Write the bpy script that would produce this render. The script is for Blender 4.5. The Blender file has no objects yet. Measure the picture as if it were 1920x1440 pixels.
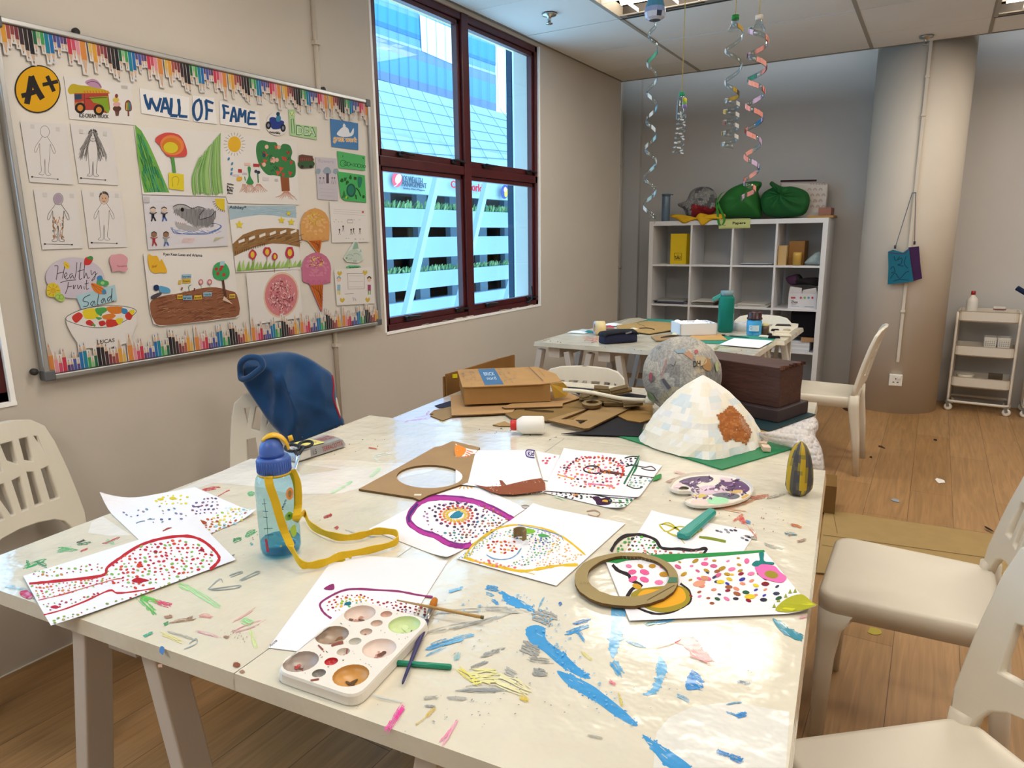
import bpy, bmesh, math, random
from mathutils import Vector, Matrix, noise
from mathutils.geometry import tessellate_polygon
sc = bpy.context.scene
COL = sc.collection
V = Vector
PI = math.pi
R = math.radians
rnd = random.Random(7)

# ------------------------------------------------------------------ camera
CAM = V((0, 0, 1.36))
FPX = 1302.82
def cam_axes(yaw, pitch, roll):
    F = V((math.sin(yaw) * math.cos(pitch), math.cos(yaw) * math.cos(pitch), -math.sin(pitch)))
    Rt = V((math.cos(yaw), -math.sin(yaw), 0))
    D = F.cross(Rt)
    c, s = math.cos(roll), math.sin(roll)
    return c * Rt + s * D, -s * Rt + c * D, F
AX, AY, AF = cam_axes(R(-31.16385), R(12.02096), R(0.74598))
cam = bpy.data.objects.new('camera', bpy.data.cameras.new('camera'))
COL.objects.link(cam)
cam.data.sensor_width = 36
cam.data.lens = 36 * FPX / 1920
cam.data.clip_start = 0.02
m = Matrix((AX, -AY, -AF)).transposed().to_4x4()
m.translation = CAM
cam.matrix_world = m
sc.camera = cam

# ------------------------------------------------------------------ light and exposure
w = bpy.data.worlds.new('sky'); sc.world = w; w.use_nodes = True
nt = w.node_tree
bg = nt.nodes['Background']
bg.inputs[0].default_value = (0.72, 0.88, 1.0, 1)
bg.inputs[1].default_value = 5.0
sun = bpy.data.objects.new('sun', bpy.data.lights.new('sun', 'SUN'))
COL.objects.link(sun)
sun.data.energy = 0.8; sun.data.angle = R(3); sun.data.color = (1, .97, .9)
sun.rotation_euler = V((-0.75, 0.25, -0.62)).to_track_quat('-Z', 'Y').to_euler()
sc.view_settings.view_transform = 'Standard'
sc.view_settings.look = 'None'
sc.view_settings.gamma = 1
sc.view_settings.exposure = -0.08
sc.view_settings.use_curve_mapping = False
sc.cycles.use_denoising = True
sc.cycles.max_bounces = 8
sc.cycles.diffuse_bounces = 4
sc.cycles.transparent_max_bounces = 12
sc.cycles.transmission_bounces = 8
sc.cycles.sample_clamp_indirect = 6
sc.cycles.caustics_reflective = False
sc.cycles.caustics_refractive = False
LAMP_STRENGTH = 8.0
LAMP_W = 15.0

# ------------------------------------------------------------------ picking points on real planes
def ray(x, y):
    return (AX * ((x - 960) / FPX) + AY * ((y - 720) / FPX) + AF)
def onz(x, y, z):
    d = ray(x, y); return CAM + d * ((z - CAM.z) / d.z)
def onx(x, y, X):
    d = ray(x, y); return CAM + d * ((X - CAM.x) / d.x)
def ony(x, y, Y):
    d = ray(x, y); return CAM + d * ((Y - CAM.y) / d.y)
def onp(x, y, P, N):
    d = ray(x, y); return CAM + d * ((V(P) - CAM).dot(N) / d.dot(N))

# ------------------------------------------------------------------ materials
def srgb(c):
    if isinstance(c, str):
        c = c.lstrip('#'); c = [int(c[i:i + 2], 16) / 255 for i in (0, 2, 4)]
    return tuple((x / 12.92 if x <= .04045 else ((x + .055) / 1.055) ** 2.4) for x in c)
MATS = {}
def mat(name, col=None, rough=.5, metal=0, spec=.5, trans=0, alpha=1, bump=0, bscale=40, bdist=.002, vary=0, vscale=6, col2=None,
        emit=0, ior=1.45, coat=0, stretch=None, sheen=0, sub=0):
    """procedural material; col None = take the mesh's own colour attribute"""
    if name in MATS: return MATS[name]
    m = bpy.data.materials.new(name); m.use_nodes = True; MATS[name] = m
    n, l = m.node_tree.nodes, m.node_tree.links
    b = n['Principled BSDF']
    b.inputs['Roughness'].default_value = rough
    b.inputs['Metallic'].default_value = metal
    b.inputs['Specular IOR Level'].default_value = spec
    b.inputs['Transmission Weight'].default_value = trans
    b.inputs['Alpha'].default_value = alpha
    b.inputs['IOR'].default_value = ior
    b.inputs['Coat Weight'].default_value = coat
    b.inputs['Coat Roughness'].default_value = .08
    b.inputs['Sheen Weight'].default_value = sheen
    tc = n.new('ShaderNodeTexCoord')
    mp = n.new('ShaderNodeMapping'); l.new(tc.outputs['Object'], mp.inputs[0])
    if stretch: mp.inputs['Scale'].default_value = stretch
    if col is None:
        a = n.new('ShaderNodeAttribute'); a.attribute_name = 'Col'; out = a.outputs['Color']
    else:
        rg = n.new('ShaderNodeRGB'); rg.outputs[0].default_value = (*srgb(col), 1); out = rg.outputs[0]
    if vary or col2:
        nz = n.new('ShaderNodeTexNoise'); nz.inputs['Scale'].default_value = vscale; nz.inputs['Detail'].default_value = 6
        l.new(mp.outputs[0], nz.inputs['Vector'])
        mr = n.new('ShaderNodeMapRange'); mr.inputs[1].default_value = .35; mr.inputs[2].default_value = .65
        l.new(nz.outputs['Fac'], mr.inputs[0])
        mx = n.new('ShaderNodeMix'); mx.data_type = 'RGBA'
        l.new(mr.outputs[0], mx.inputs[0]); l.new(out, mx.inputs[6])
        if col2: mx.inputs[7].default_value = (*srgb(col2), 1)
        else:
            mr.inputs[4].default_value = 1
            hs = n.new('ShaderNodeHueSaturation'); hs.inputs['Value'].default_value = 1 - vary
            l.new(out, hs.inputs['Color']); l.new(hs.outputs[0], mx.inputs[7])
        out = mx.outputs[2]
    l.new(out, b.inputs['Base Color'])
    if emit:
        l.new(out, b.inputs['Emission Color']); b.inputs['Emission Strength'].default_value = emit
    if bump:
        nb = n.new('ShaderNodeTexNoise'); nb.inputs['Scale'].default_value = bscale; nb.inputs['Detail'].default_value = 4
        l.new(mp.outputs[0], nb.inputs['Vector'])
        bp = n.new('ShaderNodeBump'); bp.inputs['Strength'].default_value = bump; bp.inputs['Distance'].default_value = bdist
        l.new(nb.outputs['Fac'], bp.inputs['Height']); l.new(bp.outputs[0], b.inputs['Normal'])
    return m

# ------------------------------------------------------------------ mesh builder
def wloc(o):
    return V(o.location) + (wloc(o.parent) if o.parent else V((0, 0, 0)))
class MB:
    def __init__(s, col='#ffffff'):
        s.v = []; s.f = []; s.c = []; s.mi = []; s.sm = []; s.col = col; s.m = 0; s.smooth = False
    def face(s, idx, col=None):
        s.f.append(tuple(idx)); s.c.append(col or s.col); s.mi.append(s.m); s.sm.append(s.smooth)
    def poly(s, pts, col=None):
        k = len(s.v); s.v += [V(p) for p in pts]; s.face(range(k, k + len(pts)), col)
    def box(s, c, size, rot=None, col=None, taper=1):
        M = rot if isinstance(rot, Matrix) else (Matrix.Rotation(rot, 3, 'Z') if rot else Matrix.Identity(3))
        k = len(s.v); c = V(c)
        for z in (-1, 1):
            t = taper if z > 0 else 1
            for x, y in ((-1, -1), (1, -1), (1, 1), (-1, 1)):
                s.v.append(c + M @ V((x * size[0] / 2 * t, y * size[1] / 2 * t, z * size[2] / 2)))
        for q in ((3, 2, 1, 0), (4, 5, 6, 7), (0, 1, 5, 4), (1, 2, 6, 5), (2, 3, 7, 6), (3, 0, 4, 7)):
            s.face([k + i for i in q], col)
        return s
    def span(s, a, b, col=None):
        a, b = V(a), V(b); return s.box((a + b) / 2, [abs(x) for x in (b - a)], None, col)
    def bar(s, a, b, w, h=None, col=None, up=(0, 0, 1), w2=None, h2=None):
        """rectangular bar from a to b"""
        a, b = V(a), V(b); h = h or w; w2 = w2 or w; h2 = h2 or h
        d = (b - a).normalized(); x = d.cross(V(up))
        if x.length < 1e-4: x = d.cross(V((0, 1, 0)))
        x.normalize(); y = x.cross(d); k = len(s.v)
        for p, ww, hh in ((a, w, h), (b, w2, h2)):
            for i, j in ((-1, -1), (1, -1), (1, 1), (-1, 1)): s.v.append(p + x * i * ww / 2 + y * j * hh / 2)
        for q in ((3, 2, 1, 0), (4, 5, 6, 7), (0, 1, 5, 4), (1, 2, 6, 5), (2, 3, 7, 6), (3, 0, 4, 7)): s.face([k + i for i in q], col)
        return s
    def loft(s, rings, cap=True, col=None, closed=True):
        k = len(s.v); n = len(rings[0])
        for r_ in rings: s.v += [V(p) for p in r_]
        for i in range(len(rings) - 1):
            for j in range(n if closed else n - 1):
                a = k + i * n + j; b = k + i * n + (j + 1) % n
                s.face((a, b, b + n, a + n), col)
        if cap and closed:
            s.face([k + j for j in range(n)][::-1], col); s.face([k + (len(rings) - 1) * n + j for j in range(n)], col)
        return s
    def lathe(s, prof, c=(0, 0, 0), n=24, M=None, col=None, cap=True):
        c = V(c); M = M or Matrix.Identity(3)
        return s.loft([[c + M @ V((r_ * math.cos(2 * PI * j / n), r_ * math.sin(2 * PI * j / n), z)) for j in range(n)] for r_, z in prof], cap, col)
    def tube(s, path, r_, n=8, col=None, cap=True):
        path = [V(p) for p in path]; rings = []; prev = None
        for i, p in enumerate(path):
            d = (path[min(i + 1, len(path) - 1)] - path[max(i - 1, 0)]).normalized()
            if prev is None:
                x = d.orthogonal().normalized()
            else:
                x = (prev - d * prev.dot(d)).normalized()
            prev = x; y = d.cross(x); rr = r_[i] if isinstance(r_, (list, tuple)) else r_
            rings.append([p + (x * math.cos(2 * PI * j / n) + y * math.sin(2 * PI * j / n)) * rr for j in range(n)])
        return s.loft(rings, cap, col)
    def ribbon(s, path, width, wdir, col=None, th=.0008):
        """flat strap of given width direction(s)"""
        path = [V(p) for p in path]; rings = []
        for i, p in enumerate(path):
            d = (path[min(i + 1, len(path) - 1)] - path[max(i - 1, 0)]).normalized()
            wd = V(wdir[i] if isinstance(wdir, list) else wdir).normalized(); nn = d.cross(wd).normalized()
            ww = width[i] if isinstance(width, list) else width
            rings.append([p - wd * ww / 2 - nn * th, p + wd * ww / 2 - nn * th, p + wd * ww / 2 + nn * th, p - wd * ww / 2 + nn * th])
        return s.loft(rings, True, col)
    def prism(s, pts, vec, col=None, holes=()):
        """extrude a planar outline (with holes) along vec"""
        vec = V(vec); loops = [[V(p) for p in pts]] + [[V(p) for p in h] for h in holes]
        flat = [p for lp in loops for p in lp]; k = len(s.v); n = len(flat)
        s.v += flat + [p + vec for p in flat]
        for t in tessellate_polygon(loops):
            s.face([k + i for i in t], col); s.face([k + n + i for i in t][::-1], col)
        o = 0
        for lp in loops:
            for i in range(len(lp)):
                a = k + o + i; b = k + o + (i + 1) % len(lp); s.face((a, b, b + n, a + n), col)
            o += len(lp)
        return s
    def sheet(s, pts, col=None, nrm=(0, 0, 1), th=.0012):
        return s.prism(pts, V(nrm) * th, col)
    def build(s, name, ma, parent=None, loc=None, bevel=0, subsurf=0, seg=2, solid=0, fixn=True, origin=None):
        me = bpy.data.meshes.new(name)
        if not s.v: s.v = [V((0, 0, 0))]
        lo = V([min(p[i] for p in s.v) for i in range(3)]); hi = V([max(p[i] for p in s.v) for i in range(3)])
        O = V(origin) if origin is not None else V(((lo.x + hi.x) / 2, (lo.y + hi.y) / 2, lo.z))
        me.from_pydata([p - O for p in s.v], [], s.f)
        mats = ma if isinstance(ma, (list, tuple)) else [ma]
        for q in mats: me.materials.append(q)
        if fixn:
            b = bmesh.new(); b.from_mesh(me); bmesh.ops.recalc_face_normals(b, faces=b.faces); b.to_mesh(me); b.free()
        a = me.color_attributes.new('Col', 'FLOAT_COLOR', 'CORNER'); buf = []; cache = {}
        for p in me.polygons:
            c = s.c[p.index]
            if c not in cache: cache[c] = (*srgb(c), 1.0)
            buf += cache[c] * p.loop_total
            p.material_index = s.mi[p.index]; p.use_smooth = s.sm[p.index]
        a.data.foreach_set('color', buf)
        o = bpy.data.objects.new(name, me); COL.objects.link(o)
        if parent:
            o.parent = parent; o.location = O - wloc(parent)
        else: o.location = O
        if loc is not None: o.location = loc
        if bevel:
            bv = o.modifiers.new('bevel', 'BEVEL'); bv.width = bevel; bv.segments = seg; bv.limit_method = 'ANGLE'; bv.angle_limit = R(35)
        if solid:
            so = o.modifiers.new('solid', 'SOLIDIFY'); so.thickness = solid; so.offset = -1
        if subsurf:
            ss = o.modifiers.new('sub', 'SUBSURF'); ss.levels = subsurf; ss.render_levels = subsurf
        return o

def tag(o, label=None, cat=None, group=None, kind=None):
    if label: o['label'] = label
    if cat: o['category'] = cat
    if group: o['group'] = group
    if kind: o['kind'] = kind
    return o
def thing(name, loc, label, cat, group=None):
    o = bpy.data.objects.new(name, None); o.empty_display_size = .05; COL.objects.link(o); o.location = loc
    return tag(o, label, cat, group)
def copy_tree(o, parent=None):
    c = o.copy(); COL.objects.link(c)
    if parent: c.parent = parent
    for ch in o.children: copy_tree(ch, c)
    return c
def structure(o): o['kind'] = 'structure'; return o

def rrect(w_, d, r_, z=0, n=6, c=(0, 0)):
    """rounded rectangle ring"""
    out = []
    for cx, cy, a0 in ((w_ / 2 - r_, d / 2 - r_, 0), (-w_ / 2 + r_, d / 2 - r_, 90), (-w_ / 2 + r_, -d / 2 + r_, 180), (w_ / 2 - r_, -d / 2 + r_, 270)):
        for i in range(n + 1):
            a = R(a0 + 90 * i / n); out.append(V((c[0] + cx + r_ * math.cos(a), c[1] + cy + r_ * math.sin(a), z)))
    return out
def smooth_path(pts, n=6, closed=False):
    pts = [V(p) for p in pts]; out = []; L = len(pts)
    rng = range(L if closed else L - 1)
    for i in rng:
        p0 = pts[(i - 1) % L] if closed or i > 0 else pts[i]; p1 = pts[i]; p2 = pts[(i + 1) % L]
        p3 = pts[(i + 2) % L] if closed or i + 2 < L else p2
        for k in range(n):
            t = k / n
            out.append(.5 * ((2 * p1) + (p2 - p0) * t + (2 * p0 - 5 * p1 + 4 * p2 - p3) * t * t + (3 * p1 - p0 - 3 * p2 + p3) * t ** 3))
    if not closed: out.append(pts[-1])
    return out

# ------------------------------------------------------------------ drawings on a plane
GLY = {}
def glyph_mesh(txt):
    if txt in GLY: return GLY[txt]
    cu = bpy.data.curves.new('t', 'FONT'); cu.body = txt; cu.resolution_u = 3
    o = bpy.data.objects.new('t', cu); COL.objects.link(o)
    dg = bpy.context.evaluated_depsgraph_get(); me = o.evaluated_get(dg).to_mesh()
    vs = [(v.co.x, v.co.y) for v in me.vertices]; fs = [tuple(p.vertices) for p in me.polygons]
    o.to_mesh_clear(); bpy.data.objects.remove(o); bpy.data.curves.remove(cu)
    x0 = min(v[0] for v in vs); x1 = max(v[0] for v in vs); y0 = min(v[1] for v in vs); y1 = max(v[1] for v in vs)
    GLY[txt] = ([((x - x0) / (x1 - x0), (y - y0) / (y1 - y0)) for x, y in vs], fs); return GLY[txt]
class Canvas:
    """collects flat painted shapes; `at` maps 2-D drawing coordinates to a point of the sheet, `n` is the sheet's normal"""
    def __init__(s, at, n, step=6e-5, start=.0004, mb=None):
        s.at = at; s.n = V(n).normalized(); s.step = step; s.h = start; s.mb = mb or MB()
    def P(s, p): return s.at(p[0], p[1]) + s.n * s.h
    def up(s): s.h += s.step
    def poly(s, pts, col, same=False):
        if not same: s.up()
        q = [s.P(p) for p in pts]
        if len(q) <= 4: s.mb.poly(q, col); return
        k = len(s.mb.v); s.mb.v += q
        for t in tessellate_polygon([q]): s.mb.face([k + i for i in t], col)
    def blob(s, pts, col, sm=5): s.poly([tuple(p)[:2] for p in smooth_path([(a, b, 0) for a, b in pts], sm, True)], col)
    def ell(s, c, rx, ry=None, col='#000', rot=0, n=14, same=False, jit=0):
        ry = ry or rx; ca, sa = math.cos(rot), math.sin(rot); pts = []
        for i in range(n):
            a = 2 * PI * i / n; k = 1 + rnd.uniform(-jit, jit); x = rx * k * math.cos(a); y = ry * k * math.sin(a)
            pts.append((c[0] + x * ca - y * sa, c[1] + x * sa + y * ca))
        s.poly(pts, col, same)
    def line(s, pts, wd, col, sm=4, close=False, wj=0, same=False):
        """stroke; wd in drawing units"""
        if not same: s.up()
        if sm and len(pts) > 2: pts = [tuple(p)[:2] for p in smooth_path([(a, b, 0) for a, b in pts], sm, close)] + ([pts[0]] if close else [])
        elif close: pts = list(pts) + [pts[0]]
        L = []; Rr = []
        for i, p in enumerate(pts):
            a = pts[max(i - 1, 0)]; b = pts[min(i + 1, len(pts) - 1)]
            dx, dy = b[0] - a[0], b[1] - a[1]; ln = math.hypot(dx, dy) or 1; k = wd / 2 * (1 + rnd.uniform(-wj, wj))
            L.append(s.P((p[0] - dy / ln * k, p[1] + dx / ln * k))); Rr.append(s.P((p[0] + dy / ln * k, p[1] - dx / ln * k)))
        k = len(s.mb.v); n = len(L); s.mb.v += L + Rr
        for i in range(n - 1): s.mb.face((k + i, k + i + 1, k + n + i + 1, k + n + i), col)
    def text(s, txt, quad, col, bold=0):
        """quad: bottom-left, bottom-right, top-right, top-left"""
        vs, fs = glyph_mesh(txt); a, b, c, d = quad
        offs = [(0, 0)] if not bold else [(-bold, 0), (bold, 0), (0, -bold), (0, bold)]
        for ox, oy in offs:
            s.up(); k = len(s.mb.v)
            for u, v in vs:
                x = (1 - u) * (1 - v) * a[0] + u * (1 - v) * b[0] + u * v * c[0] + (1 - u) * v * d[0] + ox
                y = (1 - u) * (1 - v) * a[1] + u * (1 - v) * b[1] + u * v * c[1] + (1 - u) * v * d[1] + oy
                s.mb.v.append(s.P((x, y)))
            for f in fs: s.mb.face([k + i for i in f], col)
    def scribble(s, quad, n, wd, col, j=.03, along=True):
        """crayon hatching that fills a quad"""
        a, b, c, d = quad
        for i in range(n):
            t = (i + rnd.uniform(-.3, .3)) / max(n - 1, 1); t = min(max(t, 0), 1)
            e0, e1 = rnd.uniform(0, j * 3), 1 - rnd.uniform(0, j * 3)
            p = (a[0] + (d[0] - a[0]) * t, a[1] + (d[1] - a[1]) * t); q = (b[0] + (c[0] - b[0]) * t, b[1] + (c[1] - b[1]) * t)
            s.line([(p[0] + (q[0] - p[0]) * e0, p[1] + (q[1] - p[1]) * e0), (p[0] + (q[0] - p[0]) * e1, p[1] + (q[1] - p[1]) * e1)], wd, col if isinstance(col, str) else rnd.choice(col), 0)
def inpoly(p, poly):
    c = False; n = len(poly)
    for i in range(n):
        (x1, y1), (x2, y2) = poly[i], poly[(i + 1) % n]
        if (y1 > p[1]) != (y2 > p[1]) and p[0] < (x2 - x1) * (p[1] - y1) / (y2 - y1) + x1: c = not c
    return c
def dots(cv, poly, n, sz, cols, asp=.6, rot=0, jit=.4, r=rnd):
    """painted dots spread inside a polygon, no two on top of each other"""
    xs = [p[0] for p in poly]; ys = [p[1] for p in poly]; got = []; cv.up(); tries = 0
    while len(got) < n and tries < n * 40:
        tries += 1; p = (r.uniform(min(xs), max(xs)), r.uniform(min(ys), max(ys)))
        if not inpoly(p, poly): continue
        if any(abs(p[0] - q[0]) < sz * 1.7 and abs(p[1] - q[1]) < sz * 1.7 * asp + .5 for q in got): continue
        got.append(p); k = sz * .6 * (1 + r.uniform(-jit, jit))
        cv.ell(p, k, k * asp, r.choice(cols), rot + r.uniform(-.5, .5), 8, True)
    return got
# ------------------------------------------------------------------ room constants
X0 = -2.438; YC = 5.89; YB = 6.52; ZC = 2.629; TZ = .765
XR = 3.2; YF = -1.6
M_WALL = mat('painted_plaster', '#cdc5ba', .85, spec=.2, bump=.25, bscale=9, bdist=.004, vary=.06, vscale=1.6)
M_CEIL = mat('ceiling_tile', '#e0dcd5', .9, spec=.1, bump=.3, bscale=220, bdist=.0006, vary=.04, vscale=2)
M_BLACK = mat('black_plastic', '#15151a', .45)
M_WHITEP = mat('white_plastic', '#dcd5c6', .38, vary=.05, vscale=5)
M_V = mat('painted_shapes', None, .55)
M_VG = mat('glossy_painted_shapes', None, .3)
M_VM = mat('matt_painted_shapes', None, .9, spec=.15)
M_CHROME = mat('chrome', '#b8b8b8', .2, 1)
M_ALU = mat('aluminium', '#b9b9b8', .35, .9)

def glassmat(name, tint, gloss=.06, rough=.02):
    if name in MATS: return MATS[name]
    m = bpy.data.materials.new(name); m.use_nodes = True; MATS[name] = m
    n, l = m.node_tree.nodes, m.node_tree.links
    n.remove(n['Principled BSDF']); o = n['Material Output']
    t = n.new('ShaderNodeBsdfTransparent'); t.inputs[0].default_value = (*srgb(tint), 1)
    g = n.new('ShaderNodeBsdfGlossy'); g.inputs[1].default_value = rough
    fr = n.new('ShaderNodeLayerWeight'); fr.inputs[0].default_value = .25
    mr = n.new('ShaderNodeMapRange'); mr.inputs[3].default_value = gloss; mr.inputs[4].default_value = .4
    l.new(fr.outputs['Facing'], mr.inputs[0])
    pw = n.new('ShaderNodeMath'); pw.operation = 'POWER'; pw.inputs[1].default_value = 1.6
    l.new(mr.outputs[0], pw.inputs[0])
    x = n.new('ShaderNodeMixShader'); l.new(pw.outputs[0], x.inputs[0]); l.new(t.outputs[0], x.inputs[1]); l.new(g.outputs[0], x.inputs[2])
    l.new(x.outputs[0], o.inputs[0]); return m
M_GLASS = glassmat('window_glass', '#d3ecfb', .02)

# floor: wood-look planks
def floor_mat():
    m = bpy.data.materials.new('wood_laminate'); m.use_nodes = True
    n, l = m.node_tree.nodes, m.node_tree.links; b = n['Principled BSDF']
    tc = n.new('ShaderNodeTexCoord'); mp = n.new('ShaderNodeMapping'); l.new(tc.outputs['Object'], mp.inputs[0])
    mp.inputs['Rotation'].default_value = (0, 0, R(90)); 
    br = n.new('ShaderNodeTexBrick'); l.new(mp.outputs[0], br.inputs[0]); br.offset = .37
    br.inputs['Scale'].default_value = 1; br.inputs['Brick Width'].default_value = 1.22; br.inputs['Row Height'].default_value = .19
    br.inputs['Mortar Size'].default_value = .0012; br.inputs['Bias'].default_value = 0
    br.inputs['Color1'].default_value = (*srgb('#ab855a'), 1); br.inputs['Color2'].default_value = (*srgb('#9d784d'), 1); br.inputs['Mortar'].default_value = (*srgb('#6d4f37'), 1)
    mp2 = n.new('ShaderNodeMapping'); l.new(mp.outputs[0], mp2.inputs[0]); mp2.inputs['Scale'].default_value = (1.3, 22, 1)
    nz = n.new('ShaderNodeTexNoise'); nz.inputs['Scale'].default_value = 2.2; nz.inputs['Detail'].default_value = 8; nz.inputs['Distortion'].default_value = 1.2
    l.new(mp2.outputs[0], nz.inputs[0])
    cr = n.new('ShaderNodeMapRange'); cr.inputs[1].default_value = .3; cr.inputs[2].default_value = .7; cr.inputs[3].default_value = .78; cr.inputs[4].default_value = 1.12
    l.new(nz.outputs['Fac'], cr.inputs[0])
    mx = n.new('ShaderNodeMix'); mx.data_type = 'RGBA'; mx.blend_type = 'MULTIPLY'; mx.inputs[0].default_value = 1
    l.new(br.outputs['Color'], mx.inputs[6]); l.new(cr.outputs[0], mx.inputs[7]); l.new(mx.outputs[2], b.inputs['Base Color'])
    b.inputs['Roughness'].default_value = .42; b.inputs['Specular IOR Level'].default_value = .35
    return m
MB().span((X0 - .5, YF - .2, -.1), (XR, YB + .2, 0)).build('floor', floor_mat(), origin=(0, 0, 0))
structure(bpy.data.objects['floor'])

# ------------------------------------------------------------------ walls
def wall_yz(x0, x1, y0, y1, z0, z1, holes, mb):
    """wall slab in the y-z plane with rectangular openings (y0,y1,z0,z1), cut into boxes"""
    ys = sorted({y0, y1, *[h[0] for h in holes], *[h[1] for h in holes]})
    for a, b in zip(ys, ys[1:]):
        hs = [h for h in holes if h[0] <= a and h[1] >= b]
        if not hs: mb.span((x0, a, z0), (x1, b, z1))
        for h in hs: mb.span((x0, a, z0), (x1, b, h[2])); mb.span((x0, a, h[3]), (x1, b, z1))
W1 = (2.766, 4.437, .872, 2.606)
W2 = (-.70, 1.004, .872, 2.606)
mb = MB(); wall_yz(X0 - .2, X0, YF, YC, 0, 3.1, [W1, W2], mb)
structure(mb.build('wall_left', M_WALL, origin=(X0, 0, 0)))
mb = MB(); mb.span((X0 - .7, YB, 0), (XR + .2, YB + .15, 3.1)); mb.span((X0 - .75, YC, 0), (X0 - .6, YB, 3.1)); mb.span((X0 - .7, YC - .15, 0), (X0 - .2, YC, 3.1))
px = ony(1197, 400, YB - .05).x
mb.span((X0 - .6, YB - .05, 0), (px, YB, 3.1))
structure(mb.build('wall_back', mat('cool_plaster', '#c5c3c1', .85, spec=.2, bump=.25, bscale=9, bdist=.004, vary=.05, vscale=1.6), origin=(0, YB, 0)))
structure(MB().span((XR, YF, 0), (XR + .15, YB, 3.1)).build('wall_right', M_WALL, origin=(XR, 0, 0)))
structure(MB().span((X0 - .2, YF - .15, 0), (XR + .15, YF, 3.1)).build('wall_front', M_WALL, origin=(0, YF, 0)))
structure(MB().span((X0 - .75, YC - .6, 3.1), (XR + .15, YB + .15, 3.2)).build('ceiling_slab', M_WALL))
mb = MB(); mb.smooth = True; mb.lathe([(.314, 0), (.314, 3.1)], (-.207, 6.206, 0), 64)
structure(mb.build('pillar', mat('pillar_paint', '#d3cabd', .8, spec=.2, bump=.2, bscale=8, bdist=.003, vary=.04, vscale=2), origin=(-.207, 6.206, 0)))

# ceiling: tiles laid in a grid of metal bars
xb = [X0, -1.766, -.537, .157, 1.386, 2.615, XR]
yb = [YF] + [4.24 - .614 * k for k in range(9, -1, -1)] + [4.854, 5.468, YC]
TROFF = [(1, 3.626), (1, 3.626 - 4 * .614), (1, 3.626 - 8 * .614), (3, 3.626 - .614), (3, 3.626 - 5 * .614), (3, 3.626 + .614 * 2), (4, 3.626 - 3 * .614)]
mb = MB(); mb.span((X0, YF, ZC + .11), (XR, YC, ZC + .13), '#3c3733')
mb.span((X0, YC - .012, ZC - .004), (XR, YC, ZC + .06), '#8f887d')
for i in range(len(xb) - 1):
    for j in range(len(yb) - 1):
        if any(t[0] == i and abs(t[1] - yb[j]) < .02 for t in TROFF): continue
        a, b_ = xb[i], xb[i + 1]; c, d = yb[j], yb[j + 1]; dz = rnd.uniform(-.0015, .0025)
        mb.span((a + .005, c + .0035, ZC + dz), (b_ - .005, d - .0035, ZC + .015), '#e6e2db' if (i * 3 + j) % 4 else '#dfdbd3')
for x in xb[1:-1]: mb.span((x - .011, YF, ZC - .003), (x + .011, YC, ZC + .004), '#a39b8e')
mb.span((X0, YF, ZC - .002), (X0 + .018, YC, ZC + .02), '#8a8377')
structure(mb.build('ceiling', mat('ceiling_paint', None, .9, spec=.1, bump=.3, bscale=220, bdist=.0006, vary=.05, vscale=1.5), origin=(0, 0, ZC)))

# recessed louvre lights in the grid
M_TUBE = mat('lamp_tube', '#fff1dc', .5, emit=LAMP_STRENGTH)
M_LOUV = mat('louvre', '#f4f2ee', .5)
for k, (i, y) in enumerate(TROFF):
    a, b_ = xb[i] + .02, xb[i + 1] - .02; y0, y1 = y + .02, y + .594; L = b_ - a
    t = thing('ceiling_light', ((a + b_) / 2, (y0 + y1) / 2, ZC), 'recessed louvre light above the hanging spirals, cut by the top edge' if k == 0 else 'recessed louvre light in the ceiling, outside the picture', 'ceiling light', 'recessed ceiling lights')
    m = MB('#3c3733'); m.span((a - .02, y0 - .02, ZC - .008), (b_ + .02, y0, ZC + .06)); m.span((a - .02, y1, ZC - .008), (b_ + .02, y1 + .02, ZC + .06))
    m.span((a - .02, y0, ZC - .008), (a, y1, ZC + .06), '#a39b8e'); m.span((b_, y0, ZC - .008), (b_ + .02, y1, ZC + .06), '#a39b8e'); m.span((a, y0, ZC + .09), (b_, y1, ZC + .1), '#eeeeee')
    m.span((a, y1 - .05, ZC - .006), (b_, y1, ZC + .0), '#8d8579'); m.span((a + .04, y1 - .035, ZC - .0065), (a + L * .42, y1 - .018, ZC - .005), '#2a2623'); m.span((a + L * .5, y1 - .035, ZC - .0065), (b_ - .06, y1 - .018, ZC - .005), '#2a2623')
    m.build('housing', M_V, t)
    m = MB(); m.smooth = True
    for q in range(3):
        yy = y0 + .1 + q * (y1 - y0 - .2) / 2; m.tube([(a + .03, yy, ZC + .06), (b_ - .03, yy, ZC + .06)], .024, 10)
    m.build('lamp_tube', M_TUBE, t)
    m = MB()
    for q in range(1, 2): yy = y0 + (y1 - .05 - y0) * q / 2; m.span((a, yy - .002, ZC - .004), (b_, yy + .002, ZC + .022))
    for q in range(1, 10): xx = a + L * q / 10; m.span((xx - .0015, y0, ZC - .004), (xx + .0015, y1 - .05, ZC + .018))
    m.build('louvre', M_LOUV, t)
    li = bpy.data.objects.new('lamp_glow', bpy.data.lights.new('lamp_glow', 'AREA')); COL.objects.link(li)
    li.data.shape = 'RECTANGLE'; li.data.size = L - .1; li.data.size_y = .5; li.data.energy = LAMP_W; li.data.color = (1, .93, .83)
    li.parent = t; li.location = (0, 0, -.012)

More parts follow.
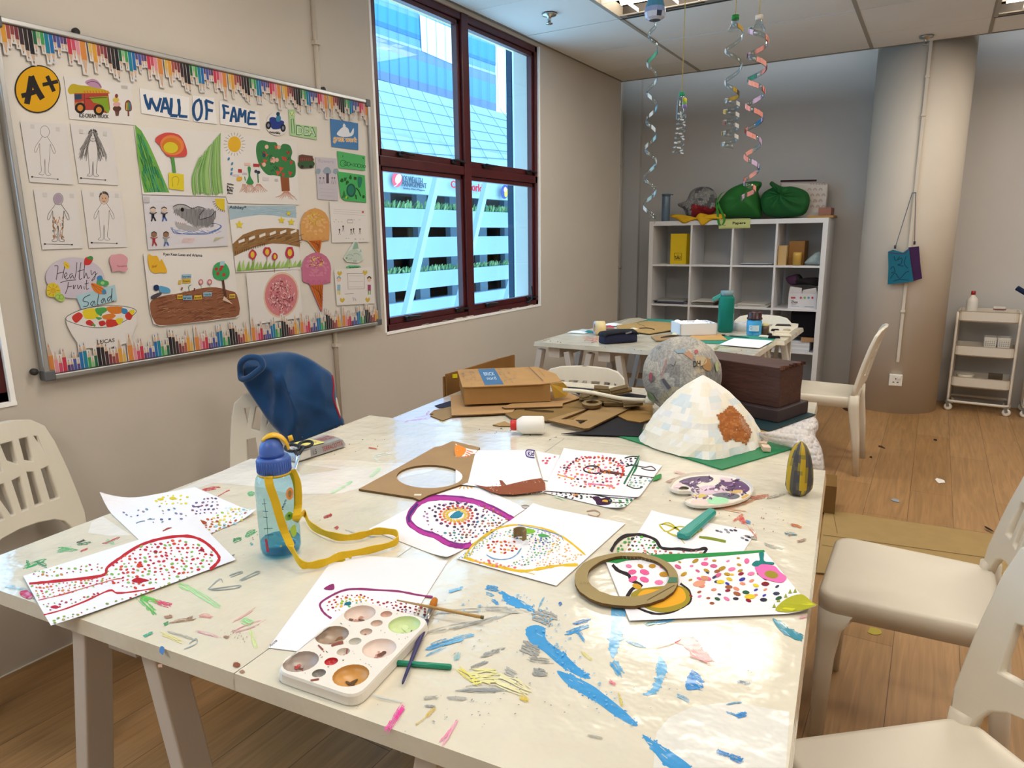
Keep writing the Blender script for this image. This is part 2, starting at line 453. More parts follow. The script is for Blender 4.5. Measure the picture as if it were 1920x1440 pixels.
# ------------------------------------------------------------------ windows
M_FRAME = mat('maroon_paint', '#52181b', .38, spec=.5, bump=.2, bscale=60, bdist=.0008, vary=.3, vscale=9)
def make_window(name, W, wide):
    t = bpy.data.objects.new(name, None); COL.objects.link(t); t.location = (X0 - .05, (W[0] + W[1]) / 2, W[2]); structure(t)
    xo = X0 - .075; xi = X0 - .012
    y0, y1, z0, z1 = W; ym = y0 + (y1 - y0) * .482; zr = 1.742
    fr = MB()
    fr.span((xo, y0, z0), (xi, y0 + .035, z1)); fr.span((xo, y1 - .035, z0), (xi, y1, z1)); fr.span((xo, y0, z1 - .04), (xi, y1, z1)); fr.span((xo, y0, z0), (xi, y1, z0 + .035))
    fr.span((xo, ym - .035, z0), (xi + .006, ym + .035, z1)); fr.span((xo, y0, zr - .025), (xi, y1, zr + .025))
    fr.build('window_frame', M_FRAME, t, bevel=.004)
    for (a, b_) in ((y0 + .035, ym - .035), (ym + .035, y1 - .035)):
        for (c, d) in ((z0 + .035, zr - .025), (zr + .025, z1 - .04)):
            s = MB(); f = .036; A = xo + .012; B = xi - .012
            s.span((A, a, c), (B, a + f * .7, d)); s.span((A, b_ - f * .7, c), (B, b_, d)); s.span((A, a, c), (B, b_, c + f)); s.span((A, a, d - f * .7), (B, b_, d))
            so = s.build('sash', M_FRAME, t, bevel=.003)
            MB().span((A + .012, a + f * .6, c + f * .7), (A + .018, b_ - f * .6, d - f * .6)).build('pane', M_GLASS, so)
            so_h = []
            for yy in (a + .16, b_ - .1):
                h = MB(); h.span((B, yy - .02, c + .008), (B + .018, yy + .02, c + .03)); h.bar((B + .02, yy - .005, c + .028), (B + .022, yy + .10, c + .022), .012, .012)
                h.build('latch', M_BLACK, so, bevel=.003)
    return t
make_window('window_1', W1, 1)
make_window('window_2', W2, 1)
ya = W1[1] - .035 - .07
hk = MB(); hk.smooth = True; p0 = onx(988, 567, X0 - .01); hk.tube(smooth_path([p0, p0 + V((.03, .01, .015)), p0 + V((.035, .015, .06)), p0 + V((.03, .012, .115))], 5), .006, 8)
hk.build('stay_arm', M_BLACK, bpy.data.objects['window_1'])
# painted render lip round the openings, rough flaking sill
for nm, W in (('trim_1', W1), ('trim_2', W2)):
    m = MB(); y0, y1, z0, z1 = W
    m.span((X0 - .18, y0 - .001, z0 - .012), (X0 + .004, y1 + .012, z0 + .001)); m.span((X0 - .012, y1 - .003, z0), (X0 + .003, y1 + .011, z1)); m.span((X0 - .01, y0 - .012, z0), (X0 + .002, y0 + .002, z1))
    for q in range(14):
        yy = rnd.uniform(y0 + .1, y1 - .05); m.box((X0 - .012 + rnd.uniform(0, .01), yy, z0 + .004), (.014, rnd.uniform(.02, .07), rnd.uniform(.003, .01)), None, rnd.choice(['#8d8378', '#b5a999', '#d8cfc2']))
    structure(m.build(nm, M_VM))

# ------------------------------------------------------------------ outside: car-park block with a sign band and a glass tower
XB = -20.0
def F(px, py): return onx(px, py, XB)
def zb(py, px=840): return F(px, py).z
t = thing('office_building', (XB - 1, 28, -12), 'pale office block with car park decks and sign band seen through the window', 'building')
M_BW = mat('facade_paint', '#8f9fb0', .7, vary=.06, vscale=.3)
M_BP = mat('facade_panel', '#9aa8aa', .5, vary=.03, vscale=.3)
y0b, y1b = 12, 46
for a, b_ in ((394, 426), (444, 481), (506, 536), (556, 640)):
    MB().span((XB - .4, y0b, zb(b_)), (XB, y1b, zb(a))).build('parapet', M_BW, t)
for a, b_ in ((365, 394), (426, 444), (481, 506), (536, 556)):   # deck openings
    m = MB('#a08f84'); m.span((XB - 3.2, y0b, zb(b_) - 2), (XB - 3, y1b, zb(a) + .8)); m.span((XB - 3, y0b, zb(b_) - .5), (XB - .4, y1b, zb(b_) - .3), '#9aa6b0')
    for q in range(13):
        yy = y0b + 1.5 + q * 2.6; m.span((XB - 1.4, yy, zb(b_) - .3), (XB - 1.1, yy + .75, zb(a) + .6), '#9fb0bc')
        if q % 2: m.span((XB - 2.6, yy + 1, zb(b_) - .3), (XB - 2.5, yy + 2.3, zb(a)), rnd.choice(['#57504d', '#6b574e', '#4a5058', '#8a7c5c']))
    m.build('car_deck', M_VM, t)
band_hi = zb(322) + 1.2
MB().span((XB - .3, y0b, zb(368)), (XB + .1, y1b, band_hi)).build('sign_band', M_BP, t)
MB().span((XB - 3.5, y0b, zb(296)), (XB - .2, y1b, zb(290) + .1)).build('soffit', mat('soffit_grey', '#66788a', .7), t)
m = MB(); zt = [F(702, 147).z, F(840, 184).z]; m.span((XB - .3, y0b, zb(292)), (XB - .05, 39.5, F(840, 184).z)); m.build('panel_facade', M_BP, t)
cv = Canvas(F, (1, 0, 0), .006, .12)
for q in range(1, 7):                       # panel joints
    f = q / 6; yL = 147 + (282 - 147) * f; yR = 216 + (300 - 216) * f
    cv.line([(702, yL), (960, yR)], 1.4, '#5c707c', 0)
for q in range(-3, 12):
    x = 690 + q * 30; cv.line([(x, 140 + q * 8), (x + 62 + q * 1.2, 300)], 1.2, '#647a86', 0)
dm = cv.mb
# sign lettering and round emblems
g = '#6a7a86'
cv2 = Canvas(F, (1, 0, 0), .006, .2)
cv2.text('BOS WEALTH', [(745, 341), (785, 346.5), (785, 334.5), (745, 328.5)], '#56606c', .25)
cv2.text('MANAGEMENT', [(745.5, 349.5), (792, 354), (792, 344), (745.5, 340)], '#56606c', .25)
cv2.text('Subsidiary of Bank of Singapore', [(747, 356), (788, 360), (788, 356), (747, 351.5)], '#56606c', .12)
cv2.ell((735, 337), 9.5, 14.5, '#e0525c', 0, 20); cv2.ell((737, 336), 5.4, 9, '#e8f7f7', .3, 16); cv2.line([(729, 350), (735, 346), (741, 332)], 1.2, '#f4fbfb')
cv2.text('CubeWorld', [(836, 352), (895, 361), (895, 346), (836, 339)], '#d93a45', .5)
cv2.text('VIATRIS', [(944, 364), (972, 368), (972, 355), (944, 354)], '#3c4c74', .3)
cv2.ell((936, 360), 7.5, 13.5, '#4a4f7c', .1, 18); cv2.ell((938.5, 362), 3.6, 8.5, '#d8a84a', .1, 14); cv2.ell((936.5, 356), 3, 5, '#e6a0a0', .1, 12)
cv.mb.build('panel_joints', M_VM, t); cv2.mb.build('sign_lettering', M_VM, t)
# glass tower above; its glass reflections are painted on as flat colour bands
XT = -24.0
def FT(px, py): return onx(px, py, XT)
m = MB('#6a9ac4'); m.span((XT - 3, 10, F(702, 300).z), (XT, FT(928, 150).y, FT(760, -160).z)); m.build('tower', M_V, t)
cv = Canvas(FT, (1, 0, 0), .008, .03)
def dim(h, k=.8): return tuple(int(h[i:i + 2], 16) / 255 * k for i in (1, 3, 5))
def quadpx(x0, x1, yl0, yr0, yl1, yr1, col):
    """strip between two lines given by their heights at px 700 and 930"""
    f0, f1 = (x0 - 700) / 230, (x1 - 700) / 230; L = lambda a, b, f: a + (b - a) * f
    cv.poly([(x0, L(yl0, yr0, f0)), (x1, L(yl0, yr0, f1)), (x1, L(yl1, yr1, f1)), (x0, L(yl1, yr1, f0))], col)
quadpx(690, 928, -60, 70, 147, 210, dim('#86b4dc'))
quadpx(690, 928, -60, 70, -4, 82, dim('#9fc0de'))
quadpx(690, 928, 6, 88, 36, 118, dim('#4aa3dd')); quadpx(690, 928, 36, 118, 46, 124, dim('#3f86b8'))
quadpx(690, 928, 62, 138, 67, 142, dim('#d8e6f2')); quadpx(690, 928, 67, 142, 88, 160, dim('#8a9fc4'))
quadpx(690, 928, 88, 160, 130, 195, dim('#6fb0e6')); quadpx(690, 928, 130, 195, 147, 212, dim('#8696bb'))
cv.poly([(784, 28), (863, 62), (863, 128), (788, 96)], '#f6ead8')  # bright reflection in the glass, painted as a cream patch
for q in range(0, 16):
    x = 704 + q * 18.5 - q * q * .13; cv.line([(x, -70), (x + 6, 150 + q * 4.5)], .8, dim('#5f8db8'), 0)
cv.mb.build('tower_glazing', mat('tower_reflection_paint', None, .5), t)
for a, b_ in (((820, 330), (757, 604)), ((915, 330), (852, 604)), ((998, 380), (940, 600))):   # slanted struts
    MB().bar(onx(*a, XB + 1.2), onx(*b_, XB + 1.2), .26, .26).build('strut', M_BP, t)
m = MB()
for (ya_, n_, base) in ((393, 900, 384), (505, 700, 497), (600, 300, 590)):
    for q in range(n_):
        yy = rnd.uniform(y0b + 2, 40); z = zb(ya_) + rnd.uniform(-.03, .0); h = rnd.uniform(.12, .38) * (1 if ya_ < 500 else .8)
        a = V((XB - .2 + rnd.uniform(-.15, .15), yy, z)); k = rnd.uniform(-.15, .15)
        m.poly([a + V((0, -.06, 0)), a + V((0, .06, 0)), a + V((.05, .05 + k, h)), a + V((0, k, h * .8))], rnd.choice(['#5c7a4c', '#6f8e5c', '#4f6f52', '#899f6e']))
tag(m.build('planter_grass', M_VM, t), kind='stuff')
# pale column of our own building next to the window
t2 = MB('#dfeefc'); a = onx(962, 300, X0 - .9).y; t2.span((X0 - .9, a, -2), (X0 - .22, a + 1.6, 5)); t2.span((X0 - .95, a - .02, -2), (X0 - .9, a + .03, 5), '#2d3a4a')
structure(t2.build('outer_column', M_VM))
structure(MB('#d9c59c').span((X0 - .42, 1.5, 2.70), (X0 - .2, 6, 2.78)).build('outer_eave', M_VM))

# ------------------------------------------------------------------ pipes and conduits on the walls
M_PIPE = mat('painted_pipe', '#cdc3b4', .6)
def pipe(name, a, b, r_, label, clips=(), flat=False, nrm=(1, 0, 0)):
    m = MB(); m.smooth = not flat
    if flat: m.bar(a, b, r_ * 2, r_ * 1.2)
    else: m.tube([a, b], r_, 12)
    o = m.build(name, M_PIPE); tag(o, label, 'conduit')
    for c in clips:
        c = V(c); k = MB(); k.span(c - V((r_ * 1.5, r_ * 1.5, .008)), c + V((r_ * 1.5, r_ * 1.5, .008))); k.build('clip', M_PIPE, o)
    return o
yc = onx(590, 100, X0).y
pipe('conduit', (X0 + .009, yc, 2.62), (X0 + .009, yc, 0.02), .011, 'thin painted conduit running down the wall behind the display board', [(X0 + .009, yc, .86), (X0 + .009, yc, 2.2)])
pc = ony(1164, 300, YB - .07)
pipe('drain_pipe', (pc.x, YB - .07, 2.95), (pc.x, YB - .07, .02), .016, 'painted pipe in the back corner left of the cube shelf', [(pc.x, YB - .07, 1.05), (pc.x, YB - .07, 2.0)])
# conduit down the pillar
def on_pillar(px, py, off=0.0):
    d = ray(px, py); o = CAM; cx, cy, r_ = -.207, 6.206, .314 + off
    A = d.x ** 2 + d.y ** 2; B = 2 * (d.x * (o.x - cx) + d.y * (o.y - cy)); C_ = (o.x - cx) ** 2 + (o.y - cy) ** 2 - r_ * r_
    D = B * B - 4 * A * C_; 
    t_ = (-B - math.sqrt(max(D, 0))) / (2 * A); return o + d * t_
pp = on_pillar(1704, 480, .01)
pipe('conduit', (pp.x, pp.y, 2.70), (pp.x, pp.y, .40), .010, 'white conduit running down the round pillar to the socket', [(pp.x, pp.y, 2.4), (pp.x, pp.y, 2.15), (pp.x, pp.y, .78)], True)
t = thing('wall_socket', (pp.x, pp.y, .33), 'white switched power socket low on the round pillar', 'socket')
q = on_pillar(1679, 712, .0); ang = math.atan2(q.y - 6.206, q.x + .207) + PI / 2; Mr = Matrix.Rotation(ang, 3, 'Z')
MB('#e6e3dc').box(q + Mr @ V((0, -.012, 0)), (.088, .03, .088), Mr).build('face_plate', M_V, t, bevel=.005)
m = MB('#2a2624')
for dx, dz, sx, sz in ((0, .012, .006, .012), (-.014, -.014, .012, .006), (.014, -.014, .012, .006)): m.box(q + Mr @ V((dx, -.0275, dz)), (sx, .002, sz), Mr)
m.build('socket_holes', M_V, t); MB('#f2efe8').box(q + Mr @ V((.024, -.03, .022)), (.012, .006, .018), Mr).build('switch', M_V, t)
# sprinklers
for (x, y), lb in (((1030, 32), 'chrome ceiling sprinkler beside the window'), ((1737, 70), 'chrome ceiling sprinkler in front of the round pillar')):
    p = onz(x, y, ZC - .02) if x < 1100 else V((-.2, 5.72, ZC)); p.z = ZC - .003
    s = MB(); s.smooth = True; s.lathe([(.0, 0), (.045, -.001), (.04, -.01), (.012, -.016), (.009, -.045), (.02, -.05), (.02, -.054), (.0, -.055)], p, 20); tag(s.build('sprinkler', M_CHROME), lb, 'sprinkler')
# ------------------------------------------------------------------ white plastic chairs
def make_chair():
    t = thing('plastic_chair', (0, 0, 0), 'chair', 'chair')
    SH = .44
    # seat
    m = MB(); m.smooth = True
    def ring(w_, d, r_, z, yo=0, dip=0):
        out = rrect(w_, d, r_, z, 7, (0, yo))
        return out
    def ring(w_, d, r_, z, yo=0):
        return [V((p.x * (1 - .10 * (p.y + .2) / .4), p.y, p.z)) for p in rrect(w_, d, r_, z, 6)]
    m.loft([ring(.405, .392, .045, SH - .058), ring(.418, .402, .05, SH - .057), ring(.424, .408, .05, SH - .02), ring(.420, .404, .05, SH - .006), ring(.405, .392, .046, SH + .001), ring(.385, .37, .04, SH + .001), ring(.25, .24, .03, SH - .007), ring(.08, .08, .02, SH - .01)], True)
    m.build('seat', M_WHITEP, t)
    # back: one moulded piece, posts at both sides, arched opening under the pierced panel
    W_ = .198; top = .40
    out = [(-W_ + .004, 0), (-W_ - .002, .06), (-W_ + .004, .2), (-W_ + .012, .31), (-W_ + .022, .36), (-W_ + .05, .386)]
    out += [(-.10, .397), (0, .402), (.10, .397)] + [(-x, y) for x, y in out[5::-1]]
    out += [(.158, -.005), (.155, .03), (.14, .058), (.11, .075), (.06, .085), (0, .088), (-.06, .085), (-.11, .075), (-.14, .058), (-.155, .03), (-.158, -.005)]
    H = [[(-.98, .95), (-.80, .95), (-.92, .62)], [(-.72, .95), (-.52, .95), (-.62, .55), (-.84, .62)], [(-.42, .95), (-.1, .95), (-.5, .62)],
         [(0, .95), (.12, .95), (.1, .6), (-.30, .62)], [(.22, .95), (.5, .95), (.42, .62), (.22, .72)], [(.6, .95), (.8, .95), (.72, .6), (.54, .66)], [(.88, .95), (.98, .93), (.97, .65)],
         [(-.95, .48), (-.72, .5), (-.64, .05), (-.95, .05)], [(-.58, .42), (-.38, .5), (-.2, .05), (-.5, .05)], [(-.28, .5), (.03, .48), (.02, .05), (-.08, .05)],
         [(.16, .48), (.38, .5), (.3, .05), (.14, .05)], [(.5, .53), (.66, .5), (.62, .05), (.42, .05)], [(.78, .5), (.96, .52), (.96, .05), (.74, .05)]]
    holes = [[(x * .152, .118 + y * .238) for x, y in h] for h in H]
    cu = bpy.data.curves.new('b', 'CURVE'); cu.dimensions = '2D'; cu.fill_mode = 'BOTH'; cu.extrude = .006; cu.bevel_depth = .0035; cu.bevel_resolution = 1
    for lp in [out] + holes:
        sp = cu.splines.new('POLY'); sp.points.add(len(lp) - 1); sp.use_cyclic_u = True
        for i, (x, y) in enumerate(lp): sp.points[i].co = (x, y, 0, 1)
    o = bpy.data.objects.new('b', cu); COL.objects.link(o)
    dg = bpy.context.evaluated_depsgraph_get(); me = bpy.data.meshes.new_from_object(o.evaluated_get(dg)); bpy.data.objects.remove(o)
    b = bmesh.new(); b.from_mesh(me)
    for k in range(-7, 8):
        bmesh.ops.bisect_plane(b, geom=b.verts[:] + b.edges[:] + b.faces[:], plane_co=(k * .025, 0, 0), plane_no=(1, 0, 0))
    for k in range(1, 6):
        bmesh.ops.bisect_plane(b, geom=b.verts[:] + b.edges[:] + b.faces[:], plane_co=(0, k * .07, 0), plane_no=(0, 1, 0))
    for v in b.verts:
        x, s, d = v.co; s0 = max(s, 0)
        y = .18 + s0 * .16 + s0 * s0 * .2 + .03 * (1 - (x / .2) ** 2) + d
        v.co = V((x, y, SH - .03 + s0 * .985 + .02 * (s > -.1)))
    b.to_mesh(me); b.free(); me.materials.clear(); me.materials.append(M_WHITEP); me.name = 'backrest'
    o = bpy.data.objects.new('backrest', me); COL.objects.link(o); o.parent = t
    for sx in (-1, 1):
        f = MB(); f.smooth = True
        f.loft([rrect(.032, .036, .010, 0, 3, (sx * .185, -.178)), rrect(.040, .046, .013, .25, 3, (sx * .182, -.174)), rrect(.05, .06, .018, SH - .10, 3, (sx * .182, -.168)), rrect(.075, .10, .03, SH - .045, 3, (sx * .172, -.150))])
        f.build('leg', M_WHITEP, t)
        f = MB(); f.smooth = True
        f.loft([rrect(.032, .036, .010, 0, 3, (sx * .185, .235)), rrect(.036, .044, .012, .22, 3, (sx * .186, .215)), rrect(.042, .055, .014, SH - .05, 3, (sx * .184, .192)), rrect(.042, .05, .014, SH + .015, 3, (sx * .180, .192))])
        f.build('leg', M_WHITEP, t)
    return t
chair = make_chair()
CH = [((.115, 1.19), -47, 'white plastic chair nearest the camera, cut by the bottom right corner', 1),
      ((.02, 2.03), -90, 'white plastic chair pulled up to the right side of the painted table', 1),
      ((-.515, 4.41), -90, 'white plastic chair seen side-on between the far table and the pillar', 1.02),
      ((-1.175, 2.375), 14, 'white plastic chair behind the cardboard pile, backrest top showing', .98),
      ((-.945, 4.50), 0, 'white plastic chair between the far table and the cube shelf', 1.0),
      ((-1.80, 1.475), 40.7, 'white plastic chair carrying the blue jacket', 1.0),
      ((-2.085, .975), 108, 'white plastic chair by the wall, cut by the left edge of the picture', 1.0)]
chairs = []
for i, ((x, y), rz, lb, s) in enumerate(CH):
    c = chair if i == 0 else copy_tree(chair)
    c.location = (x, y, 0); c.rotation_euler = (0, 0, R(rz)); c.scale = (s, s, s); c['label'] = lb; c['group'] = 'white plastic chairs'; chairs.append(c)

# ------------------------------------------------------------------ trestle tables
M_TOP = mat('white_tabletop', '#ded7c6', .4, vary=.05, vscale=8)
M_LEG = mat('white_lacquer', '#d3cdc6', .45)
tu = V((math.cos(R(-5.237)), -math.sin(R(-5.237)), 0)); tt = V((math.sin(R(-5.237)), math.cos(R(-5.237)), 0))
TO = V((-.788, .540, 0))
def T(u, t, z=TZ): return TO + tu * u + tt * t + V((0, 0, z))
def trestle(parent, P, A, L, z1, z0=0, spread=.22, top=.085):
    """A-frames at both ends of a beam: P(along,across) gives a point"""
    MB().bar(P(0, 0) + V((0, 0, z1 - .03)), P(L, 0) + V((0, 0, z1 - .03)), .07, .06).build('crossbar', M_LEG, parent)
    for a in (0.01, L - .01):
        for s in (-1, 1):
            d = (P(1, 0) - P(0, 0)); MB().bar(P(a, s * spread) + V((0, 0, .0)), P(a, s * top) + V((0, 0, z1 - .02)),   .034, .052, None, (P(1, 0) - P(0, 0)).normalized()).build('leg', M_LEG, parent, bevel=.003)
        MB().bar(P(a, -.19), P(a, .19), .03, .05).build('brace', M_LEG, parent).location.z += .32
def table(name, P, u0, u1, t0, t1, label, tre, z=TZ - .004, th=.022):
    c = P((u0 + u1) / 2, (t0 + t1) / 2, 0); t = thing(name, c, label, 'table', 'white trestle tables')
    MB().prism([P(u0, t0, z - th), P(u1, t0, z - th), P(u1, t1, z - th), P(u0, t1, z - th)], (0, 0, th)).build('tabletop', M_TOP, t, bevel=.003)
    for (u, ta, tb, swap) in tre:
        if not swap: trestle(t, lambda a, b, u=u, ta=ta: P(u + b, ta + a, 0), None, tb - ta, z - th)
    return t
table('trestle_table', T, -.715, -.0005, 0, 1.2535, 'white trestle table holding the water bottle, left of the seam', [(-.325, .05, 1.15, 0)])
table('trestle_table', T, .0005, .715, 0, 1.2535, 'white trestle table with the blue paint smears, nearest the camera', [(.38, .05, 1.15, 0)])
table('trestle_table', T, -.62, .66, 1.255, 2.03, 'white trestle table under the cardboard pile and papier-mache ball', [(-.4, 1.3, 1.98, 0), (.4, 1.3, 1.98, 0)])
def T2(u, t, z=TZ): return V((-1.93 + u, 3.446 + t, z))
table('trestle_table', T2, 0, 1.20, 0, .632, 'far white trestle table with the navy pencil case on it', [(.11, .03, .6, 0), (.42, .03, .6, 0), (1.05, .03, .6, 0)])
table('trestle_table', T2, .05, 1.245, .64, 1.28, 'far white trestle table next to the cube shelf', [(.3, .68, 1.22, 0), (1.05, .68, 1.22, 0)])

# glossy plastic covers with dried paint
M_COVER = mat('plastic_table_cover', None, .17, spec=.55, bump=.8, bscale=8, bdist=.012, vary=.09, vscale=5, coat=.5)
CREAM = '#e0d9c6'
def zt(px, py): return onz(px, py, TZ)
def cover_base(P, u0, u1, t0, t1, drop=(1, 1, 1, 1), col=CREAM, d=.024):
    m = MB(col); z = TZ; N = 12
    g = [[P(u0 + (u1 - u0) * i / N, t0 + (t1 - t0) * j / N, z) for i in range(N + 1)] for j in range(N + 1)]
    k = len(m.v)
    for r_ in g: m.v += r_
    for j in range(N):
        for i in range(N): m.face((k + j * (N + 1) + i, k + j * (N + 1) + i + 1, k + (j + 1) * (N + 1) + i + 1, k + (j + 1) * (N + 1) + i))
    e = .004; C = [P(u0, t0, z), P(u1, t0, z), P(u1, t1, z), P(u0, t1, z)]; O = [P(u0 - e, t0 - e, z - d), P(u1 + e, t0 - e, z - d), P(u1 + e, t1 + e, z - d), P(u0 - e, t1 + e, z - d)]
    for q in range(4):
        if drop[q]: m.poly([C[q], C[(q + 1) % 4], O[(q + 1) % 4], O[q]])
    return m
def inv_t(p):  # point -> (u, t)
    d = p - TO; return d.dot(tu), d.dot(tt)
def smear(cv, a, b, wd, c0, n=3, ragged=.5):
    """dry-brush smear from a to b: thin broken bristle marks side by side"""
    dx, dy = b[0] - a[0], b[1] - a[1]; L = math.hypot(dx, dy) or 1; nx, ny = -dy / L, dx / L
    n = max(4, min(9, int(wd * .9) + 2)); w1 = wd / n * 1.5; cr = srgb(c0)
    cv.up()
    for i in range(n):
        o = (i - (n - 1) / 2) * wd / n * 1.15; e = abs(o) / (wd * .6 + .1); s0 = rnd.uniform(-.12, .12) + .18 * e * rnd.random(); s1 = 1 - rnd.uniform(-.15, .15) - .25 * e * rnd.random()
        cut = rnd.uniform(.35, .8); bow = rnd.uniform(-.06, .06) * L
        for q0, q1 in (((s0, cut), (cut + rnd.uniform(.02, .1), s1)) if rnd.random() < .5 else ((s0, s1),)):
            if q1 - q0 < .06: continue
            pts = []
            for k in range(4):
                t_ = q0 + (q1 - q0) * k / 3; j = rnd.uniform(-.1, .1) * wd + bow * math.sin(t_ * PI); pts.append((a[0] + dx * t_ + nx * (o + j), a[1] + dy * t_ + ny * (o + j)))
            cv.h += 1.2e-6; cv.line(pts, w1 * rnd.uniform(.35, 1.1), c0, 3, False, .6, True)
def daub(cv, pts, col, edge=26, gap=None):
    """thick dried paint with a rough border and scratches"""
    cv.blob(pts, col, 4); xs = [p[0] for p in pts]; ys = [p[1] for p in pts]; L = len(pts)
    for i in range(edge):
        k = rnd.randrange(L); p, q = pts[k], pts[(k + 1) % L]; t_ = rnd.random(); x, y = p[0] + (q[0] - p[0]) * t_, p[1] + (q[1] - p[1]) * t_
        cv.h += 1.2e-6; cv.ell((x + rnd.gauss(0, 1.5), y + rnd.gauss(0, 1.2)), rnd.uniform(1.5, 5), rnd.uniform(.8, 2.4), col, rnd.uniform(.2, .9), 7, True, .5)
    cv.up()
    for i in range(int(edge * .8)):
        x, y = rnd.uniform(min(xs), max(xs)), rnd.uniform(min(ys), max(ys))
        if inpoly((x, y), pts): l_ = rnd.uniform(4, 12); cv.h += 1.2e-6; cv.line([(x, y), (x + l_, y + l_ * rnd.uniform(.3, .9))], rnd.uniform(.5, 1.6), gap or rnd.choice(['#c9cdbf', '#8fbfdd', '#5aa3d6']), 0, False, .4, True)
def splat(cv, c, rx, ry, col, n=12, rot=0, jit=.35): cv.ell(c, rx, ry, col, rot, n, False, jit)
def blotch(cv, pts, col, n, seedj=2.5, s=1.0):
    """speckle around a polyline"""
    cv.up()
    for i in range(n):
        k = rnd.randrange(len(pts) - 1) if len(pts) > 1 else 0; a = pts[k]; b = pts[min(k + 1, len(pts) - 1)]; t_ = rnd.random()
        p = (a[0] + (b[0] - a[0]) * t_ + rnd.gauss(0, seedj), a[1] + (b[1] - a[1]) * t_ + rnd.gauss(0, seedj * .6)); q = rnd.uniform(.5, 1.8) * s
        cv.ell(p, q * 1.5, q * .8, col, rnd.uniform(-.8, .3), 6, True, .4)

# left table
mb = cover_base(T, -.715, -.0006, 0, 1.2535, (1, 0, 1, 1)); cv = Canvas(zt, (0, 0, 1), 8e-6, .0002, mb)
WP = '#eeebe4'
cv.poly([(548, 868), (845, 868), (800, 886), (700, 908), (640, 925), (560, 927), (530, 905), (560, 892), (640, 880)], WP)
cv.poly([(470, 860), (548, 868), (570, 900), (540, 925), (480, 912), (400, 905), (350, 922), (300, 934)], WP)
cv.poly([(172, 978), (192, 968), (245, 1003), (205, 1005), (165, 999)], WP)
cv.blob([(550, 868), (640, 862), (735, 870), (800, 872), (852, 866), (700, 876)], '#eae5d6')
gr, dg_ = '#39a86a', '#18805a'
for a, b, wd, c in [((45, 1065), (85, 1050), 7, gr), ((55, 1062), (50, 1050), 5, gr), ((70, 1055), (88, 1062), 5, dg_), ((108, 1035), (132, 1028), 6, '#7fc79a'), ((112, 1028), (145, 1032), 5, '#63bd77'), ((145, 1022), (170, 1018), 4, dg_), ((145, 1018), (160, 1012), 4, '#36404a'), ((200, 1014), (214, 1020), 6, '#8ed6a4'),
                    ((195, 1020), (225, 1006), 3, '#c04a58'), ((150, 1035), (165, 1029), 3, '#cf4a4f'), ((380, 920), (410, 914), 5, '#d0414c'), ((410, 930), (428, 920), 3, '#cf5a62'), ((465, 925), (478, 927), 7, '#54c488'), ((460, 1005), (480, 995), 7, '#3fae74'), ((437, 1015), (452, 1010), 7, '#22985f'),
                    ((470, 1022), (473, 1018), 5, '#5fb3b8'), ((262, 1122), (290, 1150), 10, '#52c65c'), ((268, 1120), (300, 1130), 7, '#64cf58'), ((292, 1128), (322, 1136), 8, '#df4a78'), ((335, 1095), (358, 1105), 9, '#a9eaa0'), ((358, 1105), (412, 1140), 7, '#b4eeae'), ((375, 1155), (398, 1157), 6, '#eaa8a8'), ((307, 1172), (316, 1168), 5, gr),
                    ((270, 1194), (285, 1188), 5, '#3fb79a'), ((320, 1168), (365, 1162), 4, '#a98a70'), ((350, 1162), (362, 1158), 5, '#9c7a6a'), ((315, 1185), (365, 1200), 3, '#b8b9ae'), ((302, 1188), (345, 1205), 6, '#ece6a0'), ((366, 1183), (410, 1195), 3, '#e3a6b8'), ((452, 1165), (470, 1172), 7, '#b6eaa8'), ((470, 1180), (480, 1215), 6, '#dff2ac'), ((440, 1165), (478, 1140), 3, '#e9b5ad'),
                    ((433, 1187), (500, 1162), 2.5, '#df9aa4'), ((455, 1160), (475, 1168), 6, '#a9eca8'), ((620, 925), (648, 912), 6, '#cdf4cf'), ((650, 908), (662, 904), 4, '#bff0c4'), ((695, 895), (712, 878), 6, '#c9f1ca'), ((608, 970), (622, 966), 5, '#b3242c'), ((628, 992), (634, 988), 5, '#c1373c'), ((650, 995), (700, 1007), 2, '#b4bcc0'),
                    ((692, 840), (706, 842), 2.5, '#d05a4a'), ((700, 855), (712, 868), 3, '#edf5f2'), ((700, 857), (735, 850), 4, '#e6f3ee'), ((40, 1106), (62, 1122), 8, '#b9bcb4'), ((10, 1100), (60, 1110), 5, '#a4c9da')]:
    smear(cv, a, b, wd, c, 3)
for pts in [[(390, 1106), (412, 1086), (418, 1094)], [(392, 1106), (450, 1098), (440, 1104), (396, 1108)], [(430, 1080), (448, 1073), (455, 1074), (432, 1083)], [(449, 1089), (480, 1073), (486, 1075), (452, 1090)], [(428, 1050), (440, 1040), (428, 1048)], [(345, 1218), (368, 1208), (368, 1198), (355, 1208)]]:
    cv.line(pts, 1.6, '#9aa8ad', 3, False, .4)
for x, y in [(313, 1158), (318, 1157), (424, 1195), (444, 1245), (455, 1260), (300, 1250)]: splat(cv, (x, y), 5, 3, '#a9826b')
cv.ell((444, 1248), 7, 4.5, '#8a4a38'); splat(cv, (303, 1220), 6, 8, '#2f6fb0', 10)
cv.blob([(38, 1110), (52, 1108), (62, 1118), (55, 1124), (40, 1118)], '#c4264c')
blotch(cv, [(430, 1185), (450, 1200)], '#8f7a66', 30, 8, .5); blotch(cv, [(270, 1070), (420, 1040), (640, 960)], '#7a6f5f', 26, 22, .6); blotch(cv, [(560, 850), (700, 830)], '#6f665a', 24, 16, .6)
cover = mb.build('plastic_tablecloth', M_COVER, None, origin=T(-.36, .6, TZ)); tag(cover, 'clear glossy plastic cover with green and red paint flecks under the water bottle', 'table cover')
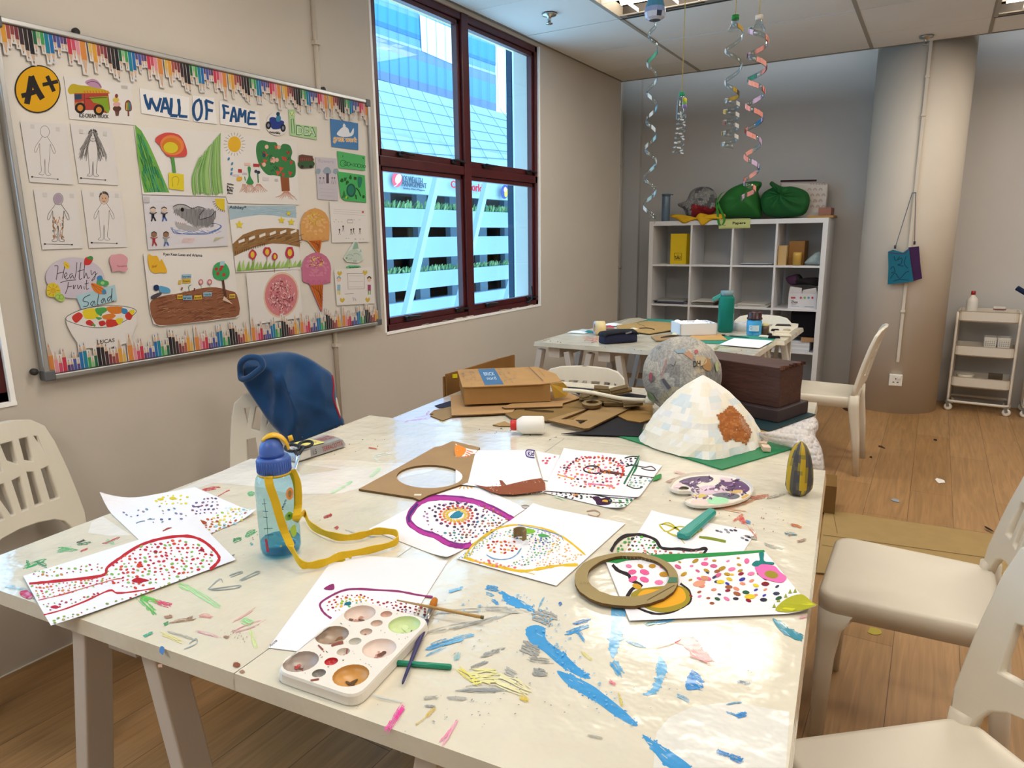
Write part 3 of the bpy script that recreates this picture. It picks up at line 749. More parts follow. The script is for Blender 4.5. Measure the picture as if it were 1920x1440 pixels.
# right table
mb = cover_base(T, .0006, .715, 0, 1.2535, (1, 1, 1, 0)); cv = Canvas(zt, (0, 0, 1), 8e-6, .0002, mb)
B1, B2, GY = '#3f9ad8', '#6fb4e0', '#9a9b98'
cv.poly([(1225, 1440), (1230, 1375), (1255, 1345), (1300, 1325), (1370, 1316), (1480, 1335), (1474, 1440)], '#e6e4dd')
daub(cv, [(986, 1180), (1005, 1172), (1022, 1180), (1025, 1200), (1060, 1228), (1085, 1252), (1108, 1272), (1085, 1268), (1050, 1248), (1020, 1222), (995, 1206)], B1)
daub(cv, [(1044, 1258), (1075, 1268), (1110, 1285), (1130, 1300), (1165, 1328), (1195, 1358), (1185, 1360), (1150, 1340), (1120, 1318), (1090, 1300), (1062, 1282)], B1)
daub(cv, [(1204, 1378), (1228, 1392), (1262, 1412), (1296, 1440), (1255, 1440), (1230, 1415)], B1)
daub(cv, [(940, 1108), (958, 1118), (985, 1130), (1005, 1148), (985, 1142), (955, 1134), (945, 1122)], B1)
daub(cv, [(1148, 1138), (1172, 1146), (1168, 1180), (1160, 1210), (1150, 1235), (1142, 1215), (1146, 1178)], B2)
daub(cv, [(1236, 1230), (1250, 1250), (1246, 1270), (1236, 1290), (1225, 1302), (1205, 1303), (1218, 1296), (1230, 1278), (1232, 1255)], B2)
daub(cv, [(1290, 1270), (1300, 1258), (1315, 1272), (1314, 1290), (1296, 1294), (1285, 1288)], '#2f88cf')
daub(cv, [(1265, 1205), (1285, 1195), (1305, 1200), (1320, 1222), (1337, 1238), (1318, 1240), (1298, 1228), (1285, 1212)], '#dd5760')
daub(cv, [(1448, 1160), (1465, 1168), (1480, 1180), (1502, 1192), (1502, 1200), (1484, 1196), (1462, 1182)], '#3c8fa5')
for a, b, wd, c in [((910, 1102), (935, 1106), 8, B1), ((912, 1112), (925, 1118), 5, B2), ((922, 1124), (935, 1134), 4, B1), ((1075, 1170), (1105, 1162), 5, '#4486c8'), ((1060, 1190), (1100, 1175), 6, B1), ((1078, 1180), (1096, 1202), 6, B1), ((1150, 1240), (1165, 1265), 12, B2), ((1048, 1130), (1052, 1136), 5, '#4a7cc0'),
                    ((1020, 1120), (1010, 1140), 3, B2), ((1145, 1245), (1165, 1268), 5, B1), ((1270, 1305), (1292, 1315), 5, B2), ((1172, 1202), (1210, 1215), 3, '#7ab4d8'), ((1210, 1172), (1228, 1168), 5, '#3d9db0'), ((1228, 1170), (1262, 1162), 6, '#5aa8d8'), ((1362, 1322), (1390, 1318), 3, '#6aa0c0'), ((1380, 1345), (1398, 1338), 9, '#2f88cf'), ((1360, 1335), (1380, 1342), 3, B1),
                    ((1345, 1410), (1370, 1418), 7, '#2f88cf'), ((1368, 1418), (1392, 1428), 9, '#2f88cf'), ((1382, 1278), (1408, 1282), 3, '#4b7fa8'),
                    ((1000, 1150), (1042, 1165), 20, '#a9a9a6'), ((978, 1212), (1010, 1225), 18, '#a8a7a2'), ((990, 1236), (1036, 1242), 6, GY), ((902, 1232), (945, 1216), 4, GY), ((880, 1255), (912, 1242), 6, GY), ((1000, 1260), (1026, 1264), 12, GY), ((948, 1258), (966, 1266), 12, '#b5b5b0'), ((862, 1295), (950, 1295), 8, GY), ((795, 1310), (820, 1308), 5, '#abaaa4'), ((796, 1324), (816, 1326), 4, GY), ((838, 1310), (875, 1312), 4, '#b2b1ab'),
                    ((790, 1190), (900, 1165), 3, '#b4b3ac'), ((850, 1180), (960, 1150), 3, '#adaca6'), ((905, 1140), (985, 1148), 5, '#b9b8b2'), ((820, 1150), (930, 1145), 3, '#b4b4ae'),
                    ((800, 1218), (850, 1200), 8, B1), ((830, 1210), (865, 1200), 7, B2), ((800, 1230), (835, 1215), 3, B2), ((845, 1200), (890, 1190), 4, B2), ((855, 1240), (860, 1225), 8, '#9cc3c8'), ((842, 1110), (868, 1104), 5, B2),
                    ((880, 1270), (930, 1268), 26, '#e9e4a0'), ((860, 1255), (900, 1285), 10, '#e8dd5a'), ((930, 1275), (990, 1300), 20, '#ece6b4'), ((975, 1308), (990, 1315), 8, '#e4c93e'), ((800, 1345), (815, 1330), 5, '#d9b64a'), ((780, 1360), (800, 1345), 3, '#dbbf66'), ((1090, 1222), (1110, 1240), 4, '#dcd26a'), ((1160, 1300), (1166, 1325), 3, '#dcc84a'),
                    ((725, 1372), (755, 1325), 10, '#f04fa8'), ((742, 1350), (757, 1326), 6, '#f23fa4'), ((832, 1398), (858, 1350), 6, '#f4a3c0'), ((825, 1392), (845, 1370), 4, '#ee8fb4'), ((1100, 1380), (1130, 1386), 2.5, '#a9a79c'), ((752, 1318), (680, 1300), 3, '#c9d3d8'), ((1142, 1278), (1154, 1285), 6, '#e47f93'), ((1290, 1228), (1330, 1245), 4, '#e0808a'), ((1230, 1215), (1275, 1200), 3, '#e9a6a4'),
                    ((1345, 1110), (1352, 1114), 4, '#c0483f'), ((1500, 1160), (1515, 1156), 3, '#e3a3b0'), ((1376, 978), (1392, 966), 4, '#d96a55'), ((1420, 1010), (1400, 985), 3, '#d98a70'), ((1388, 972), (1396, 982), 8, '#e0524f'), ((1398, 978), (1408, 982), 5, '#5c8fc0'), ((1484, 985), (1502, 990), 4, '#d07a55'), ((1470, 1001), (1494, 1004), 4, '#447f9a'), ((1310, 940), (1390, 960), 6, '#e6b89a'), ((1330, 955), (1410, 940), 3, '#d8916b'), ((1405, 935), (1440, 930), 4, '#cf7e63'), ((1265, 885), (1290, 892), 4, '#e0a9a2'), ((1250, 905), (1275, 898), 3, '#b5876b'),
                    ((1432, 1020), (1465, 1030), 3, '#a3a79c'), ((1495, 1017), (1510, 1013), 4, '#a98878'), ((1440, 935), (1470, 928), 3, '#a29a8c'), ((1090, 930), (1110, 925), 3, '#c9e9c0'), ((1040, 932), (1060, 940), 3, '#c8e8c4'), ((1395, 1005), (1420, 1012), 2.5, '#8f8577')]:
    smear(cv, a, b, wd, c, 3 if wd < 9 else 5)
cv.line([(1100, 960), (1115, 958), (1125, 964), (1118, 970), (1102, 966)], 1.5, '#b0806a', 3)
blotch(cv, [(760, 1180), (960, 1200), (1000, 1330), (820, 1330)], '#a09e98', 70, 30, .9); blotch(cv, [(800, 1150), (980, 1120), (1060, 1200)], '#8bb9dc', 60, 22, 1.1); blotch(cv, [(1080, 1330), (1250, 1290), (1440, 1250)], '#8a9496', 30, 26, .8)
blotch(cv, [(1010, 1150), (1080, 1260), (1180, 1360)], B2, 60, 16, 1.1); blotch(cv, [(1250, 940), (1420, 960), (1500, 1020)], '#b06f50', 40, 22, .7); blotch(cv, [(640, 1300), (760, 1420)], '#8f887c', 16, 20, .6)
cover = mb.build('plastic_tablecloth', M_COVER, None, origin=T(.36, .6, TZ)); tag(cover, 'clear glossy plastic cover smeared with blue and grey paint, nearest the camera', 'table cover')
# table under the cardboard
mb = cover_base(T, -.62, .66, 1.256, 2.03); cv = Canvas(zt, (0, 0, 1), 8e-6, .0002, mb)
cv.poly([(736, 786), (840, 742), (870, 760), (860, 800), (850, 798), (770, 792)], '#e4e2ea')
for a, b, wd, c in [((780, 785), (815, 778), 6, '#d9c6dc'), ((760, 790), (800, 785), 3, '#e2aab8'), ((800, 792), (840, 796), 8, '#e7e6e4'), ((822, 786), (840, 794), 5, '#eae05a'), ((800, 778), (805, 770), 3, '#d84a52')]: smear(cv, a, b, wd, c)
blotch(cv, [(880, 800), (1040, 822)], '#5d554c', 12, 8, .7)
cover = mb.build('plastic_tablecloth', M_COVER, None, origin=T(0, 1.6, TZ)); tag(cover, 'clear glossy plastic cover under the cardboard pile', 'table cover')
# far tables
mb = cover_base(T2, 0, 1.2, 0, .632); cv = Canvas(zt, (0, 0, 1), 8e-6, .0002, mb)
for a, b, wd, c in [((1095, 634), (1130, 636), 6, '#e6a08c'), ((1110, 640), (1135, 630), 5, '#e0897a'), ((1345, 650), (1365, 652), 4, '#ece4b8'), ((1338, 655), (1350, 650), 3, '#b3a56a'), ((1010, 640), (1030, 636), 2, '#b7a48a')]: smear(cv, a, b, wd, c)
blotch(cv, [(1010, 640), (1200, 655), (1400, 662)], '#6f6152', 22, 6, .5)
tag(mb.build('plastic_tablecloth', M_COVER, None, origin=T2(.6, .3, TZ)), 'plastic cover on the far table under the navy pencil case', 'table cover')
mb = cover_base(T2, .05, 1.245, .64, 1.28); tag(mb.build('plastic_tablecloth', M_COVER, None, origin=T2(.6, .9, TZ)), 'plastic cover on the far table nearest the cube shelf', 'table cover')

# ------------------------------------------------------------------ cube shelf
M_SHELF = mat('white_foil', '#dedee0', .4)
SX0, SX1, SY = -2.226, -.756, 6.088; st = .038; it = .016
t = thing('cube_shelf', ((SX0 + SX1) / 2, SY + .195, 0), 'white open cube shelf of four columns against the back wall', 'shelf')
for a, b_ in (((SX0, SY, 0), (SX0 + st, SY + .39, 1.47)), ((SX1 - st, SY, 0), (SX1, SY + .39, 1.47))): MB().span(a, b_).build('side_panel', M_SHELF, t)
MB().span((SX0 + st, SY, 1.47 - st), (SX1 - st, SY + .39, 1.47)).build('top_panel', M_SHELF, t); MB().span((SX0 + st, SY, 0), (SX1 - st, SY + .39, st)).build('bottom_panel', M_SHELF, t)
cw = (1.47 - 2 * st - 3 * it) / 4
SHX = [SX0 + st + k * (cw + it) for k in range(4)]; SHZ = [st + k * (cw + it) for k in range(4)]
for k in range(1, 4):
    MB().span((SHX[k] - it, SY + .003, st), (SHX[k], SY + .387, 1.47 - st)).build('divider', M_SHELF, t)
    for j in range(4): MB().span((SHX[j], SY + .004, SHZ[k] - it), (SHX[j] + cw, SY + .386, SHZ[k])).build('shelf_board', M_SHELF, t)

# ------------------------------------------------------------------ display board
bt = thing('display_board', (X0 + .015, 1.89, .925), 'large framed white display board covered with pupils\' drawings', 'board')
BY0, BY1, BZ0, BZ1 = 1.094, 2.692, .925, 2.006; BX = X0 + .022
MB().span((X0 + .002, BY0 + .01, BZ0 + .01), (BX, BY1 - .01, BZ1 - .01)).build('panel', mat('board_lining', '#dcd6ce', .5, bump=.5, bscale=6, bdist=.006, vary=.05, vscale=3), bt)
for a, b_, c, d in ((BY0, BY1, BZ0, BZ0 + .018), (BY0, BY1, BZ1 - .018, BZ1), (BY0, BY0 + .018, BZ0, BZ1), (BY1 - .018, BY1, BZ0, BZ1)):
    MB().span((X0 + .002, a, c), (X0 + .036, b_, d)).build('frame_rail', M_ALU, bt, bevel=.004)
for y in (BY0, BY1 - .03):
    for z in (BZ0, BZ1 - .03): MB('#5d5f62').span((X0 + .001, y - .002, z - .002), (X0 + .038, y + .032, z + .032)).build('corner_cap', M_V, bt, bevel=.005)
for px_, py_ in ((62, 697), (140, 60), (604, 168)):
    p = onx(px_, py_, X0 + .012); m = MB('#2d2a28'); m.smooth = True; m.lathe([(0, 0), (.011, 0), (.011, .012), (0, .014)], p, 12, Matrix.Rotation(PI / 2, 3, 'Y')); m.build('fixing_clip', M_V, bt)
# ------------------------------------------------------------------ sheets pinned on the display board
M_PAPER = mat('paper', None, .75, spec=.2)
PN = [0]
Z1 = lambda x, y: (x / 4, 20 + y / 4)
Z2 = lambda x, y: (240 + x / 4, 20 + y / 4)
Z3 = lambda x, y: (x / 3.79, 340 + y / 3.79)
Z4 = lambda x, y: (240 + x / 4, 340 + y / 4)
PW = '#dcd8d6'
def board(conv, quad, name, label, cat, fn, col=PW, group=None, blob=False):
    PN[0] += 1; X = BX + .0012 + PN[0] * .00012
    at = lambda x, y: onx(*conv(x, y), X)
    if blob: quad = [tuple(p)[:2] for p in smooth_path([(a, b, 0) for a, b in quad], 4, True)]
    mb = MB(col); mb.prism([at(*p) for p in quad], (.0009, 0, 0))
    cv = Canvas(at, (1, 0, 0), 1.6e-5, .00095, mb)
    fn(cv)
    return tag(mb.build(name, M_PAPER), label, cat, group)
K = '#2c2829'
def f(c):
    c.ell((282, 588), 163, 171, '#d8a21f', .2, 36)
    for p in ([(200, 700), (218, 600), (235, 492)], [(232, 492), (275, 590), (318, 662)]): c.line(p, 44, K, 3)
    c.line([(160, 640), (225, 622), (285, 600)], 36, K); c.line([(318, 556), (380, 543), (434, 530)], 28, K); c.line([(352, 490), (378, 548), (404, 606)], 30, K)
PN[0] += 4
ringp = [(282 + 172 * math.cos(a * PI / 18), 588 + 180 * math.sin(a * PI / 18)) for a in range(36)]
board(Z1, ringp, 'badge', 'round yellow A+ badge at the top of the display board', 'badge', f, '#2f2a2a')
def f(c):
    c.blob([(508, 590), (540, 550), (600, 560), (700, 570), (800, 600), (815, 625), (700, 620), (560, 625), (520, 625)], '#b9a32f')
    c.blob([(640, 530), (690, 512), (735, 530), (762, 580), (700, 575), (650, 555)], '#b28aa8'); c.line([(650, 545), (690, 530), (735, 545), (755, 575)], 5, '#6a4568')
    c.poly([(555, 620), (810, 618), (825, 740), (800, 770), (690, 745), (560, 748)], '#a8433a'); c.poly([(668, 650), (805, 640), (822, 745), (810, 772), (775, 740), (745, 700), (700, 690)], '#7f9c2f')
    c.poly([(556, 628), (612, 626), (612, 665), (560, 668)], '#33465c'); c.poly([(560, 690), (625, 680), (628, 720), (566, 722)], '#bf7d4d')
    for x in range(630, 810, 22): c.line([(x, 600), (x + 6, 620)], 7, '#d2682e', 0)
    c.line([(640, 660), (800, 650)], 5, '#5c2a28', 0); c.line([(630, 625), (632, 745)], 4, '#5c2a28', 0)
    for x, y in ((600, 730), (740, 745)): c.ell((x, y), 40, 42, '#2e2624'); c.ell((x, y), 22, 24, '#c98238')
    c.poly([(858, 745), (895, 745), (888, 790), (866, 790)], '#6a4a40'); c.ell((876, 735), 32, 22, '#5a3a34'); c.ell((874, 702), 28, 18, '#d5a4a0'); c.ell((868, 670), 24, 18, '#c9b050'); c.ell((872, 640), 12, 16, '#7b3a34')
    c.blob([(938, 690), (960, 670), (982, 695), (984, 750), (940, 748)], '#7d4038'); c.line([(950, 690), (948, 745)], 9, '#c7a53c', 0); c.line([(960, 685), (960, 748)], 9, '#4f8f4a', 0); c.line([(972, 690), (974, 748)], 9, '#3f7a9a', 0); c.line([(961, 750), (962, 792)], 12, '#7a4a38', 0)
    c.text('ICE-CREAM TRUCK', [(592, 800), (812, 808), (812, 782), (592, 770)], K, 1)
    c.poly([(905, 560), (955, 565), (955, 590), (908, 585)], '#b9b4b2')
board(Z1, [(478, 492), (982, 548), (1003, 858), (520, 812)], 'drawing', 'ice-cream truck drawing beside the yellow A+ badge', 'drawing', f)
NB = '#274f80'
def f(c):
    for p in ([(1082, 628), (1098, 690), (1116, 742)], [(1116, 742), (1132, 655)], [(1132, 655), (1150, 700), (1178, 755)], [(1178, 755), (1205, 655)], [(1208, 765), (1222, 700), (1234, 652)], [(1236, 652), (1256, 715), (1270, 775)], [(1216, 730), (1262, 732)], [(1284, 655), (1282, 720), (1276, 785)], [(1276, 785), (1330, 790)], [(1336, 662), (1345, 730), (1340, 790)], [(1340, 790), (1405, 796)]): c.line(p, 22, NB, 3, False, .15)
board(Z1, [(1045, 580), (1418, 650), (1420, 825), (1060, 770)], 'title_card', 'white card with the blue word WALL', 'title card', f, '#e4e2e2', 'title cards')
def f(c):
    c.line([(1500, 665), (1462, 690), (1450, 750), (1468, 815), (1498, 805), (1512, 740), (1500, 670)], 20, NB, 3, False, .12)
    for p in ([(1540, 672), (1550, 750), (1545, 820)], [(1538, 672), (1600, 695)], [(1542, 742), (1596, 752)]): c.line(p, 21, NB, 3, False, .12)
board(Z1, [(1442, 636), (1605, 655), (1628, 852), (1452, 830)], 'title_card', 'white card with the blue word OF', 'title card', f, '#e4e2e2', 'title cards')
def f(c):
    for p in ([(712, 712), (722, 760), (718, 812)], [(704, 708), (755, 722)], [(716, 765), (760, 768)], [(768, 835), (780, 770), (792, 722)], [(792, 722), (806, 780), (812, 838)], [(776, 790), (806, 796)], [(826, 835), (830, 780), (838, 732)], [(838, 732), (852, 800)], [(852, 800), (878, 745)], [(878, 745), (880, 842)], [(908, 760), (902, 805), (898, 850)], [(908, 758), (950, 766)], [(904, 806), (955, 808)], [(898, 850), (966, 852)]): c.line(p, 18, NB, 3, False, .12)
board(Z2, [(685, 675), (978, 762), (990, 892), (692, 850)], 'title_card', 'white card with the blue word FAME', 'title card', f, '#e4e2e2', 'title cards')
def f(c):
    c.blob([(1060, 810), (1090, 798), (1140, 820), (1170, 835), (1150, 880), (1090, 890), (1065, 860)], '#2f3f86'); c.blob([(1110, 800), (1125, 775), (1145, 800), (1140, 830), (1115, 830)], '#3d7fa0'); c.ell((1124, 775), 14, 16, '#25405c')
    for x, y in ((1052, 860), (1162, 880)): c.ell((x, y), 20, 30, '#2b2a30'); c.ell((x, y), 9, 15, '#7f8590')
    c.text('motorbike', [(1060, 918), (1140, 928), (1140, 908), (1060, 900)], K, 1)
board(Z2, [(1110, 762), (1170, 800), (1185, 860), (1180, 915), (1120, 938), (1060, 915), (1035, 860), (1055, 790)], 'cutout', 'small round cutout with a blue motorbike', 'paper cutout', f, PW, None, True)
def f(c):
    G2 = '#4f7d55'
    c.line([(1222, 815), (1240, 812), (1248, 920), (1228, 918)], 5, G2, 0, True); c.ell((1228, 775), 16, 18, '#cfdf9a'); c.line([(1215, 765), (1228, 790), (1240, 765)], 4, G2)
    c.text('DEA', [(1262, 930), (1408, 945), (1408, 880), (1262, 860)], G2, 3); c.text('DEA', [(1266, 926), (1404, 940), (1404, 885), (1266, 865)], '#c5dcc0', 0)
board(Z2, [(1203, 740), (1250, 742), (1252, 850), (1415, 872), (1416, 970), (1215, 935)], 'cutout', 'pale green cutout of the word iDEA', 'paper cutout', f, '#a9c99a')
def f(c):
    c.blob([(1565, 925), (1590, 890), (1620, 870), (1650, 885), (1665, 920), (1690, 880), (1690, 925), (1660, 945), (1600, 945)], '#dfe3ea'); c.blob([(1610, 870), (1618, 845), (1632, 868)], '#dfe3ea')
    c.text('great work', [(1540, 992), (1715, 1000), (1715, 950), (1540, 935)], '#e2e0dd', 3.5); c.text('great work', [(1540, 992), (1715, 1000), (1715, 950), (1540, 935)], '#d59a3a', 1)
board(Z2, [(1515, 810), (1725, 845), (1727, 1046), (1527, 1020)], 'poster', 'blue great work poster with a white elephant in the top corner of the board', 'poster', f, '#4f7fb4')
def body(o, sx, sy, hair=None, legs=None, tint=None, dy=0):
    def f(c):
        X = lambda x, y: (o[0] + x * sx, o[1] + y * sy + x * dy)
        if hair == 'long':
            for i in range(46):
                s_ = rnd.choice((-1, 1)); a = rnd.uniform(0, 1); c.line([X(s_ * 18 * a, -5), X(s_ * (25 + 45 * a), 60 + 10 * a), X(s_ * (45 + 75 * a), 130 + 90 * rnd.random())], 4, rnd.choice(['#7f7b7a', '#979392', '#6a6665']), 3)
        if tint: c.ell(X(0, 25), 32 * sx, 36 * sy, tint)
        if legs:
            for q in range(60):
                x = rnd.uniform(-42, 42); y = rnd.uniform(150, 300)
                if abs(x) < 10 and y > 225: continue
                c.line([X(x, y), X(x + rnd.uniform(-4, 4), y + rnd.uniform(8, 24))], 5, rnd.choice(legs), 0)
        w_ = 2.6
        c.line([X(-36 * math.cos(a * PI / 10) * 1, 25 - 40 * math.sin(a * PI / 10)) for a in range(-8, 19)], w_, '#4a4645', 2, False)
        c.line([X(-20, 60), X(-38, 85), X(-72, 130), X(-82, 165), X(-70, 172), X(-52, 135), X(-42, 110), X(-40, 160), X(-34, 230), X(-28, 300), X(-46, 318), X(-40, 326), X(-8, 322), X(-4, 270), X(0, 215)], w_, '#4a4645', 4)
        c.line([X(20, 60), X(38, 85), X(72, 130), X(82, 165), X(70, 172), X(52, 135), X(42, 110), X(40, 160), X(34, 230), X(28, 300), X(46, 318), X(40, 326), X(8, 322), X(4, 270), X(0, 215)], w_, '#4a4645', 4)
        if hair:
            for i in range(26): a = PI * rnd.random(); c.line([X(-34 * math.cos(a), 20 - 30 * math.sin(a)), X(-40 * math.cos(a), 14 - 42 * math.sin(a))], 5, '#4b4644', 0)
            for s_ in (-1, 1): c.ell(X(s_ * 12, 22), 3.5, 3.5, K)
            c.line([X(-10, 42), X(0, 47), X(10, 42)], 2.5, K)
        c.line([X(-100, 345), X(105, 350)], 3, '#4a4645', 0); c.ell(X(-100, 345), 8, 6, K); c.ell(X(103, 350), 6, 5, K)
        for u in ((-115, -20), (85, -12)): c.poly([X(u[0], u[1]), X(u[0] + 32, u[1] + 1), X(u[0] + 33, u[1] + 32), X(u[0] + 1, u[1] + 30)], '#c9c5c4')
    return f
board(Z1, [(150, 830), (500, 852), (548, 1305), (222, 1285)], 'drawing', 'bald pencil body outline, upper left of the four figure sheets', 'drawing', body((335, 880), .95, 1.08, dy=.06), '#d6d2d2')
board(Z1, [(525, 848), (838, 880), (888, 1310), (590, 1292)], 'drawing', 'body outline with long scribbled grey hair', 'drawing', body((695, 915), .9, 1.0, 'long', dy=.05), '#d6d2d2')
board(Z3, [(238, 60), (540, 68), (590, 475), (300, 485)], 'drawing', 'body outline with brown coloured trousers and purple face', 'drawing', body((412, 100), .95, 1.0, None, ['#c08a5c', '#a9744a', '#c99f78', '#4f6b6a'], '#a596a8'), '#d6d2d2')
board(Z3, [(580, 62), (855, 70), (905, 466), (632, 474)], 'drawing', 'uncoloured body outline with short dark hair', 'drawing', body((738, 98), .88, .98, 'short', None, '#c8a58c'), '#d6d2d2')
def f(c):
    lv = [(1010, 855), (1060, 900), (1110, 990), (1160, 1100), (1210, 1220), (1270, 1365), (1180, 1360), (1080, 1365), (1055, 1250), (1030, 1090)]
    c.poly(lv, '#6fa64e')
    for i in range(110):
        y = rnd.uniform(900, 1340); x0 = 1012 + (y - 855) * .13; x1 = 1040 + (y - 870) * .45; x = rnd.uniform(x0 + 5, x1); L_ = rnd.uniform(40, 130)
        if y + L_ > 1362: L_ = 1362 - y
        c.line([(x, y), (x + L_ * .3, y + L_)], 6, rnd.choice(['#3f7f4a', '#5d9c46', '#82b45a', '#347a52', '#46a06e'] if y < 1150 else ['#2f7350', '#3f8f62', '#47a583', '#5fa04c']), 0)
    for i in range(120):
        x = rnd.uniform(1440, 1655); yt = 930 + (1640 - x) * .95 * rnd.uniform(.9, 1.1); yb_ = 1385
        if yt > 1180: yt = 1180
        c.line([(x + (1640 - x) * .25, yt), (x - 4, (yt + yb_) / 2), (x + 2 + (x - 1440) * .06, yb_ - rnd.uniform(0, 30))], 5, rnd.choice(['#8fb86a', '#7aa85c', '#a5c785', '#5f8f58', '#9dbf7a']), 3)
    c.blob([(1180, 940), (1250, 915), (1340, 935), (1385, 1010), (1395, 1085), (1330, 1098), (1250, 1090), (1200, 1020), (1160, 975)], '#c9504a'); c.ell((1285, 1010), 90, 75, '#d8804a', .2, 20); c.ell((1280, 1015), 72, 60, '#c9752f', .2); c.ell((1275, 1028), 55, 42, '#cfc034', .1)
    c.line([(1288, 1098), (1296, 1160), (1303, 1218)], 24, '#57934a'); c.poly([(1258, 1215), (1372, 1228), (1375, 1350), (1262, 1335)], '#d6c332'); c.line([(1290, 1320), (1285, 1260), (1315, 1245), (1335, 1265), (1325, 1310)], 5, '#a8962c')
board(Z1, [(1005, 868), (1660, 912), (1690, 1395), (1068, 1378)], 'drawing', 'large drawing of a red and orange flower between two green leaves', 'drawing', f)
def f(c):
    c.ell((797, 1002), 50, 60, '#d9ab33', 0, 20)
    for a in range(20): t_ = a * PI / 10; c.line([(797 + 56 * math.cos(t_), 1002 + 66 * math.sin(t_)), (797 + 82 * math.cos(t_), 1002 + 88 * math.sin(t_))], 3, '#5a5248', 0)
    c.poly([(1140, 1240), (1205, 1235), (1212, 1352), (1152, 1355)], '#8a5236')
    c.blob([(965, 1000), (1000, 972), (1060, 985), (1110, 990), (1130, 1030), (1160, 1000), (1210, 1010), (1230, 1060), (1222, 1110), (1252, 1140), (1250, 1240), (1180, 1250), (1100, 1235), (1040, 1228), (985, 1160), (960, 1070)], '#3d7a4a')
    for i in range(13): x, y = rnd.uniform(985, 1215), rnd.uniform(1005, 1215); c.poly([(x, y), (x + rnd.uniform(25, 42), y + 8), (x + 12, y + rnd.uniform(26, 40))], rnd.choice(['#b8463c', '#c4523f']))
    for i in range(8): x, y = rnd.uniform(990, 1210), rnd.uniform(1010, 1210); c.ell((x, y), 14, 16, rnd.choice(['#d5a898', '#2f4a5c', '#d8b4a0']))
    for i in range(9): x, y = rnd.uniform(1000, 1190), rnd.uniform(990, 1200); c.line([(x, y), (x + 8, y + 16), (x + 16, y - 4), (x + 24, y + 12)], 3, '#26402c')
    for o_, n_, w_ in ((1185, 12, 62), (912, 9, 50), (978, 9, 50), (868, 6, 26)):
        for i in range(n_): t_ = (i / (n_ - 1) - .5) * 2; c.line([(o_ + t_ * 12, 1300 if o_ < 1100 else 1352), (o_ + t_ * w_ * .7, 1330 if o_ < 1100 else 1385), (o_ + t_ * w_ * 1.3, rnd.uniform(1345, 1370) if o_ < 1100 else rnd.uniform(1395, 1425))], 2.5, '#c98a70')
    c.blob([(895, 1175), (918, 1178), (915, 1240), (940, 1290), (915, 1305), (885, 1290), (902, 1240)], '#3c8a52'); c.line([(970, 1220), (975, 1290)], 8, '#3c7a52', 0); c.ell((957, 1205), 12, 12, '#2f3550'); c.ell((977, 1212), 12, 12, '#2f3550'); c.line([(872, 1245), (878, 1275)], 6, '#3c8a52', 0)
    for x, y, w_, h, co in ((868, 1140, 48, 22, '#d9b9ae'), (936, 1148, 48, 22, '#a83a3e'), (823, 1188, 28, 26, '#b03c44'), (855, 1215, 34, 14, '#bdb2c4'), (780, 1228, 50, 12, '#c4bac8'), (1008, 1248, 46, 26, '#cfc9cc'), (1098, 1260, 24, 18, '#bbb5b5')): c.poly([(x, y), (x + w_, y + 2), (x + w_, y + h + 2), (x, y + h)], co)
    c.blob([(815, 1250), (850, 1248), (848, 1275), (815, 1276)], '#d8a83a')
    for x, y in ((752, 1112), (778, 1148), (776, 1190), (772, 1222)): c.ell((x, y), 8, 13, '#4b87b0', .4)
    for i, s_ in enumerate(('Ashley', 'Pam', 'BEATRIZ', 'Jan')): c.text(s_, [(740, 1308 + i * 22), (790 - i * 3, 1314 + i * 22), (790 - i * 3, 1300 + i * 22), (740, 1290 + i * 22)], K, .8)
board(Z2, [(693, 912), (1262, 985), (1284, 1457), (750, 1442), (728, 1380)], 'drawing', 'collage of a yellow sun and a large green apple tree with roots', 'drawing', f)
def f(c):
    c.blob([(1283, 1110), (1300, 1090), (1378, 1098), (1385, 1130), (1290, 1135)], '#6d4038'); c.blob([(1282, 1135), (1385, 1128), (1388, 1168), (1290, 1172)], '#3c5c3f')
    for x in (1305, 1370): c.ell((x, 1170), 12, 12, '#332e2e')
    for x in range(1295, 1375, 14): c.line([(x, 1105), (x, 1125)], 4, '#8f5a52', 0)
board(Z2, [(1282, 1085), (1305, 1078), (1385, 1090), (1392, 1178), (1300, 1185), (1278, 1165)], 'cutout', 'small dark green and brown truck cutout', 'paper cutout', f, '#59504a')
def f(c):
    for x, r_ in ((1425, 20), (1492, 30), (1556, 22)): c.ell((x, 1205), r_, r_, '#8fa0ae', 0, 12, False, .15)
    c.line([(1495, 1220), (1496, 1295)], 20, '#5a4c58', 0); c.text('flowers', [(1425, 1138), (1540, 1146), (1540, 1120), (1425, 1112)], '#a39ca6', 0)
    for x in (1440, 1465, 1530, 1548): c.line([(x - 8, 1300), (x, 1262), (x + 8, 1300)], 2.5, '#6a6268', 0); c.ell((x, 1255), 6, 7, '#6a6268')
    for y in (1335, 1360, 1385): c.line([(1440, y), (1550, y + 8)], 2, '#aaa4ac', 0)
board(Z2, [(1405, 1098), (1562, 1108), (1575, 1424), (1424, 1414)], 'drawing', 'grey pencil drawing of trees left of the bright green sheets', 'drawing', f, '#bfbac4')
def f(c):
    for i, r_ in enumerate((22, 14, 14, 4, 9, 11, 13, 9, 9)): c.line([(1612 + i * 20 + r_ * math.cos(a), 1145 + i * 3 + r_ * 1.1 * math.sin(a)) for a in [k * PI / 5 for k in range(11)]], 3.5, '#27502f', 0)
    c.line([(1610, 1085), (1610, 1100)], 4, '#27502f', 0); c.line([(1758, 1100), (1768, 1112)], 5, '#27502f', 0)
board(Z2, [(1568, 1052), (1778, 1090), (1778, 1200), (1580, 1180)], 'drawing', 'narrow bright green sheet with a row of circles', 'drawing', f, '#55b06a', 'bright green sheets')
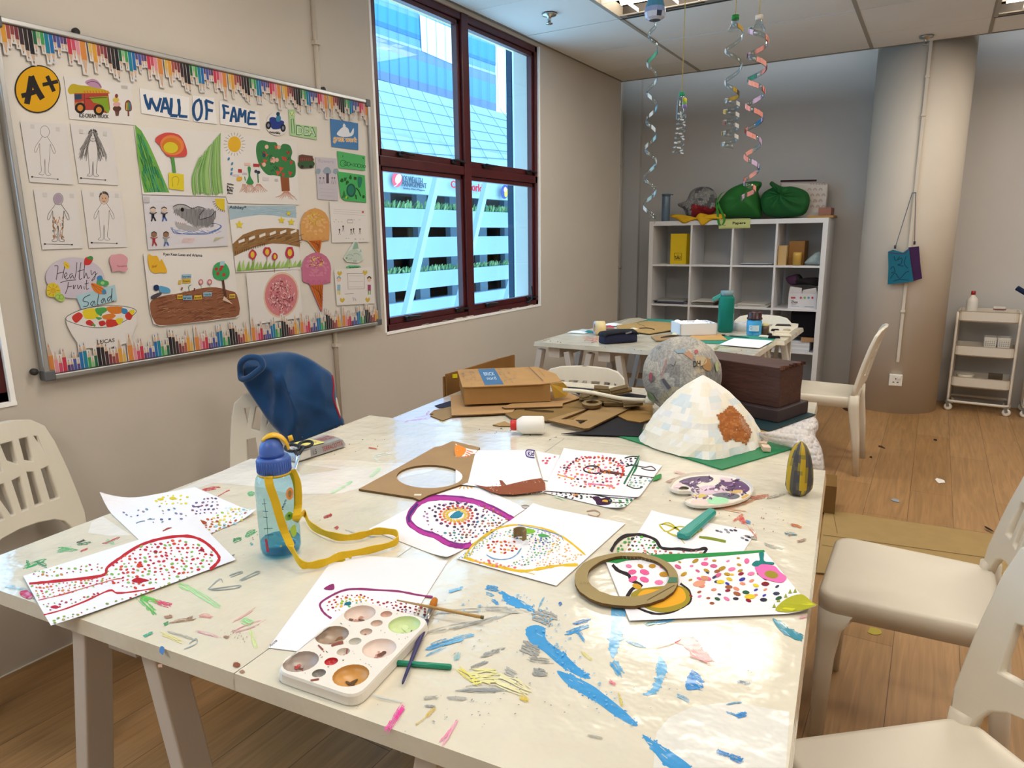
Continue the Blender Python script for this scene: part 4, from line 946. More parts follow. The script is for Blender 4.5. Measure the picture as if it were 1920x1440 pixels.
def f(c):
    c.ell((1672, 1348), 36, 52, '#2c5a4f'); c.ell((1672, 1346), 25, 38, '#2f7a62')
    for x, y in ((1602, 1272), (1628, 1262), (1665, 1250), (1640, 1290)): c.ell((x, y), 13, 15, '#2f5f30', 0, 9, False, .4)
    c.blob([(1722, 1250), (1755, 1255), (1745, 1320), (1725, 1322)], '#2f7a62'); c.poly([(1692, 1245), (1714, 1248), (1712, 1270), (1692, 1268)], '#3a4a30')
    for p in ([(1610, 1405), (1618, 1350), (1628, 1405)], [(1710, 1330), (1728, 1350), (1745, 1392)], [(1706, 1380), (1712, 1415)], [(1650, 1400), (1640, 1408)]): c.line(p, 10, '#28522c', 0)
    c.ell((1765, 1396), 10, 13, '#28522c'); c.ell((1636, 1400), 8, 10, '#a8c83a')
board(Z2, [(1570, 1205), (1775, 1235), (1787, 1440), (1625, 1425), (1596, 1400)], 'drawing', 'square bright green sheet with a dark globe and small figures', 'drawing', f, '#4bab62', 'bright green sheets')
def f(c):
    for i in range(3): c.line([(318 + i * 8, 345), (345, 378 + i * 6), (450, 398 - i * 3), (600, 395 - i * 5), (700 - i * 5, 345), (660, 318), (560, 312 + i * 6)], 3, '#3f62a8')
    for i in range(26): x = rnd.uniform(330, 680); c.line([(x, 372 + rnd.uniform(-18, 20)), (x + 40, 376 + rnd.uniform(-18, 18))], 3, '#6e8bc4', 0)
    c.blob([(335, 190), (375, 172), (430, 178), (480, 205), (520, 190), (572, 205), (540, 245), (535, 285), (580, 270), (620, 262), (655, 220), (648, 285), (610, 330), (540, 355), (510, 372), (470, 320), (425, 290), (380, 255), (345, 225)], '#a5a3a6')
    c.blob([(350, 300), (380, 318), (430, 325), (480, 340), (515, 370), (420, 365), (365, 345)], '#a5a3a6')
    for i in range(46): x = 345 + i * 6.6; y0_ = 190 + abs(x - 470) * .08; y1_ = min(250 + (x - 345) * .6, 350); c.line([(x, y0_ + rnd.uniform(0, 20)), (x - 4, y1_ - rnd.uniform(0, 20))], 3, '#4b494d', 0)
    c.line([(335, 190), (375, 172), (430, 178), (480, 205), (520, 190), (572, 205), (540, 245), (535, 285), (620, 262), (655, 220), (648, 285)], 4, K, 3)
    c.ell((405, 212), 13, 15, '#141216')
    for i in range(12): x = 352 + i * 7; c.poly([(x, 310 + i), (x + 6, 312 + i), (x + 3, 300 + i)], '#a5544c' if i % 2 else '#e8e4e2')
    c.poly([(650, 130), (722, 130), (722, 222), (690, 210), (660, 180)], '#d0b832')
    for i in range(8): a = PI / 2 + i * PI / 16; c.line([(722 + 75 * math.cos(a), 135 + 80 * math.sin(a)), (722 + 92 * math.cos(a), 135 + 98 * math.sin(a))], 4, '#6a5a1f', 0)
    for x, y, t_, b_ in ((185, 215, '#2a2a35', '#2a2a35'), (268, 215, '#2a2a35', '#3f62a8'), (192, 400, '#a0343c', '#a0343c'), (282, 400, '#8f9496', '#3f62a8')):
        c.ell((x, y), 22, 20, '#8a6a52' if y > 300 else '#cdb7a8'); c.line([(x - 20, y - 10), (x, y - 22), (x + 20, y - 10)], 7, K); c.line([(x, y + 25), (x - 2, y + 60)], 20, t_, 0); c.line([(x - 4, y + 55), (x - 12, y + 85)], 10, b_, 0); c.line([(x + 6, y + 55), (x + 20, y + 82)], 10, b_, 0); c.line([(x - 26, y + 20), (x, y + 34), (x + 26, y + 18)], 7, t_, 0)
    for i in range(10): x = 400 + i * 9; c.line([(x, 460), (x + 14, 425)], 3, '#d9a8a0', 0)
    for i in range(10): x = 640 + i * 7; c.line([(x, 455 - i * 4), (x + 12, 420)], 4, '#b9bb8e', 0)
    c.poly([(120, 118), (158, 120), (158, 160), (120, 160)], '#bab6bb')
board(Z4, [(110, 105), (735, 122), (752, 484), (150, 512)], 'drawing', 'grey striped shark in blue water with four small figures', 'drawing', f, '#cfccd4')
def f(c):
    c.poly([(752, 183), (1258, 182), (1262, 275), (1180, 270), (1080, 255), (980, 252), (860, 268), (764, 290)], '#9fb6c4')
    for i in range(40): x = rnd.uniform(760, 1240); y = rnd.uniform(190, 250); c.line([(x, y), (x + 40, y + rnd.uniform(-5, 5))], 4, rnd.choice(['#8ba9bd', '#b3c5ce', '#a9bdc8']), 0)
    c.text('Ashley*', [(758, 212), (885, 216), (885, 186), (758, 180)], '#3b4a5c', .8)
    br = [(782, 470), (860, 400), (960, 362), (1080, 350), (1200, 350), (1280, 362), (1288, 492), (1180, 470), (1080, 465), (960, 490), (860, 530), (796, 562)]
    c.poly(br, '#8f6c45')
    for i in range(70): x = rnd.uniform(800, 1270); y = 500 - 60 * math.sin((x - 780) / 500 * PI * .7) + rnd.uniform(-55, 25); c.line([(x, y), (x + 46, y - 14)], 3.5, rnd.choice(['#7a5836', '#a5835a', '#6b4c2e']), 0)
    for i in range(6): x = 825 + i * 78; y = 428 - 70 * math.sin(i / 6 * PI * .62) ; c.poly([(x, y + 18), (x + 45, y), (x + 47, y + 20), (x + 2, y + 38)], '#ddd8d0')
    for i in range(14): x = 800 + i * 17; y = 548 - i * 5; c.line([(x, y), (x + 3, y - 22)], 4, '#5a4028', 0)
    def star(x, y, r_):
        c.poly([(x + (r_ if k % 2 == 0 else r_ * .42) * math.sin(k * PI / 5), y - (r_ if k % 2 == 0 else r_ * .42) * math.cos(k * PI / 5)) for k in range(10)], '#d8c43a')
    star(832, 325, 34); star(1148, 292, 30); star(1222, 305, 30); star(1200, 240, 22)
    for x, y, r_ in ((930, 550, 30), (1040, 530, 30), (1098, 565, 22), (1210, 535, 34)):
        c.line([(x, y + 20), (x - 4, y + 120)], 4, '#8a4a3c', 0); c.ell((x, y), r_, r_ * 1.25, '#b03a50', 0, 12, False, .15); c.ell((x, y), r_ * .5, r_ * .8, '#d8b43a')
    for i in range(15): x = 810 + i * 32; y = 672 - i * 2.4; h = rnd.uniform(50, 88); c.poly([(x, y), (x + 34, y), (x + 22 + rnd.uniform(0, 20), y - h)], rnd.choice(['#8fb45c', '#a3c476', '#7da54c']))
board(Z4, [(750, 180), (1258, 178), (1292, 660), (808, 682)], 'drawing', 'brown footbridge with yellow stars above and red flowers below', 'drawing', f)
def scoop(cx, cy, rx, ry, col, col2, spr, tip, bs, wob):
    def f(c):
        c.poly([(cx - 48, tip - bs), (cx + 55 - 6, tip - bs - 8), (cx + wob, tip)], '#c0682c')
        for i in range(5):
            t_ = i / 5; c.line([(cx - 46 + 20 * i, tip - bs), (cx + wob + (10 if i < 3 else 0), tip - bs * (1 - (.35 + .12 * i)))], 2.5, '#7a3d1c', 0); c.line([(cx + 48 - 20 * i, tip - bs), (cx + wob - 6, tip - bs * (1 - (.35 + .12 * i)))], 2.5, '#7a3d1c', 0)
        pts = [(cx + rx * math.cos(a), cy + ry * math.sin(a)) for a in [PI + k * PI / 14 for k in range(15)]]
        n_ = 5
        for i in range(n_): t0_ = i / n_; x = cx + rx - 2 * rx * t0_; pts += [(x - rx / n_ * .2, cy + ry * .75), (x - rx / n_, cy + ry * .92), (x - rx / n_ * 1.8, cy + ry * .75)]
        c.blob(pts, col, 3)
        for i in range(50): a = rnd.random() * 6.28; q = rnd.random() ** .5 * .82; x, y = cx + rx * q * math.cos(a), cy - 10 + ry * .8 * q * math.sin(a); c.ell((x, y), 12, 8, col2, .4, 8, False, .4)
        for i in range(46): a = rnd.random() * 6.28; q = rnd.random() ** .5; x, y = cx + rx * .5 * q * math.cos(a), cy - ry * .42 + ry * .42 * q * math.sin(a); t_ = rnd.random() * 3.1; c.line([(x, y), (x + 14 * math.cos(t_), y + 14 * math.sin(t_))], 4.5, rnd.choice(spr), 0)
    o = [(cx - rx * 1.02, cy), (cx - rx * .7, cy - ry * .75), (cx, cy - ry * 1.03), (cx + rx * .7, cy - ry * .75), (cx + rx * 1.02, cy), (cx + rx * .98, cy + ry * .95), (cx + rx * .48, cy + ry * 1.02), (cx + wob + 4, tip + 3), (cx + wob - 4, tip + 3), (cx - rx * .5, cy + ry * 1.02), (cx - rx * .9, cy + ry * .9)]
    return f, o
f, o_ = scoop(1402, 325, 108, 122, '#cf9a5e', '#d9aa74', ['#d6b83a', '#e0cc70', '#c99a2e'], 545, 98, 30); board(Z4, o_, 'cutout', 'orange ice-cream cone cutout, the upper of the two', 'paper cutout', f, '#c8935a', 'ice-cream cutouts')
f, o_ = scoop(1412, 650, 108, 116, '#bf6f8e', '#c9809c', ['#d8c04a', '#e6d68a', '#b84a50'], 975, 195, 40); board(Z4, o_, 'cutout', 'pink ice-cream cone cutout, the lower of the two', 'paper cutout', f, '#b96a88', 'ice-cream cutouts')
def f(c):
    for q in range(3): c.line([(1540, 208 + q * 16), (1780, 224 + q * 16)], 2, '#b5b0b2', 0)
    c.ell((1760, 230), 8, 8, '#c0484c'); c.line([(1645, 290), (1685, 290), (1685, 312), (1645, 312)], 3, '#4a4648', 0, True)
    for x, y in ((1585, 375), (1612, 350), (1672, 375), (1690, 370), (1738, 370)): c.ell((x, y - 12), 6, 7, '#3a3638'); c.line([(x, y - 5), (x, y + 12)], 6, '#4a4648', 0); c.line([(x - 8, y + 26), (x, y + 10), (x + 8, y + 26)], 3, '#4a4648', 0)
    for i in range(14): x, y = rnd.uniform(1540, 1790), rnd.choice((285, 430, 300, 425)); c.line([(x, y), (x + 8, y + 6)], 3, rnd.choice(['#8a9a7c', '#7f7b7e', '#9a8a8c']), 0)
board(Z4, [(1510, 155), (1790, 165), (1806, 455), (1530, 460)], 'drawing', 'faint pencil sheet with tiny figures right of the orange cone', 'drawing', f)
def f(c):
    c.poly([(1700, 455), (1720, 458), (1728, 505), (1682, 510)], '#8fae9a'); c.poly([(1742, 505), (1752, 530), (1735, 530)], '#9db4a8')
    c.blob([(1628, 560), (1660, 520), (1710, 510), (1748, 545), (1755, 590), (1720, 600), (1640, 598)], '#b9c9bd')
    for p in ([(1640, 560), (1665, 548), (1690, 562)], [(1690, 545), (1715, 540), (1738, 556)], [(1650, 585), (1680, 578)]): c.line(p, 3, '#8d8aa5')
    c.ell((1638, 576), 7, 8, '#7fa07c'); c.line([(1694, 590), (1694, 606)], 3, '#7f4a50', 0); c.line([(1708, 590), (1708, 606)], 3, '#7f4a50', 0)
board(Z4, [(1695, 450), (1725, 455), (1735, 510), (1755, 500), (1762, 590), (1725, 612), (1640, 605), (1615, 575), (1650, 518)], 'cutout', 'pale green fish cutout above the heart sheet', 'paper cutout', f, '#cfd6d2')
board(Z4, [(1635, 640), (1660, 630), (1735, 632), (1748, 645), (1720, 660), (1650, 662)], 'name_tag', 'small green name tag under the fish cutout', 'name tag', lambda c: c.text('Seraphine', [(1655, 656), (1728, 654), (1728, 638), (1655, 640)], '#24502f', .6), '#5fb083')
def f(c):
    c.line([(1645, 690), (1770, 690), (1772, 805), (1650, 808)], 3, '#6a6668', 0, True)
    for y in (710, 750, 792): c.line([(1655, y), (1765, y)], 2.5, '#a5a0a2', 0)
    for x, y in ((1586, 690), (1776, 684), (1606, 890), (1796, 888)): c.blob([(x, y + 20), (x - 18, y - 2), (x - 8, y - 18), (x, y - 6), (x + 9, y - 18), (x + 18, y - 2)], '#c9ae4a')
    for x, y, t_ in ((1808, 735, '#9a4a6c'), (1580, 735, '#8fb0c4')): c.ell((x, y), 16, 20, '#d8bca8'); c.line([(x - 15, y - 6), (x, y - 20), (x + 15, y - 6)], 9, '#2c2426' if x > 1700 else '#7fa5bd'); c.line([(x, y + 40), (x, y + 85)], 24, t_, 0); c.line([(x - 6, y + 85), (x - 6, y + 115)], 7, '#5f9a52' if x > 1700 else '#c9b84a', 0); c.line([(x + 7, y + 85), (x + 7, y + 115)], 7, '#5f9a52' if x > 1700 else '#c9b84a', 0)
    c.line([(1625, 845), (1690, 842)], 3, '#8a8688', 0); c.line([(1685, 870), (1692, 895), (1700, 872), (1708, 895)], 4, '#4a6a9a', 0)
board(Z4, [(1545, 662), (1835, 640), (1850, 915), (1566, 932)], 'drawing', 'sheet with yellow hearts and a child in a pink top', 'drawing', f)
# healthy fruit salad group
board(Z3, [(325, 700), (345, 620), (420, 560), (520, 540), (630, 560), (715, 620), (745, 700), (725, 770), (640, 820), (500, 830), (390, 790)], 'cutout', 'lilac oval card lettered Healthy Fruit', 'paper cutout',
      lambda c: [c.line(p, 4.5, '#2f2a30', 4) for p in ([(385, 600), (410, 602), (408, 640), (398, 700)], [(460, 580), (452, 640), (442, 690)], [(405, 655), (450, 645)], [(455, 685), (475, 665), (468, 650), (455, 672), (470, 695), (490, 682)], [(515, 655), (495, 665), (500, 690), (515, 665), (520, 690)], [(545, 575), (540, 640), (530, 695)], [(575, 575), (565, 640), (562, 695), (580, 690)], [(550, 640), (595, 628)], [(600, 590), (595, 690), (610, 650), (622, 690), (635, 680)], [(645, 630), (650, 665), (675, 640), (672, 690), (650, 705), (690, 650)], [(428, 720), (480, 705), (540, 700)], [(485, 715), (478, 760), (462, 800)], [(478, 750), (510, 745)], [(520, 735), (522, 765), (535, 738)], [(550, 735), (555, 765), (572, 738), (578, 765)], [(595, 745), (598, 768)], [(615, 700), (612, 765), (630, 760)], [(600, 730), (630, 722)])], '#c3bac9', None, True)
board(Z3, [(538, 812), (815, 735), (832, 845), (578, 908)], 'cutout', 'pale blue strip lettered Salad above the bowl', 'paper cutout',
      lambda c: [c.line(p, 5, '#28323a', 4) for p in ([(640, 805), (600, 825), (590, 850), (625, 860), (620, 885), (590, 890)], [(660, 850), (642, 870), (655, 882), (668, 850), (675, 880)], [(705, 780), (690, 870), (700, 875)], [(735, 830), (718, 850), (728, 865), (740, 832), (748, 862)], [(785, 815), (762, 835), (770, 852), (790, 815), (795, 760), (792, 850), (808, 848)])], '#a3c3cf')
def fruit(pts, col, name, label, fn=lambda c: None): board(Z3, pts, name, label, 'paper cutout', fn, col, 'fruit cutouts', True)
fruit([(330, 775), (345, 730), (385, 722), (420, 750), (428, 800), (385, 822), (340, 815)], '#d2b93c', 'cutout', 'yellow pineapple ring cutout left of the lettering', lambda c: [c.ell((376, 775), 20, 20, '#c9a42e'), *[c.line([(376 + 24 * math.cos(a), 775 + 24 * math.sin(a)), (376 + 44 * math.cos(a), 775 + 44 * math.sin(a))], 3, '#8a6f1f', 0) for a in [k * .785 for k in range(8)]]])
fruit([(388, 815), (405, 790), (440, 800), (460, 835), (440, 855), (400, 840)], '#a5c462', 'cutout', 'pale green grape cutout under the pineapple ring', lambda c: [c.line([(x + 15 * math.cos(a), 822 + 17 * math.sin(a)) for a in [k * .7 for k in range(10)]], 2.5, '#5f7a30', 0) for x in (408, 436)])
fruit([(596, 585), (605, 545), (640, 535), (662, 548), (640, 590), (608, 596)], '#bf3a38', 'cutout', 'red strawberry cutout above the lettering', lambda c: c.blob([(615, 545), (640, 530), (660, 540), (650, 560), (630, 552)], '#3f8a4a'))
fruit([(452, 580), (468, 570), (495, 600), (485, 620), (462, 612)], '#d4b63c', 'cutout', 'small yellow fruit cutout on the lilac oval', lambda c: c.line([(465, 590), (485, 608)], 3, '#8a6f1f'))
fruit([(690, 700), (700, 672), (722, 672), (735, 700), (768, 712), (765, 740), (700, 742), (685, 725)], '#4f9a58', 'cutout', 'green and blue fruit cutout at the end of the word Fruit', lambda c: [c.ell((706, 688), 20, 18, '#3f7fb8'), c.ell((728, 722), 14, 12, '#8fc084')])
fruit([(648, 725), (700, 735), (745, 770), (755, 800), (700, 798), (665, 775)], '#cf7a34', 'cutout', 'orange slice cutout above the word Salad', lambda c: [c.line([(650, 728), (x, y)], 2.5, '#8a4a1c', 0) for x, y in ((700, 795), (730, 790), (745, 772))] and c.ell((738, 785), 16, 18, '#3f82b4'))
def f(c):
    c.line([(468, 980), (490, 950), (600, 905), (740, 885), (880, 888), (965, 915), (940, 955), (850, 1010), (720, 1040), (600, 1030), (500, 1000)], 4, '#3c383a', 4, True)
    for pts, co in (([(512, 960), (560, 930), (588, 960), (545, 1005), (520, 990)], '#c23c34'), ([(590, 915), (680, 905), (700, 960), (650, 980), (600, 972)], '#d8c232'), ([(675, 905), (740, 895), (765, 915), (700, 950)], '#4f9a52'), ([(755, 895), (865, 892), (865, 935), (790, 940)], '#cf7a30'), ([(862, 905), (900, 908), (905, 940), (870, 940)], '#3f82b4'), ([(890, 945), (935, 915), (945, 945), (925, 985), (895, 975)], '#b83434'), ([(915, 920), (950, 912), (955, 930), (938, 950)], '#d8c232'),
                    ([(610, 995), (640, 985), (670, 1015), (655, 1028), (615, 1018)], '#bf3a38'), ([(650, 1010), (678, 1020), (670, 1034)], '#4f9a52'), ([(700, 1000), (735, 990), (750, 1015), (715, 1030)], '#b83434'), ([(755, 985), (820, 985), (850, 1015), (765, 1038)], '#c23c34'), ([(820, 978), (875, 975), (848, 1022)], '#d8c232'), ([(725, 955), (790, 940), (822, 955), (790, 980), (740, 980)], '#cf7a34'), ([(690, 930), (725, 935), (715, 960)], '#4f9a52'), ([(678, 965), (725, 970), (700, 985)], '#4f9a52')): c.blob(pts, co, 3)
    c.text('LUCAS', [(690, 1160), (812, 1140), (812, 1115), (690, 1130)], '#4a4648', .8)
board(Z3, [(466, 975), (485, 950), (600, 903), (740, 882), (880, 886), (966, 912), (972, 990), (945, 1080), (900, 1150), (780, 1180), (620, 1186), (570, 1175), (510, 1090), (475, 1020)], 'cutout', 'large white bowl cutout filled with cut-paper fruit', 'paper cutout', f, '#dad6d4')
board(Z3, [(778, 555), (790, 525), (820, 520), (850, 515), (880, 522), (905, 545), (905, 575), (898, 600), (908, 625), (880, 645), (845, 635), (800, 642), (790, 605), (780, 580)], 'cutout', 'pink cloud cutout in the middle of the board', 'paper cutout', lambda c: c.text('Terasarus', [(830, 612), (902, 606), (902, 592), (830, 596)], '#a05a66', .5), '#cf98a2', None, True)
def f(c):
    c.text('Kyan Kean Lucas and Arianna', [(265, 562), (555, 572), (555, 545), (265, 535)], K, .9)
    soil = [(165, 910), (200, 880), (280, 855), (380, 840), (460, 822), (560, 800), (660, 795), (760, 820), (815, 850), (832, 1000), (700, 1030), (450, 1062), (240, 1080), (190, 1040), (168, 980)]
    c.blob(soil, '#8a5a42', 3)
    for i in range(170):
        x, y = rnd.uniform(180, 800), rnd.uniform(830, 1050)
        if not inpoly((x, y), soil) or not inpoly((x + 55, y - 12), soil): continue
        c.line([(x, y), (x + 28, y - 12), (x + 55, y - rnd.uniform(4, 16))], 3, rnd.choice(['#6f4030', '#9a6a50', '#7f4c38', '#b08468']), 2)
    c.blob([(150, 545), (180, 560), (215, 560), (235, 600), (250, 585), (290, 680), (240, 685), (190, 688), (160, 660), (145, 600)], '#d8a832', 3); c.text('Star', [(175, 650), (215, 640), (215, 620), (175, 632)], '#8a6a1c', .6)
    c.line([(706, 730), (716, 800), (728, 870)], 18, '#5a3c34', 3); c.blob([(635, 650), (665, 610), (720, 610), (755, 660), (752, 715), (705, 742), (650, 730), (632, 690)], '#3f9a5c', 3)
    for x, y in ((658, 658), (700, 640), (690, 660), (670, 692), (715, 700)): c.ell((x, y), 13, 13, '#a83a34')
    for x, y, w_, co, s_ in ((400, 698, 70, '#8fb4c9', 'leaves'), (402, 732, 64, '#d0ab3a', 'Stem'), (375, 742, 18, '#d0ab3a', ''), (560, 832, 64, '#8fb4c9', 'roots'), (365, 852, 40, '#d0ab3a', 'see'), (408, 858, 68, '#7fa9c2', 'leaf water'), (492, 855, 56, '#d0ab3a', 'soil'), (755, 846, 44, '#cfae48', 'roots'), (685, 600, 34, '#9dbccb', '')):
        c.poly([(x, y), (x + w_, y - 2), (x + w_, y + 30), (x, y + 32)], co)
        if s_: c.text(s_, [(x + 5, y + 25), (x + w_ - 5, y + 23), (x + w_ - 5, y + 8), (x + 5, y + 8)], K, .4)
    for x, y in ((542, 755), (608, 755)): c.ell((x, y), 18, 22, '#b86a86'); c.ell((x, y), 10, 13, '#d8c0a0'); c.line([(x, y + 20), (x + 4, y + 48)], 3, '#6a9a5c', 0)
    c.blob([(188, 785), (215, 775), (232, 800), (210, 822), (190, 810)], '#26365c'); c.blob([(232, 785), (300, 800), (312, 830), (270, 838), (235, 825)], '#5b9cc4'); c.blob([(170, 860), (235, 832), (245, 850), (180, 885)], '#4a484c')
    c.line([(455, 822), (450, 790), (470, 775)], 5, '#3c7a5c'); c.line([(395, 815), (402, 795)], 12, '#8a5240', 0); c.line([(495, 800), (490, 825)], 9, '#6a2a2c', 0); c.poly([(715, 860), (780, 920), (705, 890)], '#cdb8a8')
board(Z4, [(115, 545), (785, 528), (836, 1000), (820, 1020), (600, 1050), (240, 1086), (190, 1068), (165, 980)], 'drawing', 'brown soil mound collage with a little apple tree and labels', 'drawing', f)
def f(c):
    c.ell((1148, 852), 132, 172, '#d6b9a0', .12, 26); c.ell((1148, 852), 122, 158, '#c97f86', .12, 26)
    for i in range(170): a = rnd.random() * 6.28; q = rnd.random() ** .5 * .88; x, y = 1148 + 115 * q * math.cos(a), 850 + 150 * q * math.sin(a); c.line([(x, y), (x + rnd.uniform(-12, 12), y + rnd.uniform(6, 20))], 5, rnd.choice(['#d89aa0', '#b8505c', '#e2bfc2', '#c4636e', '#e8d4d4']), 0)
    for i in range(60): a = rnd.random() * 6.28; q = rnd.random() ** .5 * .75; c.ell((1148 + 115 * q * math.cos(a), 850 + 150 * q * math.sin(a)), 3.6, 4.2, '#6a2c3a', 0, 6)
board(Z4, [(885, 690), (1278, 662), (1312, 1022), (920, 1076)], 'drawing', 'large pink and red speckled disc drawing', 'drawing', f)
# pencil borders: printed strips along the frame
PEN = [('#d08648', 1.0, 1.6), ('#d58f9c', .72, 1), ('#c4506a', .6, 1), ('#c03c50', .78, 1.1), ('#54426a', .4, .8), ('#655088', .42, .8), ('#4c5a9c', .62, .9), ('#5a4a80', .4, .8), ('#2c6cab', .86, 1), ('#29809a', .92, 1.1), ('#459a58', .62, .9), ('#86b884', .38, .8), ('#2c6648', .62, .9), ('#2c2a30', .98, 1.1), ('#35302f', .92, 1), ('#43343a', .78, 1), ('#7a3a42', .62, .9), ('#8a4846', .5, .9), ('#a8584c', .62, .9), ('#d49a42', .86, 1.2), ('#cfac58', .56, .9)]
SW = (BY1 - BY0 - .022) / 6; tot = sum(p[2] for p in PEN)
for top in (0, 1):
    for k in range(6):
        PN[0] += 1; X = BX + .0012 + PN[0] * .00012; y0_ = BY0 + .011 + k * SW; at = lambda u, v, X=X: V((X, u, v))
        z0_, dz = (BZ0 + .02, 1) if not top else (BZ1 - .02, -1); H_ = .098
        seq = PEN if not top else PEN[::-1]
        mb = MB('#d5d1cf'); x = y0_ + .004; edge = [(y0_ + .002, z0_)]; items = []
        for c_, h, wd in seq:
            wv = wd / tot * (SW - .008); hh = H_ * h * rnd.uniform(.95, 1.03); items.append((x, wv, hh, c_)); edge += [(x, z0_ + dz * (hh + .002)), (x + wv, z0_ + dz * (hh + .002))]; x += wv
        edge.append((y0_ + SW - .002, z0_)); mb.prism([at(*p) for p in edge], (.0006, 0, 0)); cv = Canvas(at, (1, 0, 0), 3e-5, .0007, mb)
        cv.up()
        for x, wv, hh, c_ in items:
            b0 = max(hh - wv * 2.2, hh * .5); g_ = wv * .05
            cv.poly([(x + g_, z0_), (x + wv - g_, z0_), (x + wv - g_, z0_ + dz * b0), (x + g_, z0_ + dz * b0)], c_, True)
            cv.poly([(x + g_, z0_ + dz * b0), (x + wv - g_, z0_ + dz * b0), (x + wv * .64, z0_ + dz * (b0 + (hh - b0) * .68)), (x + wv * .36, z0_ + dz * (b0 + (hh - b0) * .68))], '#c7ab94', True)
            cv.poly([(x + wv * .36, z0_ + dz * (b0 + (hh - b0) * .68)), (x + wv * .64, z0_ + dz * (b0 + (hh - b0) * .68)), (x + wv * .5, z0_ + dz * hh)], c_, True)
        where = ('first', 'second', 'third', 'fourth', 'fifth', 'last')[k]
        tag(mb.build('pencil_border', M_PAPER), '%s coloured-pencil border strip from the left along the %s of the board' % (where, 'top' if top else 'bottom'), 'border strip', 'coloured-pencil border strips')
# ------------------------------------------------------------------ sheets of paper on the big table
ZA = lambda x, y: (640 + x / 3.2, 800 + y / 3.2)
ZB = lambda x, y: (1040 + x / 3.692, 840 + y / 3.692)
ZQ = lambda x, y: (460 + x / 3.84, 1020 + y / 3.84)
ZD = lambda x, y: (x / 3.273, 1000 + y / 3.273)
ZE = lambda x, y: (x / 3.273, 640 + y / 3.273)
ZF = lambda x, y: (800 + x / 4.364, 640 + y / 4.364)
ZH = lambda x, y: (1160 + x / 4.364, 620 + y / 4.364)
ID = lambda x, y: (x, y)
def tpaper(conv, quad, z, label, fn, lifts=(), col='#e9e8ee', rect=True, name='painting', group=None, wav=.0008):
    at = lambda x, y: onz(*conv(x, y), z)
    q = [at(*p) for p in quad]
    if rect and len(q) == 3: q.append(q[0] + q[2] - q[1])
    mb = MB(col); N = 14; k = len(mb.v)
    for j in range(N + 1):
        for i in range(N + 1):
            u, v = i / N, j / N; mb.v.append(q[0] * (1 - u) * (1 - v) + q[1] * u * (1 - v) + q[2] * u * v + q[3] * (1 - u) * v)
    for j in range(N):
        for i in range(N): mb.face((k + j * (N + 1) + i, k + j * (N + 1) + i + 1, k + (j + 1) * (N + 1) + i + 1, k + (j + 1) * (N + 1) + i))
    cv = Canvas(at, (0, 0, 1), 1.6e-5, .0005, mb); fn(cv)
    for v in mb.v:
        for (ci, h, rad) in lifts:
            d = (V((v.x, v.y, 0)) - V((q[ci].x, q[ci].y, 0))).length
            if d < rad: v.z += h * (1 - d / rad) ** 2
    o = mb.build(name, M_PAPER, None, fixn=False)
    so = o.modifiers.new('solid', 'SOLIDIFY'); so.thickness = .0003; so.offset = -1; so.use_rim = False
    return tag(o, label, 'painting', group)
PZ = TZ + .0012
def f(c):
    for poly, n, cols in (([(950, 975), (1040, 945), (1160, 950), (1180, 1000), (1050, 1005), (970, 1000)], 16, ['#d9c934', '#e0d040']), ([(1180, 1010), (1250, 960), (1340, 965), (1330, 1060), (1180, 1060)], 34, ['#6b5a86', '#8a5f7c', '#57507c']), ([(720, 1040), (900, 990), (1180, 1040), (1120, 1110), (850, 1120), (740, 1090)], 22, ['#6f8fa0', '#7a7fa0', '#8a8f96', '#4f6a9a']), ([(1310, 1080), (1420, 1020), (1540, 1040), (1480, 1110), (1330, 1160)], 46, ['#c9bd3a', '#9ec44c', '#8fc0d0', '#b05a30', '#dccf50']), ([(1215, 1100), (1300, 1090), (1380, 1130), (1300, 1185), (1220, 1160)], 34, ['#a34a2a', '#b8602e', '#c9a236']), ([(1380, 1010), (1560, 1040), (1520, 1070), (1400, 1060)], 18, ['#a9d3dd', '#c8e3e6'])):
        dots(c, poly, n, 13, cols)
    c.line([(835, 1118), (860, 1108), (890, 1103)], 6, '#6f8a9a'); c.line([(905, 1095), (950, 1092)], 5, '#7f8fa8'); c.line([(1000, 1168), (1030, 1150), (1055, 1148)], 10, '#9a4a30'); c.line([(1185, 1018), (1240, 1012)], 6, '#7a5f7c'); c.ell((1245, 1112), 26, 10, '#a84c2c', .2); c.ell((985, 972), 20, 7, '#d5c42c'); c.ell((1060, 965), 20, 9, '#d5c42c')
tpaper(ZE, [(622, 1000), (1195, 895), (1578, 1060), (960, 1320)], PZ, 'white sheet with sparse yellow and purple dots at the left end of the table', f, [(0, .03, .09), (2, .012, .06)], group=None)
RD = '#b8262f'
